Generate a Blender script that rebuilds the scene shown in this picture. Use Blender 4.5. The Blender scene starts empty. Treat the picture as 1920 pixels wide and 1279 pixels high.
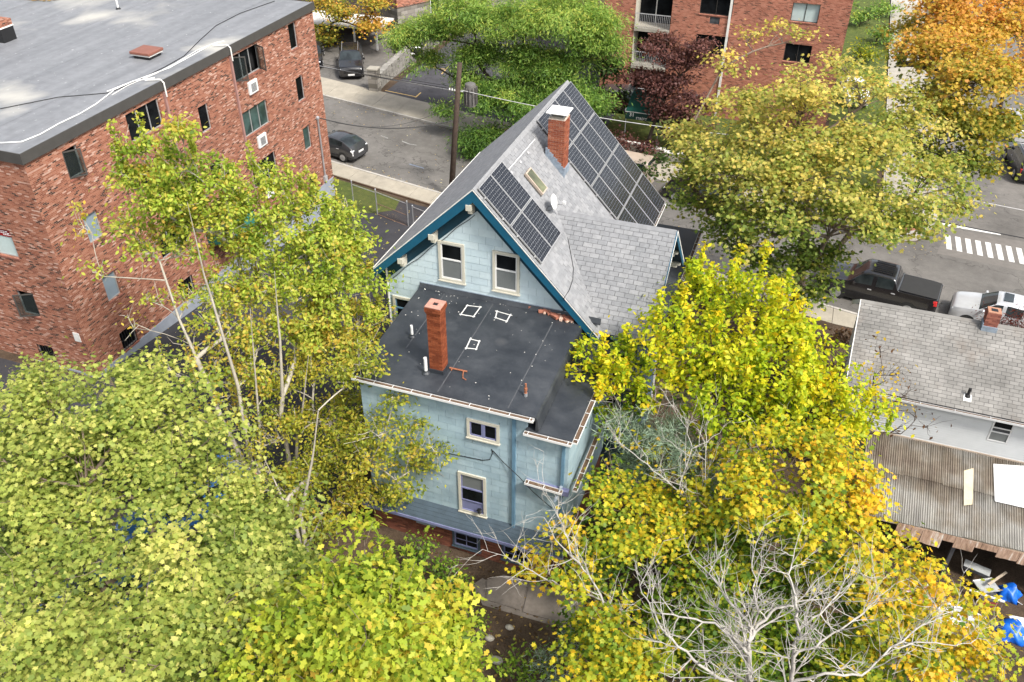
import bpy, bmesh, math, random
import numpy as np
from mathutils import Matrix, Vector
random.seed(7); RNG = np.random.default_rng(7)
SC = bpy.context.scene; COL = SC.collection
# ------------------------------------------------------------------ camera
FPX = 1660.1
CAM = np.array([0.0, 0.0, 23.9])
RIGHT = np.array([0.941593, 0.336726, 0.004237])
DOWN = np.array([0.202103, -0.554992, -0.806931])
FWD = np.array([-0.269363, 0.760657, -0.590631])
cd = bpy.data.cameras.new('camera'); cam = bpy.data.objects.new('camera', cd); COL.objects.link(cam)
cd.sensor_width = 36.0; cd.lens = 36.0 * FPX / 1920.0; cd.clip_start = 0.1; cd.clip_end = 1500.0
mw = Matrix.Identity(4)
for i in range(3):
    mw[i][0] = RIGHT[i]; mw[i][1] = -DOWN[i]; mw[i][2] = -FWD[i]; mw[i][3] = CAM[i]
cam.matrix_world = mw
SC.camera = cam
# ------------------------------------------------------------------ sky, sun, exposure
SUN_EL, SUN_AZ = 52.0, 118.0           # azimuth from +Y towards +X
wd = bpy.data.worlds.new('World'); SC.world = wd; wd.use_nodes = True
nt = wd.node_tree; bg = nt.nodes['Background']
sky = nt.nodes.new('ShaderNodeTexSky'); sky.sky_type = 'NISHITA'; sky.sun_disc = False
sky.sun_elevation = math.radians(SUN_EL); sky.sun_rotation = math.radians(SUN_AZ)
sky.air_density = 1.2; sky.dust_density = 4.0; sky.ozone_density = 1.0
hs = nt.nodes.new('ShaderNodeHueSaturation'); hs.inputs['Saturation'].default_value = 0.42
nt.links.new(sky.outputs[0], hs.inputs['Color']); nt.links.new(hs.outputs[0], bg.inputs[0]); bg.inputs[1].default_value = 0.14
sl = bpy.data.lights.new('sun', 'SUN'); sl.energy = 2.5; sl.angle = math.radians(9); sl.color = (1.0, 0.95, 0.87)
so = bpy.data.objects.new('sun', sl); COL.objects.link(so)
az, el = math.radians(SUN_AZ), math.radians(SUN_EL)
sd = Vector((math.sin(az) * math.cos(el), math.cos(az) * math.cos(el), math.sin(el)))
so.rotation_euler = sd.to_track_quat('Z', 'Y').to_euler(); so.location = (20, -20, 60)
SC.view_settings.view_transform = 'Standard'; SC.view_settings.look = 'None'
SC.view_settings.exposure = 1.05; SC.view_settings.gamma = 1.0; SC.view_settings.use_curve_mapping = False
# ------------------------------------------------------------------ pixel -> direction; the distance always comes from a plane
def ray(px):
    d = RIGHT * (px[0] - 960.0) + DOWN * (px[1] - 639.5) + FWD * FPX
    return d / np.linalg.norm(d)
def onx(px, x): d = ray(px); return CAM + d * ((x - CAM[0]) / d[0])
def ony(px, y): d = ray(px); return CAM + d * ((y - CAM[1]) / d[1])
def onz(px, z): d = ray(px); return CAM + d * ((z - CAM[2]) / d[2])
def onp(px, P, n): d = ray(px); n = np.array(n, float); return CAM + d * (np.dot(np.array(P) - CAM, n) / np.dot(d, n))
def street_z(x): return -1.2 - 0.026 * (x + 26)
def onst(px): return onp(px, (-26, 0, -1.2), (0.026, 0, 1))
def rear_z(x): return -0.045 * (min(max(x, -30), 14) + 8)
def ground_z(x, y):
    t = min(max((y - 20.0) / 22.0, 0), 1)
    return rear_z(x) * (1 - t) + street_z(x) * t
def ongr(px):
    p = onz(px, -0.5)
    for _ in range(12): p = onz(px, ground_z(p[0], p[1]))
    return p
# ------------------------------------------------------------------ object helpers
def tag(o, label=None, cat=None, group=None, kind=None):
    if label: o['label'] = label
    if cat: o['category'] = cat
    if group: o['group'] = group
    if kind: o['kind'] = kind
    return o
def thing(name, loc, label, cat, group=None, rz=0):
    o = bpy.data.objects.new(name, None); COL.objects.link(o)
    o.empty_display_size = 0.3; o.location = Vector([float(c) for c in loc]); o.rotation_euler = (0, 0, rz)
    return tag(o, label, cat, group)
def adopt(o, parent, local=False):
    if parent is None: return o
    o.parent = parent
    if not local and parent.type == 'EMPTY':
        o.matrix_parent_inverse = Matrix.Translation(-parent.location)
    return o
def link(name, me, mat, parent=None, local=False):
    o = bpy.data.objects.new(name, me); COL.objects.link(o)
    if mat is not None and not me.materials: me.materials.append(mat)
    return adopt(o, parent, local)
class MB:
    def __init__(s): s.v = []; s.f = []; s.uv = []
    def poly(s, pts, uv=None):
        b = len(s.v); s.v += [tuple(float(c) for c in p) for p in pts]; s.f.append(tuple(range(b, b + len(pts)))); s.uv.append(uv)
        return s
    def box(s, x0, x1, y0, y1, z0, z1):
        return s.obox((x0, y0, z0), (x1 - x0, 0, 0), (0, y1 - y0, 0), (0, 0, z1 - z0))
    def obox(s, o, a, b, c):
        o, a, b, c = [np.array(t, float) for t in (o, a, b, c)]
        if np.dot(np.cross(a, b), c) < 0: a, b = b, a
        k = len(s.v)
        s.v += [tuple(p) for p in (o, o + a, o + a + b, o + b, o + c, o + a + c, o + a + b + c, o + b + c)]
        for q in ((0, 3, 2, 1), (4, 5, 6, 7), (0, 1, 5, 4), (1, 2, 6, 5), (2, 3, 7, 6), (3, 0, 4, 7)):
            s.f.append(tuple(k + i for i in q)); s.uv.append(None)
        return s
    def prism(s, pts, off):
        pts = [np.array(p, float) for p in pts]; off = np.array(off, float); n = len(pts)
        nn = np.zeros(3)
        for i in range(n): nn += np.cross(pts[i] - pts[0], pts[(i + 1) % n] - pts[0])
        if np.dot(nn, off) < 0: pts = pts[::-1]
        k = len(s.v); s.v += [tuple(p) for p in pts] + [tuple(p + off) for p in pts]
        s.f.append(tuple(k + i for i in reversed(range(n)))); s.f.append(tuple(k + n + i for i in range(n))); s.uv += [None, None]
        for i in range(n):
            j = (i + 1) % n; s.f.append((k + i, k + j, k + n + j, k + n + i)); s.uv.append(None)
        return s
    def tube(s, pts, rad, n=8, cap=True):
        pts = [np.array(p, float) for p in pts]
        if not hasattr(rad, '__len__'): rad = [rad] * len(pts)
        rings = []; up = np.array([0.31, 0.17, 0.93])
        for i, p in enumerate(pts):
            d = pts[min(i + 1, len(pts) - 1)] - pts[max(i - 1, 0)]; d = d / (np.linalg.norm(d) + 1e-9)
            a = np.cross(up, d)
            if np.linalg.norm(a) < 0.15: a = np.cross((1, 0, 0), d)
            a /= np.linalg.norm(a); b = np.cross(d, a); k = len(s.v)
            for j in range(n):
                t = 2 * math.pi * j / n; s.v.append(tuple(p + rad[i] * (math.cos(t) * a + math.sin(t) * b)))
            rings.append(k)
        for i in range(len(rings) - 1):
            for j in range(n):
                j2 = (j + 1) % n
                s.f.append((rings[i] + j, rings[i] + j2, rings[i + 1] + j2, rings[i + 1] + j)); s.uv.append(None)
        if cap:
            s.f.append(tuple(rings[0] + j for j in reversed(range(n)))); s.f.append(tuple(rings[-1] + j for j in range(n))); s.uv += [None, None]
        return s
    def lathe(s, c, axis, prof, n=16):
        c = np.array(c, float); d = np.array(axis, float); d /= np.linalg.norm(d)
        a = np.cross((0, 0, 1), d)
        if np.linalg.norm(a) < 0.1: a = np.array([1.0, 0, 0])
        a /= np.linalg.norm(a); b = np.cross(d, a); rings = []
        for h, r in prof:
            rings.append(len(s.v))
            for j in range(n):
                t = 2 * math.pi * j / n; s.v.append(tuple(c + d * h + r * (math.cos(t) * a + math.sin(t) * b)))
        for i in range(len(rings) - 1):
            for j in range(n):
                j2 = (j + 1) % n; s.f.append((rings[i] + j, rings[i] + j2, rings[i + 1] + j2, rings[i + 1] + j)); s.uv.append(None)
        s.f.append(tuple(rings[0] + j for j in reversed(range(n)))); s.f.append(tuple(rings[-1] + j for j in range(n))); s.uv += [None, None]
        return s
    def mesh(s, name, mat=None, smooth=False):
        me = bpy.data.meshes.new(name); me.from_pydata(s.v, [], s.f)
        V = np.array(s.v); uvl = me.uv_layers.new(name='UVMap'); d = uvl.data
        for pi, p in enumerate(me.polygons):
            u = s.uv[pi]; n = p.normal; ax = max(range(3), key=lambda i: abs(n[i]))
            for k, li in enumerate(p.loop_indices):
                if u is not None: d[li].uv = u[k]
                else:
                    w = V[me.loops[li].vertex_index]
                    d[li].uv = (w[1], w[2]) if ax == 0 else ((w[0], w[2]) if ax == 1 else (w[0], w[1]))
            if smooth: p.use_smooth = True
        if mat is not None: me.materials.append(mat)
        return me
    def build(s, name, mat, parent=None, smooth=False, local=False):
        return link(name, s.mesh(name, mat, smooth), None, parent, local)
def smooth_by_angle(o, deg=40):
    me = o.data; bm = bmesh.new(); bm.from_mesh(me)
    for f in bm.faces: f.smooth = True
    for e in bm.edges:
        if len(e.link_faces) == 2 and e.calc_face_angle(0) > math.radians(deg): e.smooth = False
    bm.to_mesh(me); bm.free()
def bevel(o, w=0.01, seg=1):
    m = o.modifiers.new('bevel', 'BEVEL'); m.width = w; m.segments = seg; m.limit_method = 'ANGLE'; return o
def struct(o): o['kind'] = 'structure'; return o
def grid_sheet(name, mat, poly, off, step=1.0, parent=None, kind=None):
    # a sheet that follows the ground, cut to a polygon in plan
    bm = bmesh.new(); vs = [bm.verts.new((p[0], p[1], 0)) for p in poly]; bm.faces.new(vs)
    xs = [p[0] for p in poly]; ys = [p[1] for p in poly]
    for axis, lo, hi in ((0, min(xs), max(xs)), (1, min(ys), max(ys))):
        k = math.ceil(lo / step) * step
        while k < hi:
            co = (k, 0, 0) if axis == 0 else (0, k, 0); no = (1, 0, 0) if axis == 0 else (0, 1, 0)
            bmesh.ops.bisect_plane(bm, geom=bm.verts[:] + bm.edges[:] + bm.faces[:], plane_co=co, plane_no=no); k += step
    for v in bm.verts: v.co.z = ground_z(v.co.x, v.co.y) + off
    bmesh.ops.recalc_face_normals(bm, faces=bm.faces[:])
    if sum(f.normal.z for f in bm.faces) < 0: bmesh.ops.reverse_faces(bm, faces=bm.faces[:])
    me = bpy.data.meshes.new(name); bm.to_mesh(me); bm.free()
    o = link(name, me, mat, parent)
    if kind: o['kind'] = kind
    return o
def clip_poly(poly, clip):
    out = poly; n = len(clip)
    area = sum(clip[i][0] * clip[(i + 1) % n][1] - clip[(i + 1) % n][0] * clip[i][1] for i in range(n))
    cl = clip if area > 0 else clip[::-1]
    for i in range(n):
        a, b = cl[i], cl[(i + 1) % n]; ins = lambda p: (b[0] - a[0]) * (p[1] - a[1]) - (b[1] - a[1]) * (p[0] - a[0]) >= -1e-9
        src, out = out, []
        for j in range(len(src)):
            p, q = src[j], src[(j + 1) % len(src)]; ip, iq = ins(p), ins(q)
            if ip: out.append(p)
            if ip != iq:
                d1 = (b[0] - a[0]) * (p[1] - a[1]) - (b[1] - a[1]) * (p[0] - a[0]); d2 = (b[0] - a[0]) * (q[1] - a[1]) - (b[1] - a[1]) * (q[0] - a[0])
                t = d1 / (d1 - d2); out.append((p[0] + t * (q[0] - p[0]), p[1] + t * (q[1] - p[1])))
        if not out: return []
    return out
def parea(p): return abs(sum(p[i][0] * p[(i + 1) % len(p)][1] - p[(i + 1) % len(p)][0] * p[i][1] for i in range(len(p)))) / 2
class Tiles:
    """courses of rectangular pieces on planes; the largest-showing 300 become objects, the rest one part"""
    def __init__(s, name, mat, w, h, t, gap, lap=0.0, vk=.5): s.vk = vk; s.name, s.mat, s.w, s.h, s.t, s.gap, s.lap = name, mat, w, h, t, gap, lap; s.full = []; s.rest = []
    def face(s, parent, O, A, Bv, poly, holes=(), stag=(0.5,), jit=0.03, start=0.0, down=True):
        O, A, Bv = [np.array(k, float) for k in (O, A, Bv)]; N = np.cross(A, Bv)
        if np.dot(N, CAM - O) < 0: N = -N
        ss = [p[0] for p in poly]; ts = [p[1] for p in poly]; r = 0; t = min(ts) + start
        while t < max(ts):
            off = stag[r % len(stag)] * s.w * (1 if r % 2 else 0) + random.uniform(-jit, jit)
            x = min(ss) - s.w + off
            while x < max(ss):
                g = s.gap * random.uniform(0.7, 1.5)
                vg = s.gap * s.vk
                rc = [(x + g, t + vg), (x + s.w, t + vg), (x + s.w, t + s.h), (x + g, t + s.h)]
                ok = True
                for h in holes:
                    if rc[0][0] < h[1] and rc[1][0] > h[0] and rc[0][1] < h[3] and rc[2][1] > h[2]:
                        ok = False
                        # keep what is beside or above/below the opening
                        for sub in ((-1e3, h[0], -1e3, 1e3), (h[1], 1e3, -1e3, 1e3), (h[0], h[1], -1e3, h[2]), (h[0], h[1], h[3], 1e3)):
                            q = (max(rc[0][0], sub[0]), min(rc[1][0], sub[1]), max(rc[0][1], sub[2]), min(rc[2][1], sub[3]))
                            if q[1] - q[0] > .02 and q[3] - q[2] > .02:
                                c = clip_poly([(q[0], q[2]), (q[1], q[2]), (q[1], q[3]), (q[0], q[3])], poly)
                                if len(c) > 2 and parea(c) > 2e-4: s.rest.append((parent, c, O, A, Bv, N))
                        break
                if ok:
                    c = clip_poly(rc, poly)
                    if len(c) > 2 and parea(c) > 2e-4:
                        P = O + A * (rc[0][0] + s.w / 2) + Bv * (t + s.h / 2); V = CAM - P; dist = np.linalg.norm(V)
                        if parea(c) > .985 * parea(rc): s.full.append((dist * dist / max(0.05, abs(np.dot(N, V)) / dist), parent, rc, O, A, Bv, N))
                        else: s.rest.append((parent, c, O, A, Bv, N))
                x += s.w
            t += s.h; r += 1
    def emit(s, nmax=300, lift=0.006, restname=None):
        s.full.sort(key=lambda k: k[0])
        tw = s.lap
        me = MB(); a, b = (s.w - s.gap) / 2, (s.h - s.gap * s.vk) / 2
        # a thin wedge: proud at its lower edge
        me.v = [(-a, -b, -.004), (a, -b, -.004), (a, b, -.004), (-a, b, -.004), (-a, -b, s.t if tw >= 0 else s.t * .4), (a, -b, s.t if tw >= 0 else s.t * .4), (a, b, s.t * (.4 if tw > 0 else 1)), (-a, b, s.t * (.4 if tw > 0 else 1))]
        me.f = [(4, 5, 6, 7), (0, 1, 5, 4), (1, 2, 6, 5), (2, 3, 7, 6), (3, 0, 4, 7)]; me.uv = [None] * 5
        mesh = me.mesh(s.name, s.mat)
        for k in s.full[:nmax]:
            _, parent, rc, O, A, Bv, N = k
            c = O + A * (rc[0][0] + rc[1][0]) / 2 + Bv * (rc[0][1] + rc[2][1]) / 2 + N * (lift + random.uniform(-.002, .002))
            o = bpy.data.objects.new(s.name, mesh); COL.objects.link(o); adopt(o, parent)
            M = Matrix.Identity(4)
            X, Y, Z = A, Bv, N
            if np.dot(np.cross(X, Y), Z) < 0: X = -X
            for i in range(3): M[i][0], M[i][1], M[i][2], M[i][3] = X[i], Y[i], Z[i], c[i]
            o.matrix_basis = M @ Matrix.Rotation(random.gauss(0, .006), 4, 'Z') @ Matrix.Rotation(random.gauss(0, .006), 4, 'X')
        groups = {}
        for k in s.full[nmax:]: groups.setdefault(k[1].name, (k[1], []))[1].append((k[2],) + tuple(k[3:]))
        for k in s.rest: groups.setdefault(k[0].name, (k[0], []))[1].append((k[1],) + tuple(k[2:]))
        for parent, lst in groups.values():
            V = []; F = []
            for rc, O, A, Bv, N in lst:
                l = lift + random.uniform(-.002, .002); n = len(rc); k = len(V); t0 = min(p[1] for p in rc); t1 = max(p[1] for p in rc)
                for p in rc: V.append(O + A * p[0] + Bv * p[1] + N * (l - .004))
                for p in rc:
                    fr = (p[1] - t0) / (t1 - t0 + 1e-9); hh = s.t * (1 - .6 * fr) if tw > 0 else (s.t * (.4 + .6 * fr) if tw < 0 else s.t)
                    V.append(O + A * p[0] + Bv * p[1] + N * (l + hh))
                flip = np.dot(np.cross(V[k + n + 1] - V[k + n], V[k + n + 2] - V[k + n + 1]), N) < 0
                top = list(range(k + n, k + 2 * n)); F.append(tuple(top[::-1] if flip else top))
                for i in range(n):
                    j = (i + 1) % n; q = (k + i, k + j, k + n + j, k + n + i); F.append(q[::-1] if flip else q)
            me = bpy.data.meshes.new(s.name + '_field'); me.from_pydata([tuple(v) for v in V], [], F); 
            at = me.attributes.new('piece', 'FLOAT', 'FACE'); vals = []
            fi = 0
            for rc, *_ in lst:
                r = random.random(); vals += [r] * (len(rc) + 1)
            at.data.foreach_set('value', vals)
            o = link(restname or (s.name + '_field'), me, s.mat, parent); o['kind'] = 'stuff'
# ------------------------------------------------------------------ materials
def srgb(r, g, b): return tuple(((c / 255.0) / 12.92 if c / 255.0 < .04045 else ((c / 255.0 + .055) / 1.055) ** 2.4) for c in (r, g, b))
class NT:
    def __init__(s, name):
        s.m = bpy.data.materials.new(name); s.m.use_nodes = True; s.t = s.m.node_tree; s.n = s.t.nodes; s.b = s.n['Principled BSDF']
    def new(s, typ, **kw):
        n = s.n.new('ShaderNode' + typ)
        for k, v in kw.items(): setattr(n, k, v)
        return n
    def set(s, node, **kw):
        for k, v in kw.items(): node.inputs[k].default_value = v
        return node
    def l(s, a, b): s.t.links.new(a, b)
    def coord(s, kind='Object'):
        return s.new('TexCoord').outputs[kind]
    def pos(s): return s.new('NewGeometry').outputs['Position']
    def math(s, op, a, b=None, c=None):
        n = s.new('Math', operation=op)
        for i, v in enumerate((a, b, c)):
            if v is None: continue
            if isinstance(v, (int, float)): n.inputs[i].default_value = v
            else: s.l(v, n.inputs[i])
        return n.outputs[0]
    def noise(s, vec, scale, detail=4, rough=.55, dist=0):
        n = s.new('TexNoise'); s.l(vec, n.inputs['Vector']); s.set(n, Scale=scale, Detail=detail, Roughness=rough, Distortion=dist); return n.outputs['Fac']
    def ramp(s, fac, stops, interp='LINEAR'):
        n = s.new('ValToRGB'); n.color_ramp.interpolation = interp; e = n.color_ramp.elements
        while len(e) < len(stops): e.new(0.5)
        for k, (p, c) in enumerate(stops): e[k].position = p; e[k].color = (c[0], c[1], c[2], 1) if hasattr(c, '__len__') else (c, c, c, 1)
        if fac is not None: s.l(fac, n.inputs[0])
        return n.outputs[0]
    def mix(s, fac, a, b, typ='MIX'):
        n = s.new('Mix', data_type='RGBA', blend_type=typ)
        for i, v in ((0, fac), (6, a), (7, b)):
            if isinstance(v, (int, float)): n.inputs[i].default_value = v
            elif isinstance(v, tuple): n.inputs[i].default_value = (v[0], v[1], v[2], 1)
            else: s.l(v, n.inputs[i])
        return n.outputs[2]
    def bump(s, h, strength=.3, dist=.01):
        n = s.new('Bump'); s.l(h, n.inputs['Height']); s.set(n, Strength=strength, Distance=dist); s.l(n.outputs[0], s.b.inputs['Normal']); return n
    def out(s, col, rough=.8, spec=.5, metal=0):
        if isinstance(col, tuple): s.b.inputs['Base Color'].default_value = (col[0], col[1], col[2], 1)
        else: s.l(col, s.b.inputs['Base Color'])
        if isinstance(rough, (int, float)): s.b.inputs['Roughness'].default_value = rough
        else: s.l(rough, s.b.inputs['Roughness'])
        s.b.inputs['Specular IOR Level'].default_value = spec; s.b.inputs['Metallic'].default_value = metal
        return s.m
MATS = {}
def plain(name, col, rough=.6, spec=.4, metal=0, vary=.15, scale=3.0, bumpy=0.0):
    if name in MATS: return MATS[name]
    k = NT(name); p = k.pos(); n = k.noise(p, scale, 5, .6); n2 = k.noise(p, scale * 9, 3)
    f = k.math('ADD', k.math('MULTIPLY', n, .7), k.math('MULTIPLY', n2, .3))
    lo = tuple(c * (1 - vary) for c in col); hi = tuple(min(1, c * (1 + vary)) for c in col)
    c = k.ramp(f, [(.3, lo), (.7, hi)])
    if bumpy: k.bump(n2, bumpy, .02)
    MATS[name] = k.out(c, rough, spec, metal); return MATS[name]
def per_piece(name, stops, rough=.85, noise_amt=.25, nscale=12, attr=True, stain=None, spec=.3, bumpy=.15):
    """colour from the piece's own random number (object random, or the joined part's face attribute)"""
    if name in MATS: return MATS[name]
    k = NT(name); oi = k.new('ObjectInfo').outputs['Random']; r = oi
    at = k.new('Attribute'); at.attribute_name = 'piece'; r = k.math('FRACT', k.math('ADD', oi, at.outputs['Fac']))
    base = k.ramp(r, stops); p = k.pos(); n = k.noise(p, nscale, 5, .65); n2 = k.noise(p, nscale * 8, 2, .6)
    c = k.mix(1.0, base, k.ramp(n, [(.25, 1 - noise_amt), (.75, 1 + noise_amt * .6)]), 'MULTIPLY')
    if stain is not None: c = stain(k, c, p)
    if bumpy: k.bump(n2, bumpy, .01)
    MATS[name] = k.out(c, rough, spec); return MATS[name]
def brick_mat(name, cols, mortar, bw=.21, bh=.072, joint=.010, blotch=None, rough=.85):
    if name in MATS: return MATS[name]
    k = NT(name); uv = k.new('UVMap').outputs[0]; sep = k.new('SeparateXYZ'); k.l(uv, sep.inputs[0]); u, v = sep.outputs[0], sep.outputs[1]
    row = k.math('FLOOR', k.math('DIVIDE', v, bh)); fv = k.math('SUBTRACT', k.math('DIVIDE', v, bh), row)
    uo = k.math('ADD', k.math('DIVIDE', u, bw), k.math('MULTIPLY', k.math('FLOORED_MODULO', row, 2), .5)); colm = k.math('FLOOR', uo); fu = k.math('SUBTRACT', uo, colm)
    cmb = k.new('CombineXYZ'); k.l(colm, cmb.inputs[0]); k.l(row, cmb.inputs[1])
    wn = k.new('TexWhiteNoise', noise_dimensions='2D'); k.l(cmb.outputs[0], wn.inputs['Vector'])
    val = wn.outputs['Value']
    if blotch:   # lighter bricks come in runs
        nb = k.noise(cmb.outputs[0], blotch, 3, .6); val = k.math('ADD', k.math('MULTIPLY', val, .92), k.math('SUBTRACT', k.math('MULTIPLY', nb, .4), .16))
    bc = k.ramp(val, cols)
    gr = k.noise(uv, 60, 3, .6); bc = k.mix(1.0, bc, k.ramp(gr, [(.2, .8), (.8, 1.15)]), 'MULTIPLY')
    big = k.noise(uv, .35, 4, .6); bc = k.mix(1.0, bc, k.ramp(big, [(.3, .86), (.7, 1.1)]), 'MULTIPLY')
    ju, jv = joint / bw, joint / bh
    m = k.math('MAXIMUM', k.math('LESS_THAN', fu, ju), k.math('LESS_THAN', fv, jv))
    c = k.mix(m, bc, mortar)
    h = k.math('ADD', k.math('SUBTRACT', 1.0, m), k.math('MULTIPLY', gr, .25)); k.bump(h, .5, .008)
    MATS[name] = k.out(c, rough, .25); return MATS[name]
def glass_mat(name, tint=(.012, .014, .016), rough=.06):
    if name in MATS: return MATS[name]
    k = NT(name); p = k.pos(); n = k.noise(p, 1.6, 2)
    MATS[name] = k.out(k.ramp(n, [(.35, tuple(c * .6 for c in tint)), (.65, tuple(c * 1.6 for c in tint))]), rough, .55); return MATS[name]
def asphalt(name, col, crack=True, speck=(.35, .3, .18)):
    if name in MATS: return MATS[name]
    k = NT(name); p = k.pos(); n = k.noise(p, .35, 6, .6); f = k.noise(p, 70, 2, .6); st = k.noise(p, 2.2, 5, .7)
    c = k.ramp(n, [(.28, tuple(x * .72 for x in col)), (.72, tuple(x * 1.25 for x in col))])
    c = k.mix(1.0, c, k.ramp(f, [(.3, .78), (.7, 1.22)]), 'MULTIPLY'); c = k.mix(1.0, c, k.ramp(st, [(.3, .85), (.7, 1.12)]), 'MULTIPLY')
    if crack:
        vo = k.new('TexVoronoi', feature='DISTANCE_TO_EDGE'); mp = k.new('Mapping'); mp.inputs['Scale'].default_value = (.16, .34, .3); k.l(p, mp.inputs[0])
        ns = k.new('TexNoise'); k.l(p, ns.inputs[0]); k.set(ns, Scale=1.1, Detail=5)
        va = k.new('VectorMath', operation='MULTIPLY_ADD'); k.l(ns.outputs['Color'], va.inputs[0]); va.inputs[1].default_value = (.6, .6, .6); k.l(mp.outputs[0], va.inputs[2]); k.l(va.outputs[0], vo.inputs['Vector']); k.set(vo, Scale=1.0)
        c = k.mix(k.ramp(vo.outputs[0], [(.0, .75), (.012, 0)]), c, tuple(x * .3 for x in col))
    k.bump(f, .35, .01); MATS[name] = k.out(c, .88, .3); return MATS[name]
def build_mats():
    asphalt('street_asphalt', (.120, .113, .105)); asphalt('drive_asphalt', (.036, .036, .041), False); asphalt('lot_asphalt', (.055, .055, .062))
    # roof membranes
    k = NT('black_membrane'); p = k.pos(); n = k.noise(p, .9, 6, .65); f = k.noise(p, 9, 4, .7); c = k.ramp(n, [(.3, (.013, .016, .021)), (.5, (.024, .028, .034)), (.78, (.050, .055, .062))])
    c = k.mix(k.ramp(f, [(.55, 0), (.9, .4)]), c, (.08, .082, .085)); vo = k.new('TexVoronoi'); k.l(p, vo.inputs['Vector']); k.set(vo, Scale=1.7, Randomness=.55); c = k.mix(k.ramp(vo.outputs[0], [(.05, .7), (.11, 0)]), c, (.010, .011, .013)); vr = k.new('TexVoronoi'); k.l(p, vr.inputs['Vector']); k.set(vr, Scale=.33, Randomness=1.0); c = k.mix(k.ramp(vr.outputs[0], [(.14, 0), (.155, .22), (.175, 0)]), c, (.12, .12, .12)); k.bump(n, .15, .02)
    MATS['black_membrane'] = k.out(c, k.ramp(n, [(.3, .42), (.7, .62)]), .5)
    k = NT('grey_membrane'); p = k.pos(); n = k.noise(p, .13, 5, .5, .4); st = k.noise(p, 3, 6, .65)
    sx = k.new('Mapping'); sx.inputs['Scale'].default_value = (1.6, .1, 1); k.l(p, sx.inputs[0]); streak = k.noise(sx.outputs[0], 1.2, 5, .6)
    c = k.ramp(streak, [(.3, (.138, .143, .153)), (.7, (.188, .193, .204))]); c = k.mix(1.0, c, k.ramp(st, [(.3, .85), (.7, 1.1)]), 'MULTIPLY')
    c = k.mix(k.ramp(n, [(.545, 0), (.64, .8)]), c, (.40, .385, .345)); sp = k.noise(p, 5.5, 2, .5); c = k.mix(k.ramp(sp, [(.70, 0), (.76, .6)]), c, (.5, .5, .48))
    MATS['grey_membrane'] = k.out(c, .6, .4)
    # shingles
    per_piece('roof_shingle', [(0, (.182, .187, .196)), (.5, (.203, .207, .216)), (1, (.232, .235, .242))], .9, .22, 5)
    per_piece('old_roof_shingle', [(0, (.176, .170, .160)), (.5, (.198, .191, .180)), (1, (.225, .217, .205))], .92, .38, .9, stain=lambda k, c, p: k.mix(k.ramp(k.noise(p, .8, 5, .7), [(.55, 0), (.8, .5)]), c, (.12, .085, .06)))
    def weather(k, c, p):
        mp = k.new('Mapping'); mp.inputs['Scale'].default_value = (1.5, 1.5, .55); k.l(p, mp.inputs[0]); n = k.noise(mp.outputs[0], 1.0, 6, .7)
        return k.mix(k.ramp(n, [(.50, 0), (.78, .45)]), c, (.47, .54, .56))
    per_piece('blue_siding', [(0, (.25, .34, .39)), (.5, (.27, .365, .415)), (1, (.295, .39, .435))], .75, .20, 2, stain=weather)
    per_piece('pale_siding', [(0, (.40, .49, .53)), (.5, (.43, .52, .555)), (1, (.46, .545, .575))], .75, .12, 1.5)
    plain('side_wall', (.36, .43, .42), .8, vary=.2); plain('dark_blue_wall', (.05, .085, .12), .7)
    plain('teal', (.006, .075, .135), .5); plain('teal_shaded', (.004, .035, .06), .6); plain('siding_gap', (.13, .19, .225), .9); plain('pale_gap', (.31, .375, .405), .9); plain('ledge_blue', (.040, .060, .080), .75, vary=.25); plain('lilac', (.155, .165, .29), .6)  # the second, darker teal is the rake colour with eave shade put in
    plain('steel_blue', (.10, .19, .27), .55); plain('cream', (.46, .44, .37), .6, vary=.06); plain('white', (.60, .60, .59), .5, vary=.05); plain('white_dirty', (.62, .61, .58), .6, vary=.2, scale=5)
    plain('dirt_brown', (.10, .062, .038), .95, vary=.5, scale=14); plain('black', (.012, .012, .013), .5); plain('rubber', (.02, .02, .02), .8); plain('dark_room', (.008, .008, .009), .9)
    plain('galv', (.42, .43, .45), .4, metal=.6, vary=.2); plain('lead', (.20, .24, .29), .55, vary=.35, scale=8); plain('alu', (.40, .40, .40), .45, metal=.5); plain('conduit', (.33, .33, .34), .5)
    plain('rust', (.24, .09, .045), .85, vary=.4, scale=20); plain('fascia_dark', (.055, .052, .048), .6); plain('foundation', (.25, .275, .32), .85, vary=.15, scale=2)
    plain('concrete', (.28, .26, .22), .92, vary=.22, scale=1.5, bumpy=.2); plain('concrete_walk', (.29, .262, .212), .92, vary=.2, scale=1.3, bumpy=.2); plain('patio', (.17, .145, .125), .95, vary=.35, scale=1.1)
    plain('kerb', (.34, .32, .29), .9, vary=.25); plain('road_paint', (.52, .52, .50), .7, vary=.22, scale=6); plain('yellow_paint', (.52, .36, .14), .75, vary=.3, scale=6); plain('patch', (.13, .12, .11), .9)
    plain('brick_paver', (.30, .12, .08), .9, vary=.3, scale=6); plain('pink_pipe', (.30, .17, .15), .6); plain('rust_hatch', (.19, .075, .052), .6, vary=.15); plain('tan', (.38, .31, .25), .7)
    plain('seam', (.062, .066, .072), .6, vary=.3, scale=6); plain('wood_pole', (.05, .034, .025), .9, vary=.45, scale=5); plain('transformer', (.10, .095, .09), .6); plain('rubble', (.27, .105, .068), .95, vary=.5, scale=9)
    plain('awning_green', (.007, .085, .065), .7); plain('awning_dark', srgb(12, 50, 45), .7); plain('stone', (.22, .21, .19), .9, vary=.4, scale=3); plain('plum_wall', (.055, .04, .035), .8)
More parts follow.
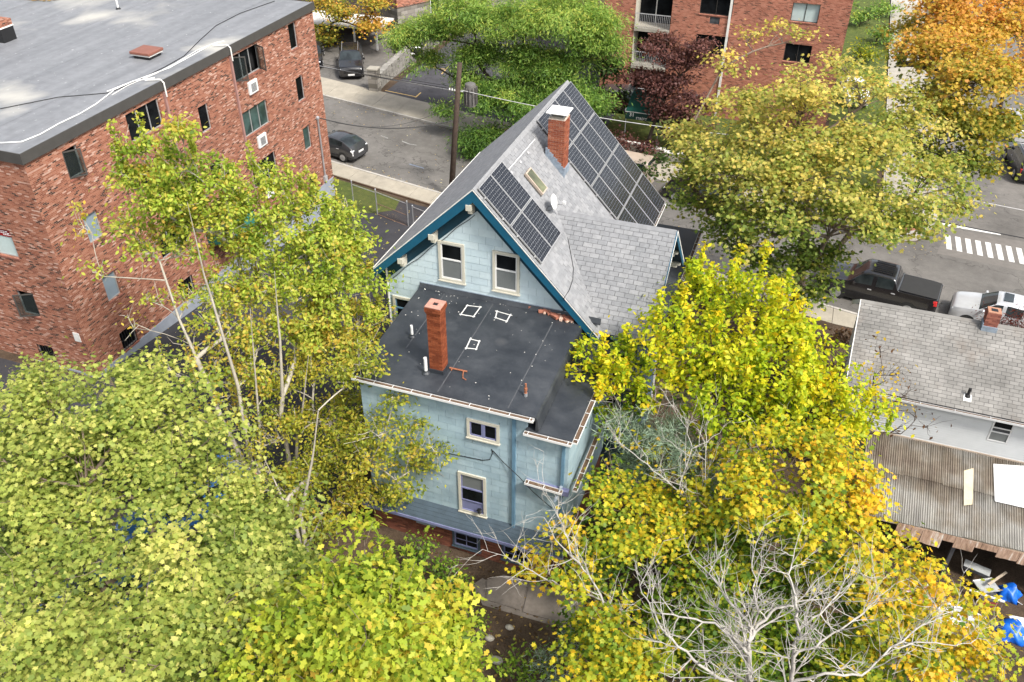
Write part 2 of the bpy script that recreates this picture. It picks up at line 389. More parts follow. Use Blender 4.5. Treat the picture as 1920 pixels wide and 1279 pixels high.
    plain('letter_white', (.8, .8, .8), .6, vary=.02); plain('red_sign', srgb(130, 25, 25), .6); plain('shade_cloth', (.38, .46, .45), .8, vary=.1); plain('shade_grey', (.20, .25, .29), .35, vary=.1)
    plain('screen_grey', (.13, .14, .14), .55, vary=.1); plain('bark', (.14, .105, .08), .95, vary=.4, scale=6); plain('bark_pale', (.33, .30, .25), .9, vary=.3, scale=4); plain('bark_white', (.35, .33, .30), .9, vary=.3, scale=6); plain('bark_dark', (.06, .045, .035), .95, vary=.4, scale=6)
    k = NT('soil'); p = k.pos(); n = k.noise(p, .8, 6, .65); f = k.noise(p, 18, 4, .7); c = k.ramp(n, [(.3, (.030, .021, .014)), (.6, (.075, .052, .035)), (.8, (.10, .075, .05))]); c = k.mix(1.0, c, k.ramp(f, [(.25, .5), (.75, 1.5)]), 'MULTIPLY'); k.bump(f, .6, .05); MATS['soil'] = k.out(c, .95, .2)
    k = NT('grass'); p = k.pos(); n = k.noise(p, 3, 5, .65); f = k.noise(p, 40, 3, .7); c = k.ramp(n, [(.3, (.04, .06, .016)), (.6, (.085, .105, .024)), (.8, (.20, .165, .06))]); c = k.mix(1.0, c, k.ramp(f, [(.25, .6), (.75, 1.4)]), 'MULTIPLY'); k.bump(f, .8, .05); MATS['grass'] = k.out(c, .9, .2)
    # bricks
    brick_mat('apartment_brick', [(.0, (.03, .018, .014)), (.10, (.05, .026, .018)), (.15, (.17, .056, .032)), (.42, (.245, .086, .048)), (.62, (.295, .115, .068)), (.82, (.335, .148, .094)), (.90, (.42, .25, .19)), (1, (.48, .34, .28))], (.32, .195, .15), bw=.20, bh=.062, blotch=.2)
    brick_mat('far_brick', [(.0, (.10, .045, .03)), (.2, (.26, .09, .055)), (.6, (.34, .125, .08)), (1, (.42, .18, .12))], (.40, .25, .19), bw=.22, bh=.075)
    brick_mat('stone_block', [(.0, (.13, .12, .10)), (.5, (.22, .20, .175)), (1, (.30, .28, .25))], (.13, .12, .11), bw=.6, bh=.35, joint=.03)
    brick_mat('base_brick', [(.0, (.09, .03, .02)), (.5, (.17, .055, .035)), (1, (.24, .085, .05))], (.12, .07, .05))
    per_piece('chimney_brick', [(0, (.17, .042, .022)), (.45, (.235, .065, .032)), (.8, (.28, .09, .045)), (.93, (.32, .13, .08)), (1, (.08, .03, .02))], .85, .3, 25)
    per_piece('stack_brick', [(0, (.135, .030, .010)), (.5, (.185, .044, .015)), (1, (.24, .065, .025))], .8, .3, 25)
    plain('mortar_pale', (.50, .42, .35), .95, vary=.2, scale=12); plain('mortar_red', (.33, .17, .11), .95, vary=.3, scale=12)
    # corrugated sheets and torn plywood
    k = NT('corrugated'); p = k.pos(); n = k.noise(p, .55, 5, .6); f = k.noise(p, 14, 4, .7); mp = k.new('Mapping'); mp.inputs['Scale'].default_value = (3, .3, .3); k.l(p, mp.inputs[0]); g = k.noise(mp.outputs[0], 2, 5, .7)
    c = k.ramp(n, [(.28, (.09, .062, .045)), (.45, (.19, .16, .125)), (.6, (.29, .28, .255)), (.8, (.21, .20, .19))]); c = k.mix(1.0, c, k.ramp(g, [(.3, .68), (.7, 1.15)]), 'MULTIPLY'); c = k.mix(k.ramp(f, [(.6, 0), (.85, .35)]), c, (.5, .47, .42)); MATS['corrugated'] = k.out(c, .75, .35)
    k = NT('old_plywood'); p = k.pos(); mp = k.new('Mapping'); mp.inputs['Scale'].default_value = (4, 2, .5); k.l(p, mp.inputs[0]); n = k.noise(mp.outputs[0], 1.1, 6, .7, .8); g = k.noise(mp.outputs[0], 9, 3, .6)
    c = k.ramp(n, [(.3, (.13, .085, .06)), (.45, (.33, .215, .15)), (.58, (.46, .32, .24)), (.66, (.66, .62, .56)), (.8, (.72, .70, .66))]); c = k.mix(1.0, c, k.ramp(g, [(.3, .7), (.7, 1.15)]), 'MULTIPLY'); MATS['old_plywood'] = k.out(c, .85, .25)
    plain('vinyl', (.44, .455, .465), .5, vary=.05); plain('vinyl_panel', (.52, .525, .53), .5, vary=.16, scale=2.5); plain('yellow_sheet', (.50, .44, .30), .7, vary=.2)
    plain('tarp_blue', srgb(18, 92, 190), .4, vary=.3); plain('pink_wood', srgb(205, 150, 155), .7, vary=.15); plain('junk_dark', (.05, .05, .055), .6, vary=.5, scale=6); plain('junk_grey', (.30, .31, .31), .6, vary=.3); plain('junk_wood', (.40, .33, .25), .8, vary=.3); plain('junk_red', (.25, .05, .04), .6)
    # photovoltaic glass: cells are a print under the glass
    k = NT('solar_glass'); uv = k.new('UVMap').outputs[0]; sep = k.new('SeparateXYZ'); k.l(uv, sep.inputs[0])
    fu = k.math('FRACT', k.math('MULTIPLY', sep.outputs[0], 8)); fv = k.math('FRACT', k.math('MULTIPLY', sep.outputs[1], 12))
    au = k.math('ABSOLUTE', k.math('SUBTRACT', fu, .5)); av = k.math('ABSOLUTE', k.math('SUBTRACT', fv, .5))
    m = k.math('MAXIMUM', k.math('GREATER_THAN', au, .491), k.math('GREATER_THAN', av, .486)); m = k.math('MAXIMUM', m, k.math('GREATER_THAN', k.math('ADD', au, av), .93))
    c = k.mix(m, (.011, .013, .019), (.36, .37, .385)); k.out(c, .16, .28); k.b.inputs['Coat Weight'].default_value = .0; k.b.inputs['Coat Roughness'].default_value = .05; MATS['solar_glass'] = k.m
    glass_mat('window_dark', (.006, .007, .008), .25); MATS['window_dark'].node_tree.nodes['Principled BSDF'].inputs['Specular IOR Level'].default_value = .10; kk = NT('clear_pane'); kk.out((.8, .82, .82), .05, .5); tp = kk.new('BsdfTransparent'); tp.inputs[0].default_value = (.75, .8, .8, 1); mx_ = kk.new('MixShader'); mx_.inputs[0].default_value = .82; kk.l(kk.b.outputs[0], mx_.inputs[1]); kk.l(tp.outputs[0], mx_.inputs[2]); kk.l(mx_.outputs[0], kk.n['Material Output'].inputs[0]); kk.b.inputs['Base Color'].default_value = (.05, .06, .06, 1); MATS['clear_pane'] = kk.m
    glass_mat('window_grey', (.05, .055, .06), .12); glass_mat('window_green', (.035, .06, .055), .08); glass_mat('car_glass', (.02, .026, .028), .05); glass_mat('skylight_glass', (.09, .095, .05), .1)
    # leaves
    for nm, tr, rg in (('leaf', .48, .5), ('leaf_soft', .35, .6)):
        k = NT(nm); at = k.new('Attribute'); at.attribute_name = 'leafcol'; c = at.outputs['Color']; k.out(c, rg, .25)
        tb = k.new('BsdfTranslucent'); k.l(k.mix(1.0, c, (1.15, 1.2, .8), 'MULTIPLY'), tb.inputs[0]); mx = k.new('MixShader'); mx.inputs[0].default_value = tr
        k.l(k.b.outputs[0], mx.inputs[1]); k.l(tb.outputs[0], mx.inputs[2]); k.l(mx.outputs[0], k.n['Material Output'].inputs[0]); MATS[nm] = k.m
def paint(name, col, rough=.25, metal=0.0):
    if name in MATS: return MATS[name]
    k = NT(name); p = k.coord(); n = k.noise(p, 1.2, 4); c = k.ramp(n, [(.3, tuple(x * .85 for x in col)), (.7, tuple(min(1, x * 1.1) for x in col))]); k.out(c, rough, .5, metal)
    k.b.inputs['Coat Weight'].default_value = .6; k.b.inputs['Coat Roughness'].default_value = .05; MATS[name] = k.m; return k.m
build_mats()
M = MATS
# ------------------------------------------------------------------ the ground and the streets
def make_ground():
    xs = list(np.arange(-260, -60, 20)) + list(np.arange(-60, 40, 1.0)) + list(np.arange(40, 261, 20))
    ys = list(np.arange(-120, -20, 20)) + list(np.arange(-20, 62, 1.0)) + list(np.arange(62, 320, 20))
    V = [(x, y, ground_z(x, y)) for y in ys for x in xs]; n = len(xs)
    F = [(j * n + i, j * n + i + 1, (j + 1) * n + i + 1, (j + 1) * n + i) for j in range(len(ys) - 1) for i in range(n - 1)]
    me = bpy.data.meshes.new('ground'); me.from_pydata([tuple(map(float, v)) for v in V], [], F); struct(link('ground', me, M['soil']))
make_ground()
def curb_near(x): return 45.616 - 0.161 * (x + 21.0)
def curb_far(x): return 55.01 - 0.150 * (x + 24.0) if x < -3 else 51.86 - 0.15 * (x + 3)
def sheet(name, mat, pts, off, kind='structure', parent=None):
    return grid_sheet(name, mat, [(p[0], p[1]) for p in pts], off, 2.0 if min(p[1] for p in pts) < 43 and max(p[0] for p in pts) < 40 else 25.0, parent, kind)
# main street, side street
main = [(-140, curb_near(-140)), (60, curb_near(60)), (60, curb_far(60) + 0), (16.5, 50.0), (16.5, 240), (8.6, 240), (8.6, 54.5), (8.2, 52.4), (7.2, 50.9), (6.0, 50.45), (-3, curb_far(-3)), (-140, curb_far(-140))]
sheet('road', M['street_asphalt'], main, .004)
# the repaved strip of the side street around the crossing and old patches
sheet('road_patch', M['patch'], [(8.3, 49.9), (22, 49.4), (22, 53.4), (9.0, 53.4)], .008)
for k in range(9):     # zebra bars
    x0 = 8.85 + k * .557
    o = sheet('crosswalk_bar', M['road_paint'], [(x0, 50.68 - .02 * k), (x0 + .3, 50.67 - .02 * k), (x0 + .27, 52.45), (x0 - .03, 52.46)], .012)
sheet('stop_line', M['road_paint'], [(8.7, 53.65), (12.0, 53.7), (12.0, 54.0), (8.7, 53.95)], .012)
plain('worn_paint', (.24, .24, .23), .8, vary=.5, scale=9)
for q in ([(752, 337), (760, 339), (760, 340), (752, 338)], [(714, 254), (728, 259), (727, 260), (714, 255)], [(754, 264), (768, 270), (781, 272), (781, 273), (767, 271), (754, 266)]):
    sheet('road_mark', M['worn_paint'], [onst(p) for p in q], .012)
sheet('road_mark', plain('blue_paint', (.16, .19, .24), .8, vary=.4, scale=9), [onst(p) for p in [(768, 307), (795, 315), (795, 317), (767, 309)]], .012)
# kerbs and pavements: slabs are separate pieces on a bed
def pavement(name, x0, x1, cfun, width, far, slab=1.5, mat='concrete_walk'):
    n = int((x1 - x0) / slab); s = 1 if far else -1
    bed = MB()
    for i in range(n):
        a, b = x0 + i * slab, x0 + (i + 1) * slab
        za, zb = street_z(a), street_z(b)
        bed.prism([(a, cfun(a) + s * .17, za + .02), (b, cfun(b) + s * .17, zb + .02), (b, cfun(b) + s * (width + .05), zb + .02), (a, cfun(a) + s * (width + .05), za + .02)], (0, 0, .07))
    p = struct(bed.build(name, M['dirt_brown']))
    for i in range(n):
        a, b = x0 + i * slab + .012, x0 + (i + 1) * slab - .012
        h = .045 + random.uniform(-.006, .006); za, zb = street_z(a) + .085, street_z(b) + .085
        q = MB(); q.prism([(a, cfun(a) + s * .19, za), (b, cfun(b) + s * .19, zb), (b, cfun(b) + s * width, zb), (a, cfun(a) + s * width, za)], (0, 0, h))
        q.build('paving_slab', M[mat], p)
        q = MB(); q.prism([(a, cfun(a), za - .1), (b, cfun(b), zb - .1), (b, cfun(b) + s * .165, zb - .1), (a, cfun(a) + s * .165, za - .1)], (0, 0, .1 + .05))
        q.build('kerb_stone', M['kerb'], p)
    return p
pavement('pavement_near', -48, 7.5, curb_near, 1.62, False)
pavement('pavement_far', -50, 5.5, curb_far, 3.0, True, 2.1)
# side-street pavement with a brick ramp at the corner
side = MB()
for i in range(26):
    y = 54.6 + i * 1.6; z = street_z(7.6)
sp = MB().prism([(5.2, 50.62, street_z(5.2)), (6.0, 50.52, street_z(6.0)), (7.15, 50.98, street_z(7.1)), (8.1, 52.4, street_z(8.1)), (8.55, 54.5, street_z(8.55)), (8.55, 110, street_z(8.55)), (5.2, 110, street_z(5.2)), (5.2, 53.8, street_z(5.2))], (0, 0, .12)).build('pavement_side', M['kerb']); struct(sp)
for i in range(30):
    y = 55.0 + i * 1.6
    MB().prism([(5.3, y, street_z(5.3) + .12), (8.2, y, street_z(8.2) + .12), (8.2, y + 1.57, street_z(8.2) + .12), (5.3, y + 1.57, street_z(5.3) + .12)], (0, 0, .02)).build('paving_slab', M['concrete'], sp)
MB().prism([(6.5, 51.6, street_z(6.5) + .121), (7.3, 52.3, street_z(7.3) + .121), (7.2, 53.4, street_z(7.2) + .121), (6.1, 53.2, street_z(6.1) + .121)], (0, 0, .012)).build('brick_ramp', M['brick_paver'], sp)
# asphalt drive between the brick building and the blue house, with a patched apron
sheet('driveway', M['drive_asphalt'], [(-60, -6), (-17.5, -6), (-13.6, 8), (-13.6, 40), (-14.0, 43.0), (-23.6, 43.9), (-26, 41.0), (-26, 21.0), (-60, 21.0)], .006)
sheet('old_pavement', M['patio'], [(-26, 2), (-13.8, 2), (-13.8, 15.0), (-17, 17.2), (-22, 15.5), (-26, 13)], .012)
sheet('parking_lot', M['lot_asphalt'], [(-31.6, 58.6), (-14, 56.8), (-14, 85), (-31.6, 85)], .008)
sheet('grey_lot', M['street_asphalt'], [(-60, 62), (-32.3, 59.4), (-32.3, 85), (-60, 85)], .008)
def stripe(a, b, w=.1):
    a, b = np.array(a[:2]), np.array(b[:2]); d = (b - a) / np.linalg.norm(b - a); n = np.array([-d[1], d[0]]) * w / 2
    return sheet('bay_marking', M['yellow_paint'], [a - n, b - n, b + n, a + n], .014)
for pr in (((722, 170), (781, 182)), ((779, 183), (789, 174)), ((795, 125), (834, 130)), ((828, 139), (841, 125))): stripe(onst(pr[0]), onst(pr[1]))
# lawn strip in front of the brick building, yard paths
lawn = [(-26.0, 41.75), (-23.9, 41.5), (-22.6, 42.6), (-22.9, 43.9), (-26.0, 44.6), (-29, 45)]
sheet('lawn', M['grass'], lawn, .02)
# ------------------------------------------------------------------ the blue house
HX = thing('blue_house', (-8.5, 24.0, ground_z(-8.5, 24)), 'pale blue shingled house with steep grey roof and black flat-roofed rear wing', 'house')
RID = (-9.58, 11.36); EL = (-13.38, 7.68); ER = (-5.2, 6.70)      # ridge, left eave, right eave in x,z
Y0, Y1 = 23.3, 33.55; YG = 23.65
sidr = Tiles('siding_shingle', M['blue_siding'], .58, .27, .014, .008, 1, 1.0)
gsid = Tiles('siding_shingle', M['pale_siding'], .58, .27, .014, .007, 1, .9)
shin = Tiles('roof_shingle', M['roof_shingle'], .31, .145, .010, .010, 1)
def win_frame(parent, wall, c, w, h, mats, kind='sash', depth=.0, name='window', sill=True, pane=('window_dark', 'screen_grey'), trim=.09):
    """a window on a wall; wall = ('x', value, outward sign) or ('y', ...); c = centre (along, z)"""
    ax, val, s = wall
    def P(a, z, d): return (val + s * (d + .022), a, z) if ax == 'x' else (a, val + s * (d + .022), z)
    def bx(b, a0, a1, z0, z1, d0, d1):
        p, q = P(a0, z0, d0), P(a1, z1, d1); b.box(min(p[0], q[0]), max(p[0], q[0]), min(p[1], q[1]), max(p[1], q[1]), min(p[2], q[2]), max(p[2], q[2])); return b
    a, z = c; t = trim; wi = MB(); casing, sash = mats
    for a0, a1, z0, z1 in ((a - w / 2, a - w / 2 + t, z - h / 2, z + h / 2), (a + w / 2 - t, a + w / 2, z - h / 2, z + h / 2), (a - w / 2 + t, a + w / 2 - t, z + h / 2 - t, z + h / 2), (a - w / 2 + t, a + w / 2 - t, z - h / 2, z - h / 2 + t)):
        bx(wi, a0, a1, z0, z1, -.02, .045)
    W = wi.build(name, M[casing], parent)
    if sill: bx(MB(), a - w / 2 - .03, a + w / 2 + .03, z - h / 2 - .04, z - h / 2 - .002, -.02, .075).build('sill', M[casing], W)
    iw, ih = w - 2 * t, h - 2 * t; fr = MB(); e = .045
    def ring(b, a0, a1, z0, z1, d0, d1, e=e):
        for q in ((a0, a0 + e, z0, z1), (a1 - e, a1, z0, z1), (a0 + e, a1 - e, z0, z0 + e), (a0 + e, a1 - e, z1 - e, z1)): bx(b, *q, d0, d1)
    a0, a1, z0, z1 = a - iw / 2, a + iw / 2, z - ih / 2, z + ih / 2
    if kind == 'sash':
        zm = z + ih * .06
        ring(fr, a0, a1, zm - .02, z1, -.02, .012); ring(fr, a0, a1, z0, zm + .02, -.012, .026); fr.build('sash', M[sash], W)
        bx(MB(), a0 + e, a1 - e, zm + .03, z1 - e, -.015, -.008).build('pane', M[pane[0]], W); bx(MB(), a0 + e, a1 - e, z0 + e, zm - .03, -.004, .004).build('pane', M[pane[1]], W)
    elif kind == 'pair':
        am = a; ring(fr, a0, am - .015, z0, z1, -.02, .02); ring(fr, am + .015, a1, z0, z1, -.02, .02); bx(fr, am - .014, am + .014, z0, z1, -.02, .028); fr.build('sash', M[sash], W)
        bx(MB(), a0 + e, am - .015 - e, z0 + e, z1 - e, -.012, -.004).build('pane', M[pane[0]], W); bx(MB(), am + .015 + e, a1 - e, z0 + e, z1 - e, -.012, -.004).build('pane', M[pane[0]], W)
    elif kind == 'grid':
        ring(fr, a0, a1, z0, z1, -.02, .02)
        for i in range(1, 3): bx(fr, a0 + e, a1 - e, z0 + ih * i / 3 - .012, z0 + ih * i / 3 + .012, -.015, .012)
        bx(fr, a - .012, a + .012, z0 + e, z1 - e, -.016, .014); fr.build('sash', M[sash], W)
        for i in range(3):
            for j in range(2): bx(MB(), a0 + e + j * (iw / 2 - e / 2), a0 + iw / 2 + j * (iw / 2 - e), z0 + ih * i / 3 + .015, z0 + ih * (i + 1) / 3 - .015, -.01, -.003).build('pane', M[pane[0]], W)
    elif kind == 'open_low':      # raised lower sash, lilac inner board below
        zm = z + ih * .12
        ring(fr, a0, a1, zm, z1, -.02, .012); ring(fr, a0, a1, z - ih * .22, zm + .03, -.012, .026, .035); fr.build('sash', M[sash], W)
        bx(MB(), a0 + e, a1 - e, zm + .04, z1 - e, -.015, -.008).build('pane', M[pane[1]], W); bx(MB(), a0 + .035, a1 - .035, z - ih * .20, zm, -.006, .002).build('pane', M[pane[0]], W)
        bx(MB(), a0 + .01, a1 - .01, z0, z - ih * .23, -.02, -.006).build('board', M['lilac'], W); bx(MB(), a0 + .01, a1 - .01, z0 + .0, z0 + .03, -.004, .03).build('board_rail', M['lilac'], W)
    return W
# --- walls
WL, WR, WB = -13.05, -5.45, ground_z(-9, 26) - 1.6
zl = RID[1] - (RID[0] - WL) * (RID[1] - EL[1]) / (RID[0] - EL[0]) - .12; zr = RID[1] - (WR - RID[0]) * (RID[1] - ER[1]) / (ER[0] - RID[0]) - .12
gw = MB(); gp = [(WL, YG, WB), (WR, YG, WB), (WR, YG, zr), (RID[0], YG, RID[1] - .14), (WL, YG, zl)]
gw.prism(gp, (0, Y1 - .35 - YG, 0)); gable = gw.build('main_walls', M['pale_gap'], HX)
GW = [(-10.545, 15.57 - 15.57 + 8.33), (-8.585, 8.33)]
gpoly = [(p[0], p[2]) for p in gp]
gsid.face(gable, (0, YG, 0), (1, 0, 0), (0, 0, 1), [(WL, 5.2), (WR, 5.2), (WR, zr), (RID[0], RID[1] - .14), (WL, zl)], holes=[(-11.01, -10.08, 7.55, 9.11), (-9.05, -8.12, 7.55, 9.11), (-13.02, -11.9, 5.35, 6.45)])
for xc in (-10.545, -8.585): win_frame(gable, ('y', YG, -1), (xc, 8.33), .95, 1.54, ('cream', 'white'), 'sash')
win_frame(gable, ('y', YG, -1), (-12.45, 5.92), .92, 1.1, ('cream', 'steel_blue'), 'sash', pane=('window_dark', 'window_dark'))
MB().tube([(WL - .02, YG - .03, 2.0), (WL - .02, YG - .03, zl - .1)], .035).build('corner_pipe', M['white_dirty'], HX)
# --- main roof: two slabs, edge boards, ridge cap
def slope_frame(a, b):   # a eave (x,z), b ridge (x,z) -> origin at eave, unit up-slope, length
    v = np.array([b[0] - a[0], 0, b[1] - a[1]]); L = np.linalg.norm(v); return v / L, L
rs = MB()
for e, sgn in ((EL, -1), (ER, 1)):
    up, L = slope_frame(e, RID); n = np.cross(up, (0, 1, 0)); n = n if n[2] > 0 else -n
    rs.prism([(e[0], Y0, e[1]), (RID[0], Y0, RID[1]), (RID[0], Y1, RID[1]), (e[0], Y1, e[1])], tuple(-n * .14))
plain('shingle_gap', (.075, .076, .08), .95, vary=.2)
roof = rs.build('roof', M['shingle_gap'], HX)
upR, LR = slope_frame(ER, RID); upL, LL = slope_frame(EL, RID)
nR = np.cross(upR, (0, 1, 0)); nR = nR if nR[2] > 0 else -nR
nL = np.cross(upL, (0, 1, 0)); nL = nL if nL[2] > 0 else -nL
shin.face(roof, (ER[0], 0, ER[1]), (0, 1, 0), upR, [(Y0, 0), (Y1, 0), (Y1, LR), (Y0, LR)])
shin.face(roof, (EL[0], 0, EL[1]), (0, 1, 0), upL, [(Y0, 0), (Y1, 0), (Y1, LL), (Y0, LL)])
cap = MB(); w = .17
for i in range(34):
    ya, yb = Y0 - .01 + i * .302, Y0 + (i + 1) * .302 - .006; h = .028 + .006 * (i % 2)
    for up, s in ((upR, 1), (upL, -1)):
        p = np.array([RID[0], 0, RID[1] + h]); q = p - up * w
        cap.prism([(p[0], ya, p[2]), (p[0], yb, p[2]), (q[0], yb, q[2]), (q[0], ya, q[2])], (0, 0, -.012))
cap.build('ridge_cap', M['roof_shingle'], roof)
rp = lambda px: onp(px, (RID[0], Y0, RID[1]), nR)
# rake boards (teal), soffit, white drip edge, brackets, cable
def rake(e, ridge, y, face=-1, mat='teal', parent=HX, axis='x', wide=.34):
    b = MB(); sh = .16
    p, q = np.array(ridge), np.array(e)
    b.prism([(p[0], y, p[1] - .02), (q[0], y, q[1] - .02), (q[0], y, q[1] - .02 - wide), (p[0], y, p[1] - .02 - wide * 1.25)], (0, .03, 0))
    return b.build('rake_board', M[mat], parent)
for e in (EL, ER):
    rake(e, RID, Y0 - .031); 
    d = MB(); d.prism([(RID[0], Y0 - .045, RID[1] + .018), (e[0], Y0 - .045, e[1] + .018), (e[0], Y0 - .045, e[1] - .03), (RID[0], Y0 - .045, RID[1] - .03)], (0, .013, 0)); d.build('drip_edge', M['white_dirty'], roof)
    s = MB(); s.prism([(RID[0], Y0, RID[1] - .20), (e[0], Y0, e[1] - .20), (e[0], YG + .05, e[1] - .20), (RID[0], YG + .05, RID[1] - .20)], (0, 0, -.02)); s.build('soffit', M['teal_shaded'], HX)
    f = MB(); f.prism([(RID[0], YG - .022, RID[1] - .24), (e[0], YG - .022, e[1] - .24), (e[0], YG - .022, e[1] - .86), (RID[0], YG - .022, RID[1] - .92)], (0, .02, 0)); f.build('frieze_board', M['teal_shaded'], HX)  # the shadow on the frieze is painted in as a darker teal
for fr in (.04, .40, .72):
    x = RID[0] + (EL[0] - RID[0]) * fr; z = RID[1] + (EL[1] - RID[1]) * fr
    b = MB(); b.box(x - .09, x + .09, Y0 - .06, YG - .02, z - .62, z - .42); b.box(x - .08, x + .08, Y0 + .1, YG - .021, z - .80, z - .62); b.build('bracket', M['cream'], HX)
pts = [np.array([RID[0] + (EL[0] - RID[0]) * t, YG - .05, RID[1] + (EL[1] - RID[1]) * t - .98 - .03 * math.sin(t * 25)]) for t in np.linspace(.02, .98, 30)]
MB().tube(pts, .011, 5).build('cable', M['black'], HX)
# white eave edge on the left, gutter on the right
MB().prism([(EL[0] - .005, Y0, EL[1] + .03), (EL[0] - .005, Y1, EL[1] + .03), (EL[0] - .005, Y1, EL[1] - .16), (EL[0] - .005, Y0, EL[1] - .16)], (-.03, 0, 0)).build('eave_board', M['white_dirty'], HX)
def gutter(p, q, out, parent, w=.155, d=.07, mat='white', step=.62, dirt=True, name='gutter'):
    """open gutter from p to q (inner top edge); out = unit horizontal outward"""
    p, q, o = [np.array(k, float) for k in (p, q, out)]; up = np.array([0, 0, 1.0]); L = np.linalg.norm(q - p); a = q - p; b = MB()
    b.obox(p + o * (w - .012) - up * d, a, o * .012, up * d); b.obox(p - up * d, a, o * (w - .013), up * .01); b.obox(p - up * d + up * .011, a, o * .008, up * (d - .011))
    b.obox(p + o * (w - .013) + up * .001, a, o * .017, up * .01)
    for e in (p, q - a / L * .008): b.obox(e - up * (d - .011) + o * .009, a / L * .008, o * (w - .022), up * (d - .02))
    g = b.build(name, M[mat], parent)
    n = max(2, int(L / step))
    for i in range(n + 1):
        c = p + a * ((i + .2) / (n + .4)); MB().obox(c + up * .002 + o * .0, a / L * .02, o * (w - .014), up * .008).build('hanger', M[mat], g)
    if dirt:
        dd = MB(); dd.obox(p - up * (d - .011) + o * .009 + a * .01, a * .98, o * (w - .023), up * .035); dd.build('leaf_dirt', M['dirt_brown'], g)
    return g
gutter((ER[0] - .02, 29.4, ER[1] - .02), (ER[0] - .02, Y1, ER[1] - .02), (1, 0, 0), HX, .16)
# --- cross gable to the right
CY, CZ, CX1 = 26.43, 9.40, -3.53; CE = 2.78; CEZ = 6.66
cx0 = RID[0] + (RID[1] - CZ) * (ER[0] - RID[0]) / (RID[1] - ER[1])
def main_x(z): return RID[0] + (RID[1] - z) * (ER[0] - RID[0]) / (RID[1] - ER[1])
cr = MB(); ns = np.array([0, -(CZ - CEZ), CE]); ns /= np.linalg.norm(ns); nn = np.array([0, (CZ - CEZ), CE]); nn /= np.linalg.norm(nn)
for s, n in ((-1, ns), (1, nn)):
    cr.prism([(cx0 - .1, CY, CZ), (CX1, CY, CZ), (CX1, CY + s * CE, CEZ), (main_x(CEZ) - .1, CY + s * CE, CEZ)], tuple(-n * .13))
croof = cr.build('cross_roof', M['shingle_gap'], HX)
upc = np.array([0, CE, CZ - CEZ]); Lc = np.linalg.norm(upc); upc /= Lc
big = Tiles('roof_shingle', M['roof_shingle'], .33, .165, .014, .014, 1)
big.face(croof, (0, CY - CE, CEZ), (1, 0, 0), upc, [(main_x(CEZ), 0), (CX1, 0), (CX1, Lc), (cx0, Lc)], stag=(.5, .33, .66))
upf = np.array([0, -CE, CZ - CEZ]) / Lc
big.face(croof, (0, CY + CE, CEZ), (1, 0, 0), upf, [(main_x(CEZ), 0), (CX1, 0), (CX1, Lc), (cx0, Lc)])
cc = MB()
for s, up in ((-1, upc), (1, upf)):
    p = np.array([0, CY, CZ + .034]); q = p - up * .16
    cc.prism([(cx0 + .1, p[1], p[2]), (CX1, p[1], p[2]), (CX1, q[1], q[2]), (cx0 + .1, q[1], q[2])], (0, 0, -.014))
cc.build('ridge_cap', M['roof_shingle'], croof)
for s in (-1, 1):   # teal rake of the cross gable, soffit, brackets
    b = MB(); b.prism([(CX1 + .002, CY, CZ), (CX1 + .002, CY + s * CE, CEZ), (CX1 + .002, CY + s * CE, CEZ - .24), (CX1 + .002, CY, CZ - .30)], (.035, 0, 0)); b.build('rake_board', M['teal'], HX)
    b = MB(); b.prism([(CX1 + .038, CY, CZ + .02), (CX1 + .038, CY + s * CE, CEZ + .02), (CX1 + .038, CY + s * CE, CEZ - .06), (CX1 + .038, CY, CZ - .06)], (.012, 0, 0)); b.build('drip_edge', M['white_dirty'], croof)
    b = MB(); b.prism([(CX1 - .5, CY, CZ - .19), (CX1, CY, CZ - .19), (CX1, CY + s * CE, CEZ - .19), (CX1 - .5, CY + s * CE, CEZ - .19)], (0, 0, -.02)); b.build('soffit', M['teal_shaded'], HX)
    for fr in (.45, .85):
        y, z = CY + s * CE * fr, CZ + (CEZ - CZ) * fr; b = MB(); b.box(CX1 - .46, CX1 - .02, y - .07, y + .07, z - .35, z - .24); b.box(CX1 - .46, CX1 - .14, y - .06, y + .06, z - .46, z - .352); b.build('bracket', M['cream'], HX)
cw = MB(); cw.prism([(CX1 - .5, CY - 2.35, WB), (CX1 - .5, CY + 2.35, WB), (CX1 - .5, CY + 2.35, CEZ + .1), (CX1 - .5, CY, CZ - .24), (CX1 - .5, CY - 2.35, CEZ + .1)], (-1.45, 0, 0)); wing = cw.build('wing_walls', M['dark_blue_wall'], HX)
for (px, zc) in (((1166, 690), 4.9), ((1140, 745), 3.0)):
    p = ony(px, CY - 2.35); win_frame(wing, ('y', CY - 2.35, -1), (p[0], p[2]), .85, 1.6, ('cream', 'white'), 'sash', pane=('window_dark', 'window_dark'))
gutter((main_x(CEZ) + .3, CY - CE - .0, CEZ - .02), (CX1, CY - CE, CEZ - .02), (0, -1, 0), HX, .12, mat='steel_blue', dirt=False)
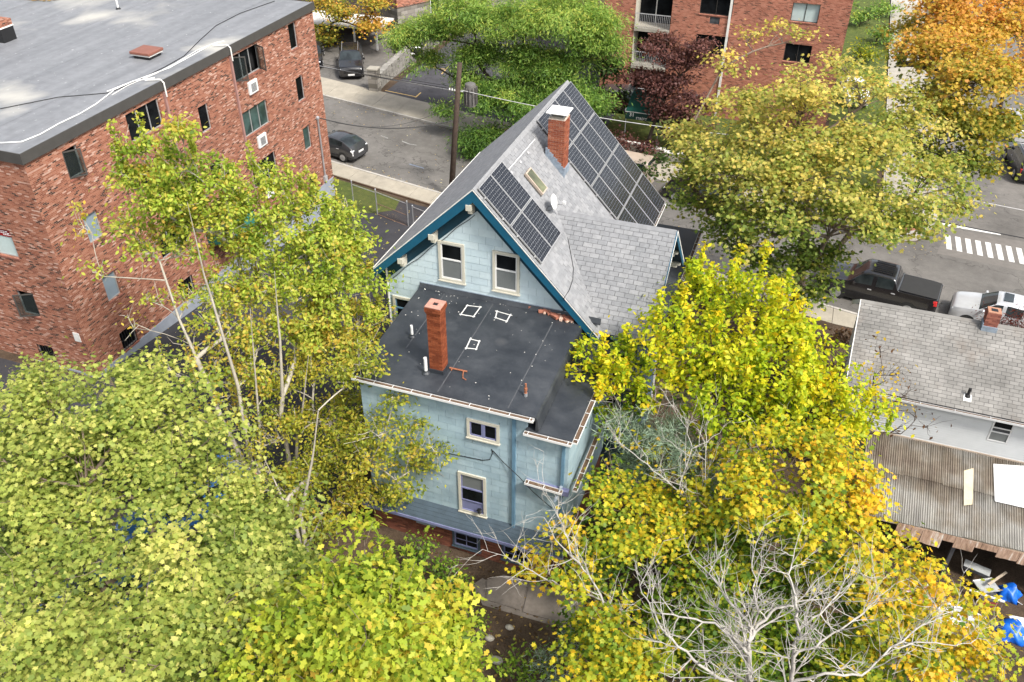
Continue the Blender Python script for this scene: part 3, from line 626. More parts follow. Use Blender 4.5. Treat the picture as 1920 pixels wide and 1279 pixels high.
# --- chimney on the main roof: every brick its own piece
def brick_stack(name, parent, x0, x1, y0, y1, z0, z1, mat, core, nb=300, bl=.20, bh=.06, joint=.011, taper=0.0, corbel=0):
    c = MB(); c.box(x0 + .012, x1 - .012, y0 + .012, y1 - .012, z0, z1 - .004); st = c.build(name, M[core], parent)
    meshes = {}
    def put(cx, cy, z, lx, ly):
        key = (round(lx, 2), round(ly, 2))
        if key not in meshes: b = MB().box(-lx / 2, lx / 2, -ly / 2, ly / 2, -bh / 2, bh / 2); meshes[key] = b.mesh('brick', M[mat])
        o = link('brick', meshes[key], None, st); o.location = (cx, cy, z); o.rotation_euler = (random.gauss(0, .008), random.gauss(0, .008), random.gauss(0, .012)); return o
    r = 0; z = z0 + bh / 2
    top = z1 - corbel * (bh + joint)
    while z + bh / 2 <= z1 + 1e-6:
        ex = .022 * max(0, min(2, int((z - top) / (bh + joint)) + 1)) if corbel and z > top else 0
        for axis in (0, 1):
            a0, a1 = (x0 - ex, x1 + ex) if axis == 0 else (y0 - ex + .1, y1 + ex - .1)
            L = a1 - a0; n = max(1, round(L / (bl + joint))); cut = [a0 + L * i / n for i in range(n + 1)]
            if r % 2: cut = [a0] + [a0 + L * (i + .5) / n for i in range(n)] + [a1]
            for side in (0, 1):
                if axis == 0 and side == 1 and y1 - y0 > .2: pass
                for i in range(len(cut) - 1):
                    l = cut[i + 1] - cut[i] - joint; c0 = (cut[i] + cut[i + 1]) / 2; dep = .10
                    if axis == 0: put(c0, (y0 - ex + dep / 2) if side == 0 else (y1 + ex - dep / 2), z, l, dep - .002)
                    else: put((x0 - ex + dep / 2) if side == 0 else (x1 + ex - dep / 2), c0, z, dep - .002, l - .002)
        z += bh + joint; r += 1
    return st
ch = brick_stack('chimney', HX, -8.72, -8.10, 28.30, 28.92, 9.75, 11.92, 'chimney_brick', 'mortar_pale', bl=.19)
b = MB(); b.box(-8.68, -8.14, 28.34, 28.88, 11.92, 11.97); b.build('chimney_crown', M['concrete'], ch)
b = MB()
for x in (-8.66, -8.2):
    for y in (28.38, 28.80): b.box(x, x + .05, y, y + .05, 11.97, 12.10)
b.build('cap_legs', M['galv'], ch); b = MB(); b.box(-8.80, -8.02, 28.22, 29.0, 12.10, 12.135); bevel(b.build('chimney_cap', M['white'], ch), .01)
fl = MB()   # stepped lead flashing
for i in range(10):
    x = -8.78 + i * .075; zt = RID[1] - (x - RID[0]) * (RID[1] - ER[1]) / (ER[0] - RID[0])
    fl.box(x, x + .072, 28.27 - .003 * (i % 2), 28.30, zt - .2, zt + .30 + .03 * (i % 2))
fl.build('flashing', M['lead'], ch)
fb = MB(); zt = RID[1] - (-8.10 - RID[0]) * (RID[1] - ER[1]) / (ER[0] - RID[0]); fb.box(-8.10, -8.06, 28.27, 28.95, zt - .25, zt + .26); fb.build('flashing', M['lead'], ch)
# --- skylight
sk = [rp(p) for p in ((988, 331), (1000, 323), (1031, 360), (1019, 373))]
def rfp(y, dwn, h): return np.array([RID[0], y, RID[1]]) - upR * dwn + nR * h
y0s, y1s, d0s, d1s = 26.22, 26.74, .98, 1.92
b = MB(); b.obox(rfp(y0s, d0s, -.05), (0, y1s - y0s, 0), -upR * (d1s - d0s), nR * .17); sw = b.build('skylight', M['tan'], HX)
MB().obox(rfp(y0s + .05, d0s + .05, .121), (0, y1s - y0s - .1, 0), -upR * (d1s - d0s - .1), nR * .012).build('pane', M['skylight_glass'], sw)
MB().obox(rfp(y0s - .06, d0s + .02, .012), (0, .06, 0), -upR * (d1s - d0s), nR * .03).build('flashing', M['fascia_dark'], sw)
# white conduit and its feet
MB().tube([rfp(24.95, .45, .09), rfp(28.25, .48, .09)], .018, 6).build('conduit', M['white'], HX)
for y in (25.6, 26.5, 27.3): MB().obox(rfp(y, .56, .008), (0, .12, 0), -upR * .1, nR * .05).build('conduit_foot', M['conduit'], HX)
# cable over the roof
pts = [rp(p) + nR * .03 for p in ((1050, 408), (1060, 430), (1068, 470), (1074, 503), (1073, 524), (1066, 545), (1056, 560))] + [np.array([-6.45, YG - .06, 7.35]), np.array([-6.62, YG - .05, 7.2]), np.array([-6.4, YG - .06, 6.98])]
MB().tube(pts, .012, 5).build('cable', M['black'], HX)
# --- black flat-roofed rear wing
FX0, FXS, FX1 = -11.8, -5.85, -4.72; FYB, FYF = YG, 18.62; zb_, zf_ = 7.08, 6.86
GB = ground_z(-8, 18.6)
rw = MB(); rw.box(FX0 + .12, FXS - .28, FYF + .14, FYB - .02, GB + 1.55, zf_ - .14); rear = rw.build('rear_walls', M['siding_gap'], HX)
rw = MB(); rw.box(FXS - .279, FX1 - .12, FYF + .142, FYB - .02, GB + 1.55, 6.2); rear2 = rw.build('side_bay_walls', M['side_wall'], HX)
yw = FYF + .14
holes = [(-8.08, -7.02, 5.36, 6.11), (-8.45, -7.49, 1.95, 3.74)]
sidr.face(rear, (0, yw, 0), (1, 0, 0), (0, 0, 1), [(FX0 + .12, GB + 1.6), (FXS - .28, GB + 1.6), (FXS - .28, zf_ - .14), (FX0 + .12, zf_ - .14)], holes=holes)
sidr.face(rear2, (0, yw + .002, 0), (1, 0, 0), (0, 0, 1), [(FXS - .28, GB + 1.6), (FX1 - .12, GB + 1.6), (FX1 - .12, 6.2), (FXS - .28, 6.2)])
sidr.face(rear2, (FX1 - .12, 0, 0), (0, 1, 0), (0, 0, 1), [(yw, GB + 1.6), (FYB - .02, GB + 1.6), (FYB - .02, 6.2), (yw, 6.2)])
win_frame(rear, ('y', yw, -1), (-7.55, 5.735), 1.06, .75, ('cream', 'lilac'), 'pair', trim=.09)
win_frame(rear, ('y', yw, -1), (-7.97, 2.845), .96, 1.79, ('cream', 'lilac'), 'open_low', pane=('window_dark', 'screen_grey'), trim=.09)
# roof slabs
fr = MB(); fr.prism([(FX0, FYF, zf_), (FXS, FYF, zf_), (FXS, FYB, zb_), (FX0, FYB, zb_)], (0, 0, -.14)); froof = fr.build('flat_roof', M['black_membrane'], HX)
lz = 6.30
lo = MB(); lo.prism([(FXS - .3, FYF, lz), (FX1, FYF, lz - .02), (FX1, FYB, lz + .10), (FXS - .3, FYB, lz + .12)], (0, 0, -.12)); lroof = lo.build('lower_flat_roof', M['black_membrane'], HX)
# edge roll of the step, upturned membrane against the gable wall
st = MB(); st.prism([(FXS, FYF + .01, zf_ + .004), (FXS + .05, FYF + .01, zf_ - .08), (FXS + .10, FYF + .01, lz + .04), (FXS, FYF + .01, lz + .04)], (0, FYB - FYF - .02, .2)); st.build('step_edge', M['black_membrane'], froof)
up_ = MB(); up_.prism([(FX0, FYB - .1, zb_ + .004), (FX0, FYB - .012, zb_ + .16), (FX0, FYB - .012, zb_ - .05), (FX0, FYB - .1, zb_ - .05)], (FXS - FX0 + .6, 0, 0)); up_.build('upstand', M['black_membrane'], froof)
MB().box(FX0, -6.2, FYB - .03, FYB - .013, zb_ + .155, zb_ + .185).build('wall_strip', M['lead'], froof)
for a, b2 in (((735, 717), (862, 560)), ((972, 800), (1046, 582)), ((790, 775), (1000, 560))): pass
sm = MB()
def rz_(y): return zf_ + (zb_ - zf_) * (y - FYF) / (FYB - FYF)
for x, ya, yb in ((-9.0, FYF + .1, FYB - .2), (-6.75, FYF + .1, FYB - .6), (-10.8, 20.3, FYB - .2)):
    sm.prism([(x - .018, ya, rz_(ya) + .002), (x + .018, ya, rz_(ya) + .002), (x + .018, yb, rz_(yb) + .002), (x - .018, yb, rz_(yb) + .002)], (0, 0, .006))
sm.build('membrane_seam', M['seam'], froof)
# white painted squares
fn = np.array([0, -(zb_ - zf_), FYB - FYF]); fn /= np.linalg.norm(fn)
fpx = lambda p: onp(p, (FX0, FYB, zb_), fn)
for q in (((876, 573), (901, 576), (888, 594), (864, 590)), ((932, 584), (957, 591), (950, 603), (929, 596)), ((882, 636), (899, 640), (893, 655), (874, 653))):
    c = [fpx(p) for p in q]; b = MB()
    for i in range(4):
        d = (c[(i + 1) % 4] - c[i]); L = np.linalg.norm(d); d /= L; n = np.cross(fn, d)
        e = .03 + .05 * random.random(); b.obox(c[i] - d * e - n * .022 + fn * (.004 + .001 * i), d * (L + 2 * e), n * .04, fn * .004)
    b.build('chalk_square', M['road_paint'], froof)
# gutters of the rear wing
G1 = gutter((FX0, FYF - .01, zf_ - .03), (FXS - .03, FYF - .01, zf_ - .03), (0, -1, 0), HX)
G2 = gutter((FXS - .33, FYF - .01, lz - .03), (FX1 + .02, FYF - .01, lz - .05), (0, -1, 0), HX)
G3 = gutter((FX1 + .01, FYF + .0, lz - .05), (FX1 + .01, FYB - .5, lz + .04), (1, 0, 0), HX)
MB().box(FX0 - .03, FX0 - .002, FYF, FYB - .03, zf_ - .16, zf_ + .03).build('edge_trim', M['white_dirty'], froof)
G4 = gutter((FX1 + .09, FYF + .05, 4.25), (FX1 + .09, FYB - .8, 4.3), (1, 0, 0), HX)
# lilac bay gutter at mid height
MB().box(FXS - .27, FX1 - .02, yw - .17, yw - .004, 3.98, 4.18).build('bay_fascia', M['lilac'], HX)
gutter((FXS - .25, yw - .17, 4.30), (FX1 - .18, yw - .17, 4.24), (0, -1, 0), HX, .18, .07)
# downspouts
MB().box(-6.59, -6.49, yw - .10, yw - .012, GB + .05, zf_ - .25).build('downspout', M['steel_blue'], HX)
MB().box(-5.02, -4.93, yw - .10, yw - .012, 4.32, 6.05).build('downspout', M['steel_blue'], HX)
MB().prism([(-5.02, yw - .1, 4.32), (-4.93, yw - .1, 4.32), (-5.05, yw - .34, 3.9), (-5.14, yw - .34, 3.9)], (0, -.06, -.02)).build('downspout_elbow', M['lead'], HX)
MB().box(-5.0, -4.93, yw - .09, yw - .012, GB + .4, 3.95).build('downspout', M['steel_blue'], HX)
# cables on the rear wall
w1 = [ony(p, yw - .03) for p in ((840, 850), (880, 858), (905, 863), (918, 862), (924, 850), (922, 842))]
MB().tube(w1, .012, 5).build('cable', M['black'], HX)
MB().tube([ony((924, 845), yw - .03), ony((945, 868), yw - .05), ony((972, 893), yw - .2), ony((1000, 923), yw - .2), ony((1035, 953), yw - .03)], .012, 5).build('cable', M['black'], HX)
# ledge roof over the brick basement
le = MB(); le.prism([(FX0 - .1, yw - .005, GB + 1.93), (FX1 + .0, yw - .005, GB + 1.93), (FX1 + .0, yw - .50, GB + 1.52), (FX0 - .1, yw - .50, GB + 1.52)], (0, 0, -.08)); led = le.build('skirt_roof', M['ledge_blue'], HX)
for i in range(4):
    z = .12 + i * .105; MB().prism([(FX0 - .1, yw - z - .003, GB + 1.94 - z * .83), (FX1, yw - z - .003, GB + 1.94 - z * .83), (FX1, yw - z - .02, GB + 1.925 - z * .83), (FX0 - .1, yw - z - .02, GB + 1.925 - z * .83)], (0, 0, .006)).build('course_edge', M['ledge_blue'], led)
MB().box(FX0 - .1, FX1, yw - .535, yw - .502, GB + 1.42, GB + 1.53).build('skirt_fascia', M['lilac'], HX)
MB().box(FX0 - .1, FX1, yw - .50, yw - .14, GB + 1.36, GB + 1.40).build('skirt_soffit', M['steel_blue'], HX)
MB().box(FX0 + .1, FX1 - .14, yw - .13, FYB - .1, GB - .3, GB + 1.549).build('basement_walls', M['base_brick'], HX)
for p, w in (((875, 1008), 1.0), ((968, 1030), 1.0)):
    q = ony(p, yw - .13); win_frame(HX, ('y', yw - .13, -1), (q[0], GB + .78), w, 1.0, ('ledge_blue', 'lilac'), 'grid', trim=.07)
q = ony((800, 985), yw - .13); MB().box(q[0] - .35, q[0] + .35, yw - .2, yw - .132, GB + .9, GB + 1.15).build('vent_panel', M['foundation'], HX)
# front and side porch roofs toward the street
b = MB(); b.box(-9.3, -3.98, 34.0, 37.6, 3.36, 3.5); pr = b.build('porch_roof', M['black_membrane'], HX); b = MB(); b.box(-5.44, -3.98, 29.3, 33.999, 3.36, 3.498); b.build('porch_roof', M['black_membrane'], HX)
gutter((-3.97, 33.0, 3.5), (-3.97, 37.7, 3.5), (1, 0, 0), HX, .15)
for x, y in ((-4.2, 37.3), (-6.5, 37.3), (-9.0, 37.3), (-4.2, 30.0)):
    MB().box(x - .07, x + .07, y - .07, y + .07, ground_z(x, y) - .1, 3.36).build('porch_post', M['white'], HX)
sidr.emit(300); gsid.emit(0); big.full += shin.full; big.rest += shin.rest; big.emit(300)
# ------------------------------------------------------------------ solar arrays on the roof
def solar(rows, cols, y0, d0, label, skip=()):
    t = thing('solar_array', rfp(y0, d0, 0), label, 'solar array')
    pw, ph, g = 1.046, 1.559, .018
    for r in range(rows):
        for c in range(cols):
            o = rfp(y0 + c * (pw + g), d0 + r * (ph + g * 1.6), .12); A_ = np.array([0, 1.0, 0]); D_ = -upR; f = MB(); e = .022
            f.obox(o - nR * .04, A_ * pw, D_ * e, nR * .046); f.obox(o - nR * .04 + D_ * (ph - e), A_ * pw, D_ * e, nR * .046)
            f.obox(o - nR * .04 + D_ * e, A_ * e, D_ * (ph - 2 * e), nR * .046); f.obox(o - nR * .04 + D_ * e + A_ * (pw - e), A_ * e, D_ * (ph - 2 * e), nR * .046)
            fr = f.build('solar_panel', M['alu'], t)
            p = MB(); q = [o + A_ * e + D_ * e, o + A_ * (pw - e) + D_ * e, o + A_ * (pw - e) + D_ * (ph - e), o + A_ * e + D_ * (ph - e)]
            p.poly([k + nR * .001 for k in q], [(0, 0), (1, 0), (1, 1), (0, 1)]); gl = p.build('cell_glass', M['solar_glass'], fr)
            n = gl.data.polygons[0].normal
            if np.dot(n, nR) < 0: gl.data.flip_normals()
            MB().obox(o + A_ * e + D_ * e - nR * .03, A_ * (pw - 2 * e), D_ * (ph - 2 * e), nR * .028).build('back_sheet', M['black'], fr)
    for r in range(rows):
        for fr_ in (.22, .78):
            c = rfp(y0 - .06, d0 + r * (ph + g * 1.6) + ph * fr_, .008); MB().obox(c, (0, .1, 0), -upR * .05, nR * .09).build('mount_foot', M['alu'], t)
            MB().obox(rfp(y0 - .02, d0 + r * (ph + g * 1.6) + ph * fr_, .05), (0, cols * (pw + g) + .02, 0), -upR * .04, nR * .028).build('rail', M['black'], t)
    return t
solar(2, 2, 23.40, .09, 'small solar array of four panels beside the rear gable edge')
solar(4, 4, 29.26, .09, 'large solar array of sixteen dark panels on the street end of the roof')
# ------------------------------------------------------------------ things on the flat roof
cb = fpx((831, 702)); 
st2 = brick_stack('rear_chimney', HX, cb[0] - .44, cb[0], cb[1] - .02, cb[1] + .40, rz_(cb[1]) + .10, rz_(cb[1]) + 2.42, 'stack_brick', 'mortar_red', bl=.2, bh=.062, joint=.008, corbel=3)
b = MB(); b.box(cb[0] - .47, cb[0] + .03, cb[1] - .05, cb[1] + .43, rz_(cb[1]) - .05, rz_(cb[1]) + .14); b.build('membrane_boot', M['black_membrane'], st2)
zt = rz_(cb[1]) + 2.42
b = MB()
for q in ((cb[0] - .47, cb[0] - .30, cb[1] - .05, cb[1] + .43), (cb[0] - .14, cb[0] + .03, cb[1] - .05, cb[1] + .43), (cb[0] - .30, cb[0] - .14, cb[1] - .05, cb[1] + .12), (cb[0] - .30, cb[0] - .14, cb[1] + .27, cb[1] + .43)): b.box(*q, zt + .002, zt + .03)
b.build('chimney_crown', plain('crown_mortar', (.36, .19, .145), .95, vary=.3, scale=10), st2)
MB().box(cb[0] - .30, cb[0] - .14, cb[1] + .12, cb[1] + .27, zt - .1, zt + .004).build('flue', M['black'], st2)
for p, h, r in (((799, 700), .62, .055), ((773, 632), .48, .045)):
    c = fpx(p); k = MB().lathe(c + np.array([0, 0, -.02]), (0, 0, 1), [(0, r), (h, r), (h, r * .8), (h - .05, r * .78)], 14).build('vent_pipe', M['white'], HX); smooth_by_angle(k)
    MB().lathe(c + np.array([0, 0, -.02]), (0, 0, 1), [(0, r + .08), (.05, r + .07), (.10, r + .012), (.14, r + .01)], 14).build('pipe_boot', M['black_membrane'], k)
c = fpx((985.5, 742)); k = MB().lathe(c, (0, 0, 1), [(0, .055), (.12, .05), (.13, .04), (.2, .04), (.21, .055), (.30, .05), (.31, .035), (.46, .03)], 10).build('soil_pipe', M['rust'], HX); MB().lathe(c, (0, 0, 1), [(-.01, .06), (.11, .058)], 10).build('pipe_collar', M['galv'], k)
# rusty iron bracket lying beside the chimney
t = thing('iron_bracket', fpx((860, 695)), 'rusty iron bracket lying beside the rear chimney on the black roof', 'scrap iron')
a, b2 = fpx((843, 692)) + fn * .05, fpx((876, 699)) + fn * .05
MB().tube([a, b2], .028, 6).build('bar', M['rust'], t); MB().tube([fpx((846, 696)) + fn * .03, a + (b2 - a) * .15], .02, 6).build('foot', M['rust'], t)
MB().tube([a + (b2 - a) * .8, fpx((868, 703)) + fn * .03, fpx((868, 710)) + fn * .02, fpx((874, 713)) + fn * .02], .018, 6).build('hook', M['rust'], t)
# broken bricks along the gable wall
def loose(px, s, label, grp, yy=None):
    c = fpx(px); b = MB(); L, W_, H_ = .20 * s, .10 * s * random.uniform(.8, 1.1), .065 * s
    b.box(-L / 2, L / 2, -W_ / 2, W_ / 2, 0, H_)
    for i in range(8): b.v[i] = tuple(np.array(b.v[i]) + np.array([random.uniform(-.012, .012) for _ in range(3)]))
    o = b.build('loose_brick', M['rubble'] if random.random() < .8 else plain('rubble_pale', (.52, .36, .28), .95, vary=.3, scale=9), None)
    o.location = Vector(c) + Vector((0, 0, .014)); o.rotation_euler = (random.gauss(0, .06), random.gauss(0, .06), random.uniform(0, 3.1)); tag(o, label, 'brick', grp); return o
for p, s in (((893, 551), .7), ((900, 552), .8), ((911, 549), 1.5), ((920, 552), .8), ((929, 550), .7), ((905, 554), .6)):
    loose(p, s, 'broken red brick in the small heap between the two gable windows', 'small heap of broken bricks on the flat roof')
for i in range(26):
    u = i / 25; p = (992 + 78 * u + random.uniform(-2, 2), 572 + 30 * u + random.uniform(-5, 5)); s = random.choice((.8, 1.0, 1.1, 1.3, 1.5))
    loose(p, s, 'broken red brick in the long row under the right end of the gable', 'long row of broken bricks on the flat roof')
for p in ((1004, 576), (1060, 600), (1040, 596)): loose(p, 1.5, 'broken red brick in the long row under the right end of the gable', 'long row of broken bricks on the flat roof')
# debris flecks on the flat roof
V = []; F = []
for i in range(85):
    u, v = random.random() ** (1.7 if i % 2 else 1), random.random(); x = FX0 + .2 + u * (FXS - FX0 - .4); y = FYB - .12 - v ** 2.6 * (FYB - FYF - .4); s = random.uniform(.006, .024); z = rz_(y) + .006; k = len(V)
    for j in range(5): t_ = j * 1.257 + random.uniform(-.4, .4); V.append((x + s * math.cos(t_), y + s * math.sin(t_), z))
    V.append((x, y, z + .012)); F += [(k + j, k + (j + 1) % 5, k + 5) for j in range(5)]
me = bpy.data.meshes.new('debris'); me.from_pydata(V, [], F); o = link('roof_debris', me, plain('fleck', (.55, .54, .50), .9)); tag(o, 'scattered pale flecks of debris on the black flat roof', 'debris', kind='stuff')
# satellite dish
P = rp((1030, 396)); t = thing('satellite_dish', P, 'white satellite dish on the roof at the end of the cross gable ridge', 'satellite dish')
dirv = np.array([.93, -.02, .30]); dirv /= np.linalg.norm(dirv); dc = P + np.array([.12, 0, .38])
prof = [(-.05 + .10 * (r / .27) ** 2, r) for r in np.linspace(.01, .25, 7)] + [(.043, .268)] + [(-.062 + .10 * (r / .27) ** 2, r) for r in np.linspace(.25, .01, 6)]
k = MB().lathe(dc, dirv, prof, 24).build('reflector', M['white'], t, smooth=True)
MB().tube([P - nR * .02, P + nR * .14, dc - dirv * .06], .022, 6).build('mast', M['galv'], t)
MB().tube([dc - dirv * .03 - np.array([0, 0, .2]), dc + dirv * .42 - np.array([0, 0, .12])], .014, 6).build('feed_arm', M['white'], t)
MB().obox(dc + dirv * .40 - np.array([.03, .03, .14]), (.1, 0, 0), (0, .08, 0), (0, 0, .1)).build('feed_horn', M['white'], t)
MB().tube([dc + dirv * .4 - np.array([0, 0, .14]), dc + np.array([-.1, -.2, -.1]), P + np.array([-.05, -.2, .12]), P + nR * .03], .008, 4).build('cable', M['black'], t)
# black glove-like object on the sill of the open window
c = ony((899, 958), FYF - .02); t = thing('plastic_bag', c, 'small crumpled black bag hanging at the sill of the lilac rear window', 'bag')
bm = bmesh.new(); bmesh.ops.create_icosphere(bm, subdivisions=2, radius=.09)
for v in bm.verts: v.co = v.co * random.uniform(.6, 1.25)
me = bpy.data.meshes.new('bag'); bm.to_mesh(me); bm.free(); o = link('bag_body', me, M['black']); o.location = Vector(c); o.parent = t; o.matrix_parent_inverse = Matrix.Translation(-t.location)
MB().tube([c, c + np.array([.0, .02, -.22])], .01, 5).build('string', M['black'], t)
# ------------------------------------------------------------------ the brick apartment building on the left
BX, BY0, BY1, BZ = -26.0, 21.5, 41.62, 10.7; BW = -58.0; FZ = .82
BB = thing('apartment_building', (-36, 30, ground_z(-26, 30)), 'large red brick apartment block with a wide flat grey roof at the left', 'building')
def wall_with_openings(name, axis, val, a0, a1, z0, z1, openings, mat, parent, depth=.16, sgn=1):
    """front sheet with real openings, reveals going inward"""
    xs = sorted(set([a0, a1] + [o[0] for o in openings] + [o[1] for o in openings])); zs = sorted(set([z0, z1] + [o[2] for o in openings] + [o[3] for o in openings])); b = MB()
    def P(a, z, d=0): return (val - sgn * d, a, z) if axis == 'x' else (a, val - sgn * d, z)
    def q(p, want):
        n = np.cross(np.array(p[1]) - np.array(p[0]), np.array(p[2]) - np.array(p[1])); b.poly(p if np.dot(n, want) > 0 else p[::-1])
    out = np.array((sgn, 0, 0) if axis == 'x' else (0, sgn, 0), float)
    for i in range(len(xs) - 1):
        for j in range(len(zs) - 1):
            ca, cz = (xs[i] + xs[i + 1]) / 2, (zs[j] + zs[j + 1]) / 2
            if any(o[0] < ca < o[1] and o[2] < cz < o[3] for o in openings): continue
            q([P(xs[i], zs[j]), P(xs[i + 1], zs[j]), P(xs[i + 1], zs[j + 1]), P(xs[i], zs[j + 1])], out)
    for o in openings:
        ctr = np.array(P((o[0] + o[1]) / 2, (o[2] + o[3]) / 2, depth / 2))
        for (p, r) in (((o[0], o[2]), (o[1], o[2])), ((o[1], o[2]), (o[1], o[3])), ((o[1], o[3]), (o[0], o[3])), ((o[0], o[3]), (o[0], o[2]))):
            f = [P(p[0], p[1]), P(r[0], r[1]), P(r[0], r[1], depth), P(p[0], p[1], depth)]; mid = sum(np.array(k) for k in f) / 4; q(f, ctr - mid)
    return b.build(name, M[mat], parent)
def casement(parent, axis, val, o, sgn, n=1, opened=(), pane='window_dark', bars=False, depth=.13, framemat='alu_dark', curtain=None):
    a0, a1, z0, z1 = o
    def P(a, z, d): return np.array((val - sgn * d, a, z) if axis == 'x' else (a, val - sgn * d, z), float)
    A_ = P(1, 0, 0) - P(0, 0, 0); Z_ = np.array([0, 0, 1.0]); Dp = P(0, 0, 1) - P(0, 0, 0); e = .045
    f = MB(); pn = (a1 - a0) / n
    for i in range(n + 1): f.obox(P(a0 + i * pn - (e / 2 if 0 < i < n else (0 if i == 0 else e)), z0 + e, depth - .05), A_ * e, Z_ * (z1 - z0 - 2 * e), Dp * .05)
    f.obox(P(a0, z0, depth - .05), A_ * (a1 - a0), Z_ * e, Dp * .05); f.obox(P(a0, z1 - e, depth - .05), A_ * (a1 - a0), Z_ * e, Dp * .05)
    W = f.build('window', M[framemat], parent)
    for i in range(n):
        x = a0 + i * pn + (e if i == 0 else e / 2); w = pn - e * (1.5 if i in (0, n - 1) else 1) - (.0 if n > 1 else e * .5)
        if i in opened:       # sash swung outwards about a vertical edge
            hinge_hi = opened[i] > 0; ang = abs(opened[i]); hp = P(x + (w if hinge_hi else 0), z0 + e, depth - .05); d = A_ * (-1 if hinge_hi else 1) * math.cos(ang) - Dp * math.sin(ang); h = z1 - z0 - 2 * e; nn_ = np.cross(d, Z_); s = MB()
            for (q, sz) in (((0, 0), (.05, h)), ((w - .05, 0), (.05, h)), ((.05, 0), (w - .1, .05)), ((.05, h - .05), (w - .1, .05))): s.obox(hp + d * q[0] + Z_ * q[1] - nn_ * .018, d * sz[0], Z_ * sz[1], nn_ * .036)
            sh = s.build('open_sash', M['fascia_dark'], W); MB().obox(hp + d * .05 + Z_ * .05 - nn_ * .004, d * (w - .1), Z_ * (h - .1), nn_ * .008).build('pane', M['clear_pane'], W)
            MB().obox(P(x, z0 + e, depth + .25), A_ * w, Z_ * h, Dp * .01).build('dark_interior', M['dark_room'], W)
        else:
            MB().obox(P(x, z0 + e, depth - .02), A_ * w, Z_ * (z1 - z0 - 2 * e), Dp * .01).build('pane', M[pane], W)
    if bars:
        s = MB(); m_ = max(4, int((a1 - a0) / .14))
        for i in range(m_ + 1): s.obox(P(a0 + (a1 - a0 - .02) * i / m_, z0 + .02, .02), A_ * .02, Z_ * (z1 - z0 - .04), Dp * .02)
        s.obox(P(a0, z0, .018), A_ * (a1 - a0), Z_ * .02, Dp * .024); s.obox(P(a0, z1 - .02, .018), A_ * (a1 - a0), Z_ * .02, Dp * .024); s.obox(P(a0, (z0 + z1) / 2, .016), A_ * (a1 - a0), Z_ * .02, Dp * .028); s.build('bars', M['black'], W)
    MB().obox(P(a0 - .02, z0 - .07, -.035), A_ * (a1 - a0 + .04), Z_ * .068, Dp * .12).build('sill', M['brick_sill'], W)
    return W
plain('alu_dark', (.34, .34, .34), .4, metal=.3); plain('brick_sill', (.22, .085, .06), .85, vary=.3, scale=9)
fl = (8.97, 6.2, 3.42)
far1 = [(39.15, 39.88, z, z + 1.3) for z in fl]; tri2 = [(34.2, 36.34, z, z + 1.25) for z in fl]; tri1 = [(26.8, 28.85, z, z + 1.2) for z in fl]; near1 = [(23.25, 24.02, z - .05, z + 1.12) for z in fl]
stair = [(31.15, 31.88, 7.64, 8.86), (31.15, 31.88, 4.9, 6.1)]; bas = [(39.12, 39.89, .92, 1.82), (23.23, 24.15, .84, 1.78), (27.3, 28.3, .9, 1.82), (35.0, 35.9, .9, 1.82)]
ops = far1 + tri2 + tri1 + near1 + stair + bas
sw_ = wall_with_openings('side_wall', 'x', BX, BY0, BY1, FZ, BZ - .02, ops, 'apartment_brick', BB)
for i, o in enumerate(far1): casement(sw_, 'x', BX, o, 1, 1, pane=('window_dark', 'window_dark', 'window_green')[i])
casement(sw_, 'x', BX, tri2[0], 1, 3, {0: -1.05, 2: 1.15}); casement(sw_, 'x', BX, tri2[1], 1, 3, pane='window_green'); casement(sw_, 'x', BX, tri2[2], 1, 3)
for o in tri1: casement(sw_, 'x', BX, o, 1, 3)
casement(sw_, 'x', BX, near1[0], 1, 1, {0: -.62}); casement(sw_, 'x', BX, near1[1], 1, 1, pane='shade_grey'); casement(sw_, 'x', BX, near1[2], 1, 1, pane='shade_grey')
for o in stair: casement(sw_, 'x', BX, o, 1, 1)
for o in bas: casement(sw_, 'x', BX, o, 1, 1, bars=True)
fo = [(-29.0, -27.93, 6.08, 7.32), (-28.85, -27.95, 3.3, 4.45), (-28.85, -27.98, .95, 1.75), (-29.0, -27.93, 8.85, 10.05)]
fw_ = wall_with_openings('rear_wall', 'y', BY0, BW, BX, FZ, BZ - .02, fo, 'apartment_brick', BB, sgn=-1)
W = casement(fw_, 'y', BY0, fo[0], -1, 1, pane='shade_cloth'); casement(fw_, 'y', BY0, fo[1], -1, 1, {0: .5}, pane='shade_grey'); casement(fw_, 'y', BY0, fo[2], -1, 1, bars=True); casement(fw_, 'y', BY0, fo[3], -1, 1)
MB().box(-28.9, -28.0, BY0 + .085, BY0 + .10, 6.95, 7.24).build('red_notice', M['red_sign'], W)
ln = MB()
for zz, x0, x1 in ((7.16, -28.75, -28.15), (7.09, -28.6, -28.1), (7.02, -28.4, -28.06)):
    x = x0
    while x < x1: w = random.uniform(.04, .1); ln.box(x, x + w, BY0 + .078, BY0 + .083, zz, zz + .035); x += w + .03
ln.build('notice_print', M['letter_white'], W)
MB().box(-26.5, -26.2, BY0 - .03, BY0 - .002, 2.5, 2.92).build('vent_plate', M['white_dirty'], BB)
core = MB(); core.box(BW, BX - .5, BY0 + .5, BY1 - .02, FZ - 3, BZ - .25); core.build('core', M['dark_room'], BB)
bk = MB(); bk.box(BW, BX - .001, BY1 - .2, BY1, FZ, BZ - .02); bk.build('street_wall', M['apartment_brick'], BB)
fd = MB(); fd.box(BW, BX + .03, BY0 - .03, BY0 + .3, -1.2, FZ); fd.box(BX - .3, BX + .03, BY0 + .3, BY1 + .02, -2.2, FZ); fd.build('foundation', M['foundation'], BB)
MB().box(BX + .03, BX + .20, BY0 + 3, BY1, ground_z(-26, 22) - 2.5, ground_z(-26, 41) + .16).build('footing', M['kerb'], BB)
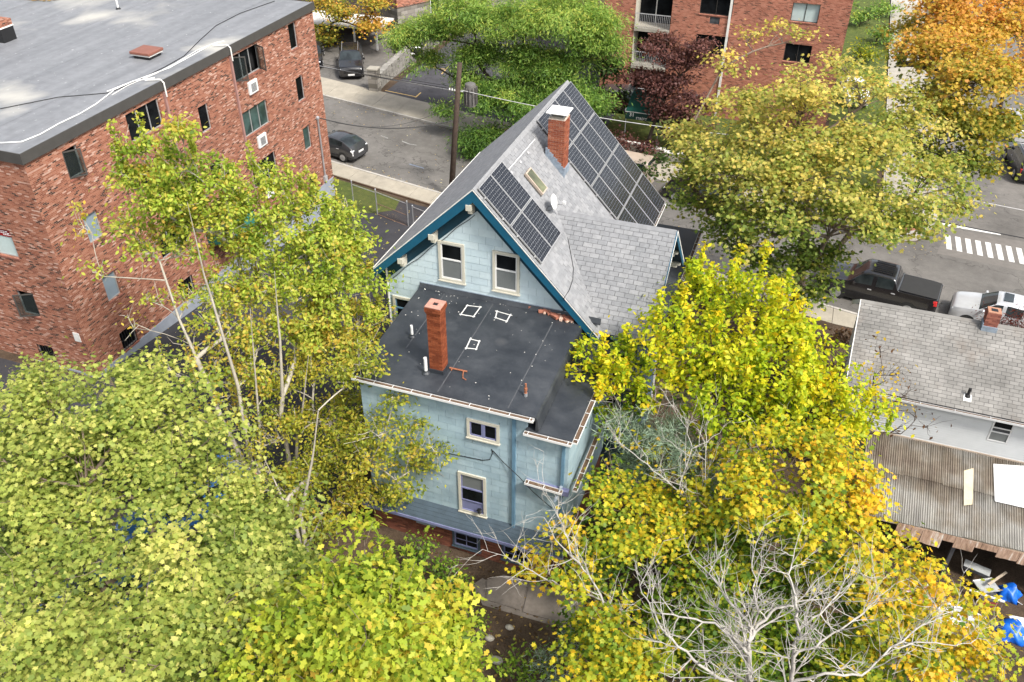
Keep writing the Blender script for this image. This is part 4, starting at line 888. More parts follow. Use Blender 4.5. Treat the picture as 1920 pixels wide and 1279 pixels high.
rf = MB(); rf.box(BW, BX + .06, BY0 - .06, BY1 + .06, BZ - .2, BZ + .05); broof = rf.build('flat_roof', M['grey_membrane'], BB)
fa = MB(); fa.box(BX + .062, BX + .10, BY0 - .10, BY1 + .1, BZ - .32, BZ + .09); fa.box(BW, BX + .062, BY0 - .10, BY0 - .062, BZ - .32, BZ + .09); fa.build('roof_fascia', M['fascia_dark'], BB)
fe = MB(); fe.box(BX - .02, BX + .061, BY0 - .06, BY1, BZ + .052, BZ + .092); fe.box(BW, BX - .02, BY0 - .061, BY0 + .02, BZ + .052, BZ + .092); fe.build('roof_edge_strip', M['grey_membrane'], broof)
RZ = BZ + .05
sm = MB()
for x in (-28.6, -31.4, -34.2, -37.0, -39.8, -42.6): sm.box(x - .06, x + .06, BY0 + .2, BY1 - .2, RZ + .001, RZ + .007)
sm.build('membrane_seam', M['grey_membrane'], broof)
for o in tri2[:2]: 
    y = 35.38; z = o[2] - .58
    a = MB(); a.box(BX - .1, BX + .09, y - .37, y + .37, z - .31, z + .31); ac = bevel(a.build('air_conditioner', M['white'], BB), .02)
    g = MB()
    for i in range(7): g.box(BX + .091, BX + .10, y - .2, y + .22, z - .2 + i * .058, z - .17 + i * .058)
    g.build('grille', M['junk_dark'], ac)
a = MB(); a.box(BX - .1, BX + .09, 35.0, 35.74, 2.53, 3.12); ac = bevel(a.build('air_conditioner', M['white'], BB), .02)
for y, zb in ((29.22, 1.4), (34.03, 1.4)):
    pts = [(BX - .6, y - .2, RZ + .03), (BX + .02, y, RZ + .07), (BX + .16, y, RZ - .05), (BX + .16, y, BZ - .6)]
    MB().tube(pts, .035, 8).build('cable_bend', M['white_dirty'], BB); MB().box(BX + .004, BX + .10, y - .05, y + .05, zb, BZ - .4).build('cable_duct', M['pink_pipe'], BB)
MB().tube([(BX + .07, 40.66, 1.3), (BX + .07, 40.66, 4.75)], .05, 8).build('service_mast', M['galv'], BB); MB().lathe((BX + .07, 40.66, 4.7), (0, 0, 1), [(0, .06), (.06, .11), (.16, .1), (.2, .04)], 10).build('weather_head', M['galv'], BB)
MB().box(BX + .002, BX + .14, 40.55, 40.8, .95, 1.3).build('meter_box', M['conduit'], BB)
MB().box(BX + .005, BX + .06, BY1 - .05, BY1 + .03, -1.4, 0.8).build('corner_post', M['rust'], BB)
# green entrance canopy on the side wall
cn = thing('door_canopy', (BX + .6, 31.3, 2.9), 'dark green fabric canopy over the side door, half hidden by the pale-barked tree', 'awning')
pts = [(BX + .01 + 1.3 * math.sin(t), 0, 2.55 + .75 * math.cos(t)) for t in np.linspace(0, 1.35, 7)]
k = MB()
for i in range(6): k.poly([(pts[i][0], 29.9, pts[i][2]), (pts[i + 1][0], 29.9, pts[i + 1][2]), (pts[i + 1][0], 32.6, pts[i + 1][2]), (pts[i][0], 32.6, pts[i][2])])
for y in (29.9, 32.6): k.poly([(p[0], y, p[2]) for p in pts] + [(BX + .01, y, 2.6)])
o = k.build('canopy', M['awning_green'], cn); sm_ = o.modifiers.new('solid', 'SOLIDIFY'); sm_.thickness = .02
# roof hatches, vent, cables
def hatch(px, label, sx=1.05, sy=1.0, h=.32):
    c = onz(px, RZ); t = thing('roof_hatch', c, label, 'roof hatch'); x, y = c[0], c[1]
    MB().box(x - sx / 2 + .1, x + sx / 2 - .1, y - sy / 2 + .1, y + sy / 2 - .1, RZ + .001, RZ + h * .45).build('curb', M['black'], t)
    MB().box(x - sx / 2 + .03, x + sx / 2 - .03, y - sy / 2 + .03, y + sy / 2 - .03, RZ + h * .45, RZ + h * .62).build('rim', M['white_dirty'], t)
    bevel(MB().box(x - sx / 2, x + sx / 2, y - sy / 2, y + sy / 2, RZ + h * .62, RZ + h).build('lid', M['rust_hatch'], t), .015)
hatch((277, 106), 'rusty red square roof hatch near the edge of the grey roof')
c = onz((5, 76), RZ); t = thing('brick_roof_stack', c, 'short brick stack in black membrane at the left edge of the grey roof', 'chimney')
MB().box(c[0] - .8, c[0] + .42, c[1] - .3, c[1] + .45, RZ + .001, RZ + .62).build('membrane_skirt', M['black'], t); MB().box(c[0] - .82, c[0] + .44, c[1] - .32, c[1] + .47, RZ + .62, RZ + .68).build('band', M['white_dirty'], t); MB().box(c[0] - .8, c[0] + .42, c[1] - .3, c[1] + .45, RZ + .68, RZ + .95).build('brick_top', M['apartment_brick'], t)
c = onz((222, 17), RZ); t = thing('roof_vent', c, 'white plastic vent pipe standing on the grey roof', 'vent pipe'); MB().lathe(c, (0, 0, 1), [(0, .05), (.45, .05)], 12).build('pipe', M['white'], t); MB().lathe(c, (0, 0, 1), [(0, .14), (.04, .1), (.08, .056)], 12).build('boot', M['black'], t)
c = onz((62, 1), RZ); V = []; F = []
for i in range(260):
    a_, r_ = random.random() * 6.28, math.sqrt(random.random()); p = np.array([c[0] + 1.3 * r_ * math.cos(a_), c[1] + .8 + .9 * r_ * math.sin(a_), RZ + .01 + random.random() * .03]); s = .09; q = random.random() * 6.28; k = len(V)
    V += [tuple(p + s * np.array([math.cos(q + j * 1.57), math.sin(q + j * 1.57), random.uniform(-.1, .25)])) for j in range(4)]; F.append((k, k + 1, k + 2, k + 3))
me = bpy.data.meshes.new('leaves'); me.from_pydata(V, [], F); tag(link('leaf_pile', me, plain('dead_leaf', (.22, .16, .07), .9, vary=.6, scale=30)), 'pile of dead leaves on the grey roof at the top left', 'leaves', kind='stuff')
def roof_cable(pxs, r, mat, label):
    p = [onz(q, RZ + r + .006) for q in pxs]; dense = []
    for i in range(len(p) - 1):
        for t_ in np.linspace(0, 1, 8, endpoint=False): dense.append(p[i] + (p[i + 1] - p[i]) * t_ + np.array([0, 0, 0]))
    dense.append(p[-1]); tag(MB().tube(dense, r, 6).build('roof_cable', M[mat]), label, 'cable')
roof_cable([(0, 204), (60, 192), (110, 182), (160, 178), (205, 174), (260, 150), (310, 125), (345, 105), (375, 75), (405, 48), (450, 25), (515, 2)], .016, 'black', 'black cable snaking over the grey roof to its far edge')
wht = [(0, 268), (40, 266), (75, 252), (110, 232), (150, 213), (180, 195), (215, 168), (250, 152), (290, 146)]
roof_cable(wht, .024, 'white', 'thick white cable bundle along the edge of the grey roof')
roof_cable([(200, 172), (235, 158), (275, 143), (318, 127), (360, 104), (395, 84), (420, 77)], .022, 'white', 'white cable bundle running on to the second wall duct')
roof_cable([(210, 178), (240, 160), (290, 139), (330, 118), (370, 94), (408, 79)], .016, 'white_dirty', 'thin grey cable beside the white bundle on the grey roof')
# ------------------------------------------------------------------ the white house and its corrugated lean-to on the right
WZ, WY = 3.9, 27.30                                # eave
RY, RZ2 = 30.25, 5.76                              # ridge
gz = ground_z(8, 26)
WH = thing('white_house', (9, 30, gz), 'low white clapboard house with a worn grey shingle roof at the right edge', 'house')
rl, el_ = onp((1617, 567), (0, RY, RZ2), (0, -(RZ2 - WZ), RY - WY))[0], onp((1660, 738), (0, WY, WZ), (0, -(RZ2 - WZ), RY - WY))[0]
X0 = 3.05; X1 = 24.0
b = MB(); up = np.array([0, RY - WY, RZ2 - WZ]); Lw = np.linalg.norm(up); up /= Lw; nw_ = np.array([0, -up[2], up[1]])
b.prism([(X0, WY, WZ), (X1, WY, WZ), (X1, RY, RZ2), (X0, RY, RZ2)], tuple(-nw_ * .12)); b.prism([(X0, 2 * RY - WY, WZ), (X1, 2 * RY - WY, WZ), (X1, RY, RZ2), (X0, RY, RZ2)], tuple(-np.array([0, up[2], up[1]]) * .12))
wr = b.build('roof', M['shingle_gap'], WH)
ws = Tiles('roof_shingle', M['old_roof_shingle'], .30, .142, .012, .012, 1); ws.face(wr, (0, WY, WZ), (1, 0, 0), up, [(X0, 0), (X1 - 8, 0), (X1 - 8, Lw), (X0, Lw)]); ws.emit(300)
k = MB()
for s, u2 in ((1, up), (-1, np.array([0, -up[1], up[2]]))):
    p = np.array([0, RY, RZ2 + .03]); q = p - u2 * .14; k.prism([(X0, p[1], p[2]), (X1, p[1], p[2]), (X1, q[1], q[2]), (X0, q[1], q[2])], (0, 0, -.014))
k.build('ridge_cap', M['old_roof_shingle'], wr)
for s in (1, -1):
    ye = RY - s * (RY - WY); b = MB(); b.prism([(X0 - .001, RY, RZ2 + .02), (X0 - .001, ye, WZ + .02), (X0 - .001, ye, WZ - .18), (X0 - .001, RY, RZ2 - .18)], (-.03, 0, 0)); b.build('rake_board', M['white_dirty'], WH)
b = MB(); b.prism([(X0 + .28, WY + .22, gz - .6), (X0 + .28, 2 * RY - WY - .22, gz - 1.2), (X0 + .28, 2 * RY - WY - .22, WZ - .0), (X0 + .28, RY, RZ2 - .14), (X0 + .28, WY + .22, WZ - .0)], (X1 - X0 - .5, 0, 0)); b.build('walls', M['white_dirty'], WH)
# clapboards of the rear wall, with a window
wy = WY + .22; win = onx  # rear wall plane
tl, br = ony((1868, 787), wy), ony((1884, 829), wy)
wx0, wx1, wz0, wz1 = tl[0], br[0] + .02, br[2], tl[2]
z = gz + .2; sid = MB()
while z < WZ - .16:
    segs = [(X0 + .30, X1 - 8)]
    if z + .1 > wz0 - .06 and z < wz1 + .06: segs = [(X0 + .30, wx0 - .06), (wx1 + .06, X1 - 8)]
    for a, c in segs:
        b = MB(); b.prism([(a, wy - .004, z), (c, wy - .004, z), (c, wy - .004, z + .10), (a, wy - .004, z + .10)], (0, -.002, 0)); b.v = [(v[0], v[1] - (.030 if v[2] < z + .05 and v[1] < wy - .005 else 0), v[2]) for v in b.v]; b.build('clapboard', M['vinyl'], WH)
    z += .102
MB().box(X0 + .24, X0 + .30, wy - .05, wy + .05, gz, WZ - .16).build('corner_board', M['vinyl_panel'], WH)
f = MB(); e = .05
for q in ((wx0 - .05, wx0, wz0 - .05, wz1 + .05), (wx1, wx1 + .05, wz0 - .05, wz1 + .05), (wx0, wx1, wz0 - .05, wz0), (wx0, wx1, wz1, wz1 + .05), (wx0, wx1, wz0 + (wz1 - wz0) * .40, wz0 + (wz1 - wz0) * .45), (wx0, wx1, wz0 + (wz1 - wz0) * .62, wz0 + (wz1 - wz0) * .66)): f.box(q[0], q[1], wy - .04, wy + .02, q[2], q[3])
W = f.build('window', M['vinyl_panel'], WH); MB().box(wx0, wx1, wy - .012, wy - .007, wz0 + (wz1 - wz0) * .66, wz1).build('pane', M['window_dark'], W); MB().box(wx0, wx1, wy - .012, wy - .007, wz0, wz0 + (wz1 - wz0) * .40).build('pane', M['screen_grey'], W); MB().box(wx0, wx1, wy - .012, wy - .007, wz0 + (wz1 - wz0) * .45, wz0 + (wz1 - wz0) * .62).build('pane', M['window_grey'], W)
gutter((X0, WY - .005, WZ - .03), (X1 - 8, WY - .005, WZ - .05), (0, -1, 0), WH, .13, .07, 'vinyl_panel', 1.1, True)
c = onp((1858, 640), (0, RY, RZ2), (0, -up[2], up[1]))
wc = brick_stack('chimney', WH, c[0] - .05, c[0] + .40, RY - .30, RY + .08, RZ2 - .15, RZ2 + .55, 'base_brick_piece', 'mortar_red', bl=.2) if False else None
per_piece('old_chimney_brick', [(0, (.17, .06, .045)), (.6, (.25, .09, .065)), (1, (.33, .13, .09))], .9, .3, 20)
cc_ = ony((1838, 624), RY - .28)
wc = brick_stack('chimney', WH, cc_[0], cc_[0] + .46, RY - .28, RY + .14, RZ2 - .2, RZ2 + .60, 'old_chimney_brick', 'mortar_red', bl=.2)
MB().box(cc_[0] - .03, cc_[0] + .49, RY - .32, RY - .281, RZ2 - .3, RZ2 + .02).build('flashing', M['lead'], wc); MB().box(cc_[0] - .035, cc_[0] - .001, RY - .3, RY + .1, RZ2 - .25, RZ2 + .12).build('flashing', M['lead'], wc)
MB().box(cc_[0] + .12, cc_[0] + .34, RY - .16, RY + .02, RZ2 + .5, RZ2 + .603).build('flue', M['black'], wc)
c = onp((1814, 743), (0, RY, RZ2), (0, -up[2], up[1])); vp = MB().lathe(c - np.array([0, 0, .02]), (0, 0, 1), [(0, .05), (.36, .05), (.36, .035)], 12).build('vent_pipe', M['black'], WH)
MB().obox(c - up * .2 + nw_ * .02 - np.array([.13, 0, 0]), (.26, 0, 0), up * .26, nw_ * .012).build('flashing', M['white'], vp); MB().lathe(c, (0, 0, 1), [(.0, .11), (.06, .08), (.09, .055)], 10).build('collar', M['rubber'], vp)
# --- lean-to with corrugated sheets
wb = ony((1800, 843), wy); top_z, top_y = wb[2], wy; th = math.radians(13); lean = thing('corrugated_shed', (8, 25, gz), 'tumbledown lean-to shed with a corrugated sheet roof and torn plywood front', 'shed')
def lp(px): return onp(px, (0, top_y, top_z), (0, -math.sin(th), math.cos(th)))
low = (lp((1699, 982)) + lp((1900, 1030))) / 2; LEN = (top_y - low[1]) / math.cos(th); up3 = np.array([0, math.cos(th), math.sin(th)]); n3 = np.array([0, -math.sin(th), math.cos(th)])
sx0 = lp((1690, 900))[0] - 1.3; sx1 = 20.0; sw = .66; nsh = int((sx1 - sx0) / sw)
for row, (t0, t1, lift) in enumerate(((0.0, LEN * .56, .0), (LEN * .53, LEN, .022))):
    for i in range(nsh):
        if i > 16: continue
        b = MB(); N_ = 48; xx = np.linspace(0, sw + .04, N_); x_off = sx0 + i * sw; ja, jb = random.uniform(-.04, .03), random.uniform(-.01, .01)
        pts = [(x_off + x, .019 * math.sin(2 * math.pi * x / .0762)) for x in xx]
        for k in range(N_ - 1):
            q = []
            for (px_, h_), t_ in ((pts[k], t0 + ja), (pts[k + 1], t0 + ja), (pts[k + 1], t1 + jb), (pts[k], t1 + jb)):
                P = np.array([px_, low[1], top_z - LEN * math.sin(th)]) + up3 * t_ + n3 * (h_ + lift + .02 + .004 * (i % 2)); q.append(P)
            b.poly(q)
        o = b.build('corrugated_sheet', M['corrugated'] if not (row == 1 and i == 4) else M['corrugated'], lean, smooth=True)
        m_ = o.modifiers.new('solid', 'SOLIDIFY'); m_.thickness = .004
# flat white panel and yellowed sheet lying on the roof
for qd, mat, nm in ((((1861, 872), (1921, 876), (1921, 955), (1864, 942)), 'vinyl_panel', 'loose_panel'), (((1806, 885), (1824, 880), (1822, 948), (1806, 950)), 'yellow_sheet', 'patch_sheet')):
    q = [lp(p) + n3 * .066 for p in qd]; b = MB(); b.prism(q, tuple(n3 * .012)); b.build(nm, M[mat], lean)
MB().box(sx0, sx1, wy - .06, wy - .022, top_z - .02, top_z + .09).build('wall_flashing', M['tan'], lean)
# torn plywood front hanging from the low edge: separate boards with ragged bottoms
zlo = top_z - LEN * math.sin(th); yl = low[1]
rg = random.Random(3); x = lp((1699, 982))[0] - .25; i = 0
while x < 14:
    w = rg.uniform(.35, .8); dep = rg.uniform(.44, .52) if i > 2 else rg.uniform(.5, .6); n = 9; pts = []
    if rg.random() < .10: dep *= .55
    sl_ = rg.uniform(-.12, .12); bot = [(x + w * k / (n - 1), zlo - .04 - dep * (1 + sl_ * k / n + rg.uniform(-.025, .025))) for k in range(n)]
    prof = [(x, zlo - .02), (x + w - .012, zlo - .02)] + [(min(p[0], x + w - .012), p[1]) for p in bot[::-1]]
    tilt = rg.uniform(-.02, .06); b = MB(); b.prism([(p[0], yl - .03 - tilt * (zlo - p[1]) - rg.uniform(0, .0), p[1]) for p in prof], (0, -.014, 0)); b.build('plywood_board', M['old_plywood'], lean); x += w; i += 1
MB().box(sx0 + .2, sx1, yl + .02, yl + .12, zlo - .16, zlo - .03).build('beam', M['junk_wood'], lean)
for x in (sx0 + .4, sx0 + 3.2, sx0 + 6.2, sx0 + 9.0): MB().box(x, x + .12, yl + .13, yl + .25, gz - .4, zlo - .05).build('post', M['junk_dark'], lean)
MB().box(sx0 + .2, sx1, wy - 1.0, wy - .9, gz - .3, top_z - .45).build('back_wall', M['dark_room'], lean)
# --- junk in front of and under the shed
def ong(px, h=0): return onz(px, ground_z(*onz(px, gz)[:2]) + h)
def junk(name, px, size, rot, mat, label, cat, h=0, extra=None):
    c = ong(px, h); t = thing(name, c, label, cat, rz=rot); b = MB(); b.box(-size[0] / 2, size[0] / 2, -size[1] / 2, size[1] / 2, 0, size[2]); b.build('body', M[mat], t, local=True)
    if extra: extra(t)
    return t
def pane_grid(t):
    f = MB()
    for i in range(3): f.box(-.52 + i * .5, -.46 + i * .5, -.045, .045, 0, .92)
    for i in range(4): f.box(-.461, .541, -.04, .04, i * .29, i * .29 + .05)
    f.build('frame', M['white'], t, local=True)
t = thing('pink_window', ong((1712, 1125)), 'pink and white old window frame leaning under the shed front', 'window frame', rz=-.1); pane_grid(t); MB().box(-.5, .5, -.012, .012, .02, .9).build('panel', M['pink_wood'], t, local=True)
t = thing('white_window', ong((1800, 1165)), 'white old window frame lying among the junk by the shed', 'window frame', rz=-.15); f = MB()
for i in range(4): f.box(-.72 + i * .46, -.66 + i * .46, -.5, .5, .1, .15)
for i in range(4): f.box(-.719, .719, -.5 + i * .31, -.45 + i * .31, .102, .152)
f.build('frame', M['white'], t, local=True); MB().box(-.7, .7, -.48, .48, 0.0, .1).build('panel', M['junk_grey'], t, local=True)
junk('metal_trough', (1830, 1070), (.8, .3, .14), -.25, 'junk_dark', 'dark metal trough under the torn plywood', 'trough', .5, lambda t: MB().box(-.42, .42, -.17, .17, .141, .16).build('rim', M['junk_grey'], t, local=True))
junk('flat_panel', (1850, 1100), (.7, .5, .04), .5, 'junk_grey', 'grey flat panel tilted on the junk heap below the plywood', 'panel', .35, lambda t: MB().box(-.36, .36, .25, .29, -.02, .06).build('edge_strip', M['white'], t, local=True))
junk('red_crate', (1850, 1130), (.5, .35, .28), .2, 'junk_red', 'dark red crate half buried in the junk heap', 'crate', 0, lambda t: MB().box(-.27, .27, -.19, .19, .281, .31).build('rim', M['junk_dark'], t, local=True))
junk('timber_board', (1870, 1085), (1.0, .08, .03), .9, 'junk_wood', 'pale thin timber leaning across the junk heap', 'timber', .6, lambda t: MB().box(-.5, -.44, -.045, .045, -.004, .036).build('end_block', M['junk_wood'], t, local=True))
junk('timber_board', (1850, 1118), (1.1, .07, .04), -.12, 'white_dirty', 'whitish timber strip lying flat on the junk heap', 'timber', .35, lambda t: MB().box(.4, .46, -.045, .045, -.004, .046).build('end_block', M['white_dirty'], t, local=True))
def tarp(px, r, h, label, seed):
    c = ong(px, 0); t = thing('tarpaulin', c, label, 'tarpaulin'); rr = random.Random(seed); bm = bmesh.new(); bmesh.ops.create_icosphere(bm, subdivisions=3, radius=1)
    for v in bm.verts:
        a = math.atan2(v.co.y, v.co.x); q = 1 + .22 * math.sin(5 * a + 3 * v.co.z) + rr.uniform(-.05, .05); v.co = Vector((v.co.x * r * q, v.co.y * r * .8 * q, max(0, v.co.z) * h * (1 + .3 * math.sin(7 * v.co.x + 5 * v.co.y)) + .01))
    me = bpy.data.meshes.new('tarp'); bm.to_mesh(me); bm.free(); o = link('sheet', me, M['tarp_blue'], t, local=True)
    for p in me.polygons: p.use_smooth = True
    MB().tube([(r * .7, -r * .3, .02), (r * 1.2, -r * .6, .02)], .012, 5).build('rope', M['white_dirty'], t, local=True)
tarp((1888, 1118), .38, .5, 'small crumpled blue tarpaulin in the junk under the shed', 1); tarp((1893, 1190), .5, .55, 'larger crumpled blue tarpaulin beside the white board at the right edge', 2)
junk('white_board', (1918, 1180), (.7, .9, .05), .1, 'white', 'large white board lying beside the blue tarpaulin at the right edge', 'board', .25, lambda t: MB().box(.31, .36, -.45, .45, -.3, .049).build('red_edge', M['junk_red'], t, local=True))
# ------------------------------------------------------------------ buildings across the street
FB = thing('brick_block', (-6, 68, street_z(-6)), 'tan-red brick apartment block with a recessed balcony bay behind the purple tree', 'building')
fy = 65.0; zt_ = 13.0
A1 = [ony(p, fy) for p in ((1193, 0), (1262, 0), (1312, 26), (1370, 26), (1487, 8), (1532, 45))]
gzf = street_z(-6)
bal = (A1[0][0], A1[1][0], gzf + .2, 11.5)
wA = (A1[2][0] - .05, A1[3][0] + .1, A1[2][2], A1[2][2] + 1.35); wB = (A1[4][0], A1[5][0], A1[5][2], A1[5][2] + 1.25)
acs = ony((1340, 38), fy); acr = (acs[0] - .35, acs[0] + .35, acs[2] - .28, acs[2] + .22)
low = [(wA[0], wA[1], wA[2] - 2.75, wA[3] - 2.75), (wB[0], wB[1], wB[2] - 2.75, wB[3] - 2.75), (wA[0], wA[1], wA[2] + 2.75, wA[3] + 2.75), (wB[0], wB[1], wB[2] + 2.75, wB[3] + 2.75)]
fx0, fx1 = -16.0, .95
fwall = wall_with_openings('front_wall', 'y', fy, fx0, fx1, gzf - .3, zt_, [bal, wA, wB, acr] + low, 'far_brick', FB, .25, -1)
plain('bronze', (.03, .028, .026), .5)
for o in [wA, wB] + low: casement(fwall, 'y', fy, o, -1, 2, pane='shade_cloth' if o is wB else 'window_dark', depth=.2, framemat='bronze')
MB().box(acr[0], acr[1], fy + .05, fy + .2, acr[2], acr[3]).build('air_conditioner', M['window_grey'], FB)
MB().box(bal[0], bal[1], fy + 1.6, fy + 1.7, bal[2], bal[3]).build('balcony_back', M['window_dark'], FB)
MB().box(bal[0] - .001, bal[0] + .03, fy + .02, fy + 1.6, bal[2], bal[3]).build('balcony_side', M['cream'], FB); MB().box(bal[1] - .03, bal[1] + .001, fy + .26, fy + 1.6, bal[2], bal[3]).build('balcony_side', M['far_brick'], FB)
for z in (ony((1220, 125), fy)[2], ony((1220, 125), fy)[2] + 2.75, ony((1220, 125), fy)[2] - 2.75):
    sl_ = MB().box(bal[0] + .031, bal[1] - .031, fy - .12, fy + 1.59, z - .22, z).build('balcony_slab', M['concrete'], FB)
    r = MB()
    for i in range(20): x = bal[0] + .06 + (bal[1] - bal[0] - .14) * i / 19; r.box(x, x + .02, fy - .08, fy - .06, z, z + 1.0)
    r.box(bal[0] + .03, bal[1] - .03, fy - .09, fy - .05, z + 1.0, z + 1.05); r.build('railing', M['conduit'], sl_)
    MB().box(bal[0] + 1.2, bal[0] + 1.26, fy + 1.5, fy + 1.599, z, z + 2.4).build('door_frame', M['white_dirty'], sl_)
b = MB(); b.box(fx0, fx1 - .3, fy + 1.8, fy + 14, gzf - .3, zt_); b.box(fx0, bal[0] - .2, fy + .3, fy + 1.8, gzf - .3, zt_); b.build('core', M['dark_room'], FB)
b = MB(); b.poly([(fx1, fy, gzf - .3), (fx1, fy + 14, gzf - .3), (fx1, fy + 14, zt_), (fx1, fy, zt_)]); b.build('end_wall', plain('weathered_render', (.30, .26, .25), .9, vary=.5, scale=1.2), FB)
MB().box(fx0, fx1, fy, fy + 14, zt_, zt_ + .2).build('roof', M['grey_membrane'], FB)
MB().box(ony((1373, 0), fy)[0] - .08, ony((1373, 0), fy)[0] + .08, fy - .1, fy - .01, gzf, zt_).build('downpipe', M['white_dirty'], FB)
# entrance awning with its number
pA = onst((1205, 250)); ay = 57.6; a0, a1 = ony((1170, 212), ay), ony((1232, 232), ay)
AW = thing('entrance_awning', (a0[0] + 1, ay, street_z(a0[0])), 'green entrance awning numbered 31 beneath the purple tree', 'awning')
z0 = ony((1190, 221), ay)[2]; xA, xB = a0[0] + .1, a0[0] + 2.5
k = MB(); k.prism([(xA, ay, z0 + .42), (xA, ay + 2.2, z0 + 1.15), (xA, ay + 2.2, z0 + 1.1), (xA, ay, z0 + .37)], (xB - xA, 0, 0)); k.build('canopy', M['awning_green'], AW)
MB().box(xA, xB, ay - .02, ay + .0, z0 - .12, z0 + .40).build('valance', M['awning_dark'], AW); MB().box(xA - .01, xB + .01, ay - .028, ay - .021, z0 + .37, z0 + .42).build('trim', M['white'], AW)
for x in (xA + .05, xB - .05): MB().tube([(x, ay + .05, street_z(x)), (x, ay + .05, z0 + .4)], .03, 6).build('post', M['conduit'], AW)
def text(s, size, loc, mat, parent, rot=(math.pi / 2, 0, 0), name='lettering', local=False):
    cu = bpy.data.curves.new('txt', 'FONT'); cu.body = s; cu.size = size; cu.extrude = .004; cu.resolution_u = 2
    o = bpy.data.objects.new('txt', cu); COL.objects.link(o); dg = bpy.context.evaluated_depsgraph_get(); me = bpy.data.meshes.new_from_object(o.evaluated_get(dg)); bpy.data.objects.remove(o)
    n = link(name, me, M[mat], parent, local); n.location = loc; n.rotation_euler = rot; return n
text('31', .36, (xA + .28, ay - .03, z0 + .08), 'letter_white', AW); text('STREET', .24, (xA + .75, ay - .03, z0 - .08), 'letter_white', AW)
# building behind the parking lot, top left
LB = thing('stone_based_building', (-38, 74, street_z(-38)), 'red brick building on a grey stone base behind the parked black cars', 'building')
cst = onst((757, 72)); bx, by = -36.8, 72.5
p1 = onst((748, 66)); bx, by = p1[0], p1[1]
b = MB(); b.prism([(bx, by, street_z(bx)), (bx - 12, by + 6.5, street_z(bx)), (bx - 4, by + 24, street_z(bx)), (bx + 12, by + 20, street_z(bx))], (0, 0, 2.4)); b.build('stone_base', M['stone_block'], LB)
b = MB(); b.prism([(bx, by, 1.35), (bx - 12, by + 6.5, 1.35), (bx - 4, by + 24, 1.35), (bx + 12, by + 20, 1.35)], (0, 0, 10)); b.build('brick_walls', M['far_brick'], LB)
d = np.array([12, 20, 0]) / np.linalg.norm([12, 20]); nrm = np.array([d[1], -d[0], 0])
for s, z in ((3.6, .3), (3.0, 2.9), (8, 2.9), (8, .3), (3.0, 5.6)):
    o = np.array([bx, by, z]) + d * s + nrm * .01; w = MB(); w.obox(o - d * .08 - np.array([0, 0, .12]), d * 1.06, nrm * .05, (0, 0, .12)); w.obox(o - d * .08, d * .08, nrm * .04, (0, 0, 1.4)); w.obox(o + d * .9, d * .08, nrm * .04, (0, 0, 1.4)); w.obox(o - d * .08 + np.array([0, 0, 1.4]), d * 1.06, nrm * .05, (0, 0, .1)); W = w.build('window', M['white'], LB)
    MB().obox(o, d * .9, nrm * .02, (0, 0, 1.4)).build('pane', M['window_dark'], W)
DB = thing('dark_porch_building', (-44, 72, street_z(-44)), 'dark porch with thin white posts behind the orange tree at the top left', 'porch')
q = onst((650, 70)); MB().box(q[0] - 9, q[0] + 1.5, q[1] + 1, q[1] + 6, street_z(q[0]), 6).build('walls', M['plum_wall'], DB); MB().box(q[0] - 9, q[0] + 4.3, q[1] - 2.4, q[1] + .99, .85, 1.0).build('porch_roof', M['white_dirty'], DB)
for x in (-8.5, -5, -1.5, 2, 4.1): MB().box(q[0] + x, q[0] + x + .14, q[1] - 2.3, q[1] - 2.16, street_z(q[0]) , .85).build('porch_post', M['white'], DB)
# low stone wall with end post along the parking lot
SW = thing('stone_wall', onst((708, 172)), 'low rough stone wall with a square end post beside the parking lot', 'wall')
p0, p1 = onst((710, 172)), onst((790, 95)); dv = p1 - p0; dv[2] = 0; Ld = np.linalg.norm(dv); dv /= Ld; nv = np.array([-dv[1], dv[0], 0])
MB().obox(p0 - dv * .35 - nv * .1, dv * .7, nv * .75, (0, 0, 1.75)).build('end_post', M['stone_block'], SW); MB().obox(p0 - dv * .4 - nv * .15 + np.array([0, 0, 1.75]), dv * .8, nv * .85, (0, 0, .1)).build('post_cap', M['concrete'], SW)
rg = random.Random(5)
for row in range(4):
    s = .4 + (row % 2) * .25
    while s < Ld - .5:
        l = rg.uniform(.45, .85); b = MB(); b.obox(p0 + dv * s + nv * rg.uniform(-.04, .04) + np.array([0, 0, row * .3]), dv * (l - .03), nv * .5, (0, 0, .285)); b.build('stone', M['stone'], SW); s += l
# front garden wall and fence pieces across the street
GWL = thing('garden_wall', (0, 55, street_z(0)), 'low pale garden wall along the far pavement under the purple tree', 'wall')
for x in np.arange(-13.5, 4.5, 1.5):
    y = curb_far(x + .75) + 3.3; MB().box(x + .01, x + 1.49, y, y + .3, street_z(x) - .1, street_z(x) + .55).build('wall_block', M['concrete'], GWL); MB().box(x, x + 1.5, y - .04, y + .34, street_z(x) + .55, street_z(x) + .62).build('coping', M['white_dirty'], GWL)
sheet('far_lawn', M['grass'], [(-14, 57.5), (4.8, 54.6), (4.8, 64.9), (-14, 64.9)], .02)
sheet('far_garden', M['grass'], [(1.2, 65), (5.1, 60), (5.1, 130), (1.2, 130)], .02)
wk = [onst(p) for p in ((1650, -8), (1692, -8), (1690, 62), (1658, 62))]
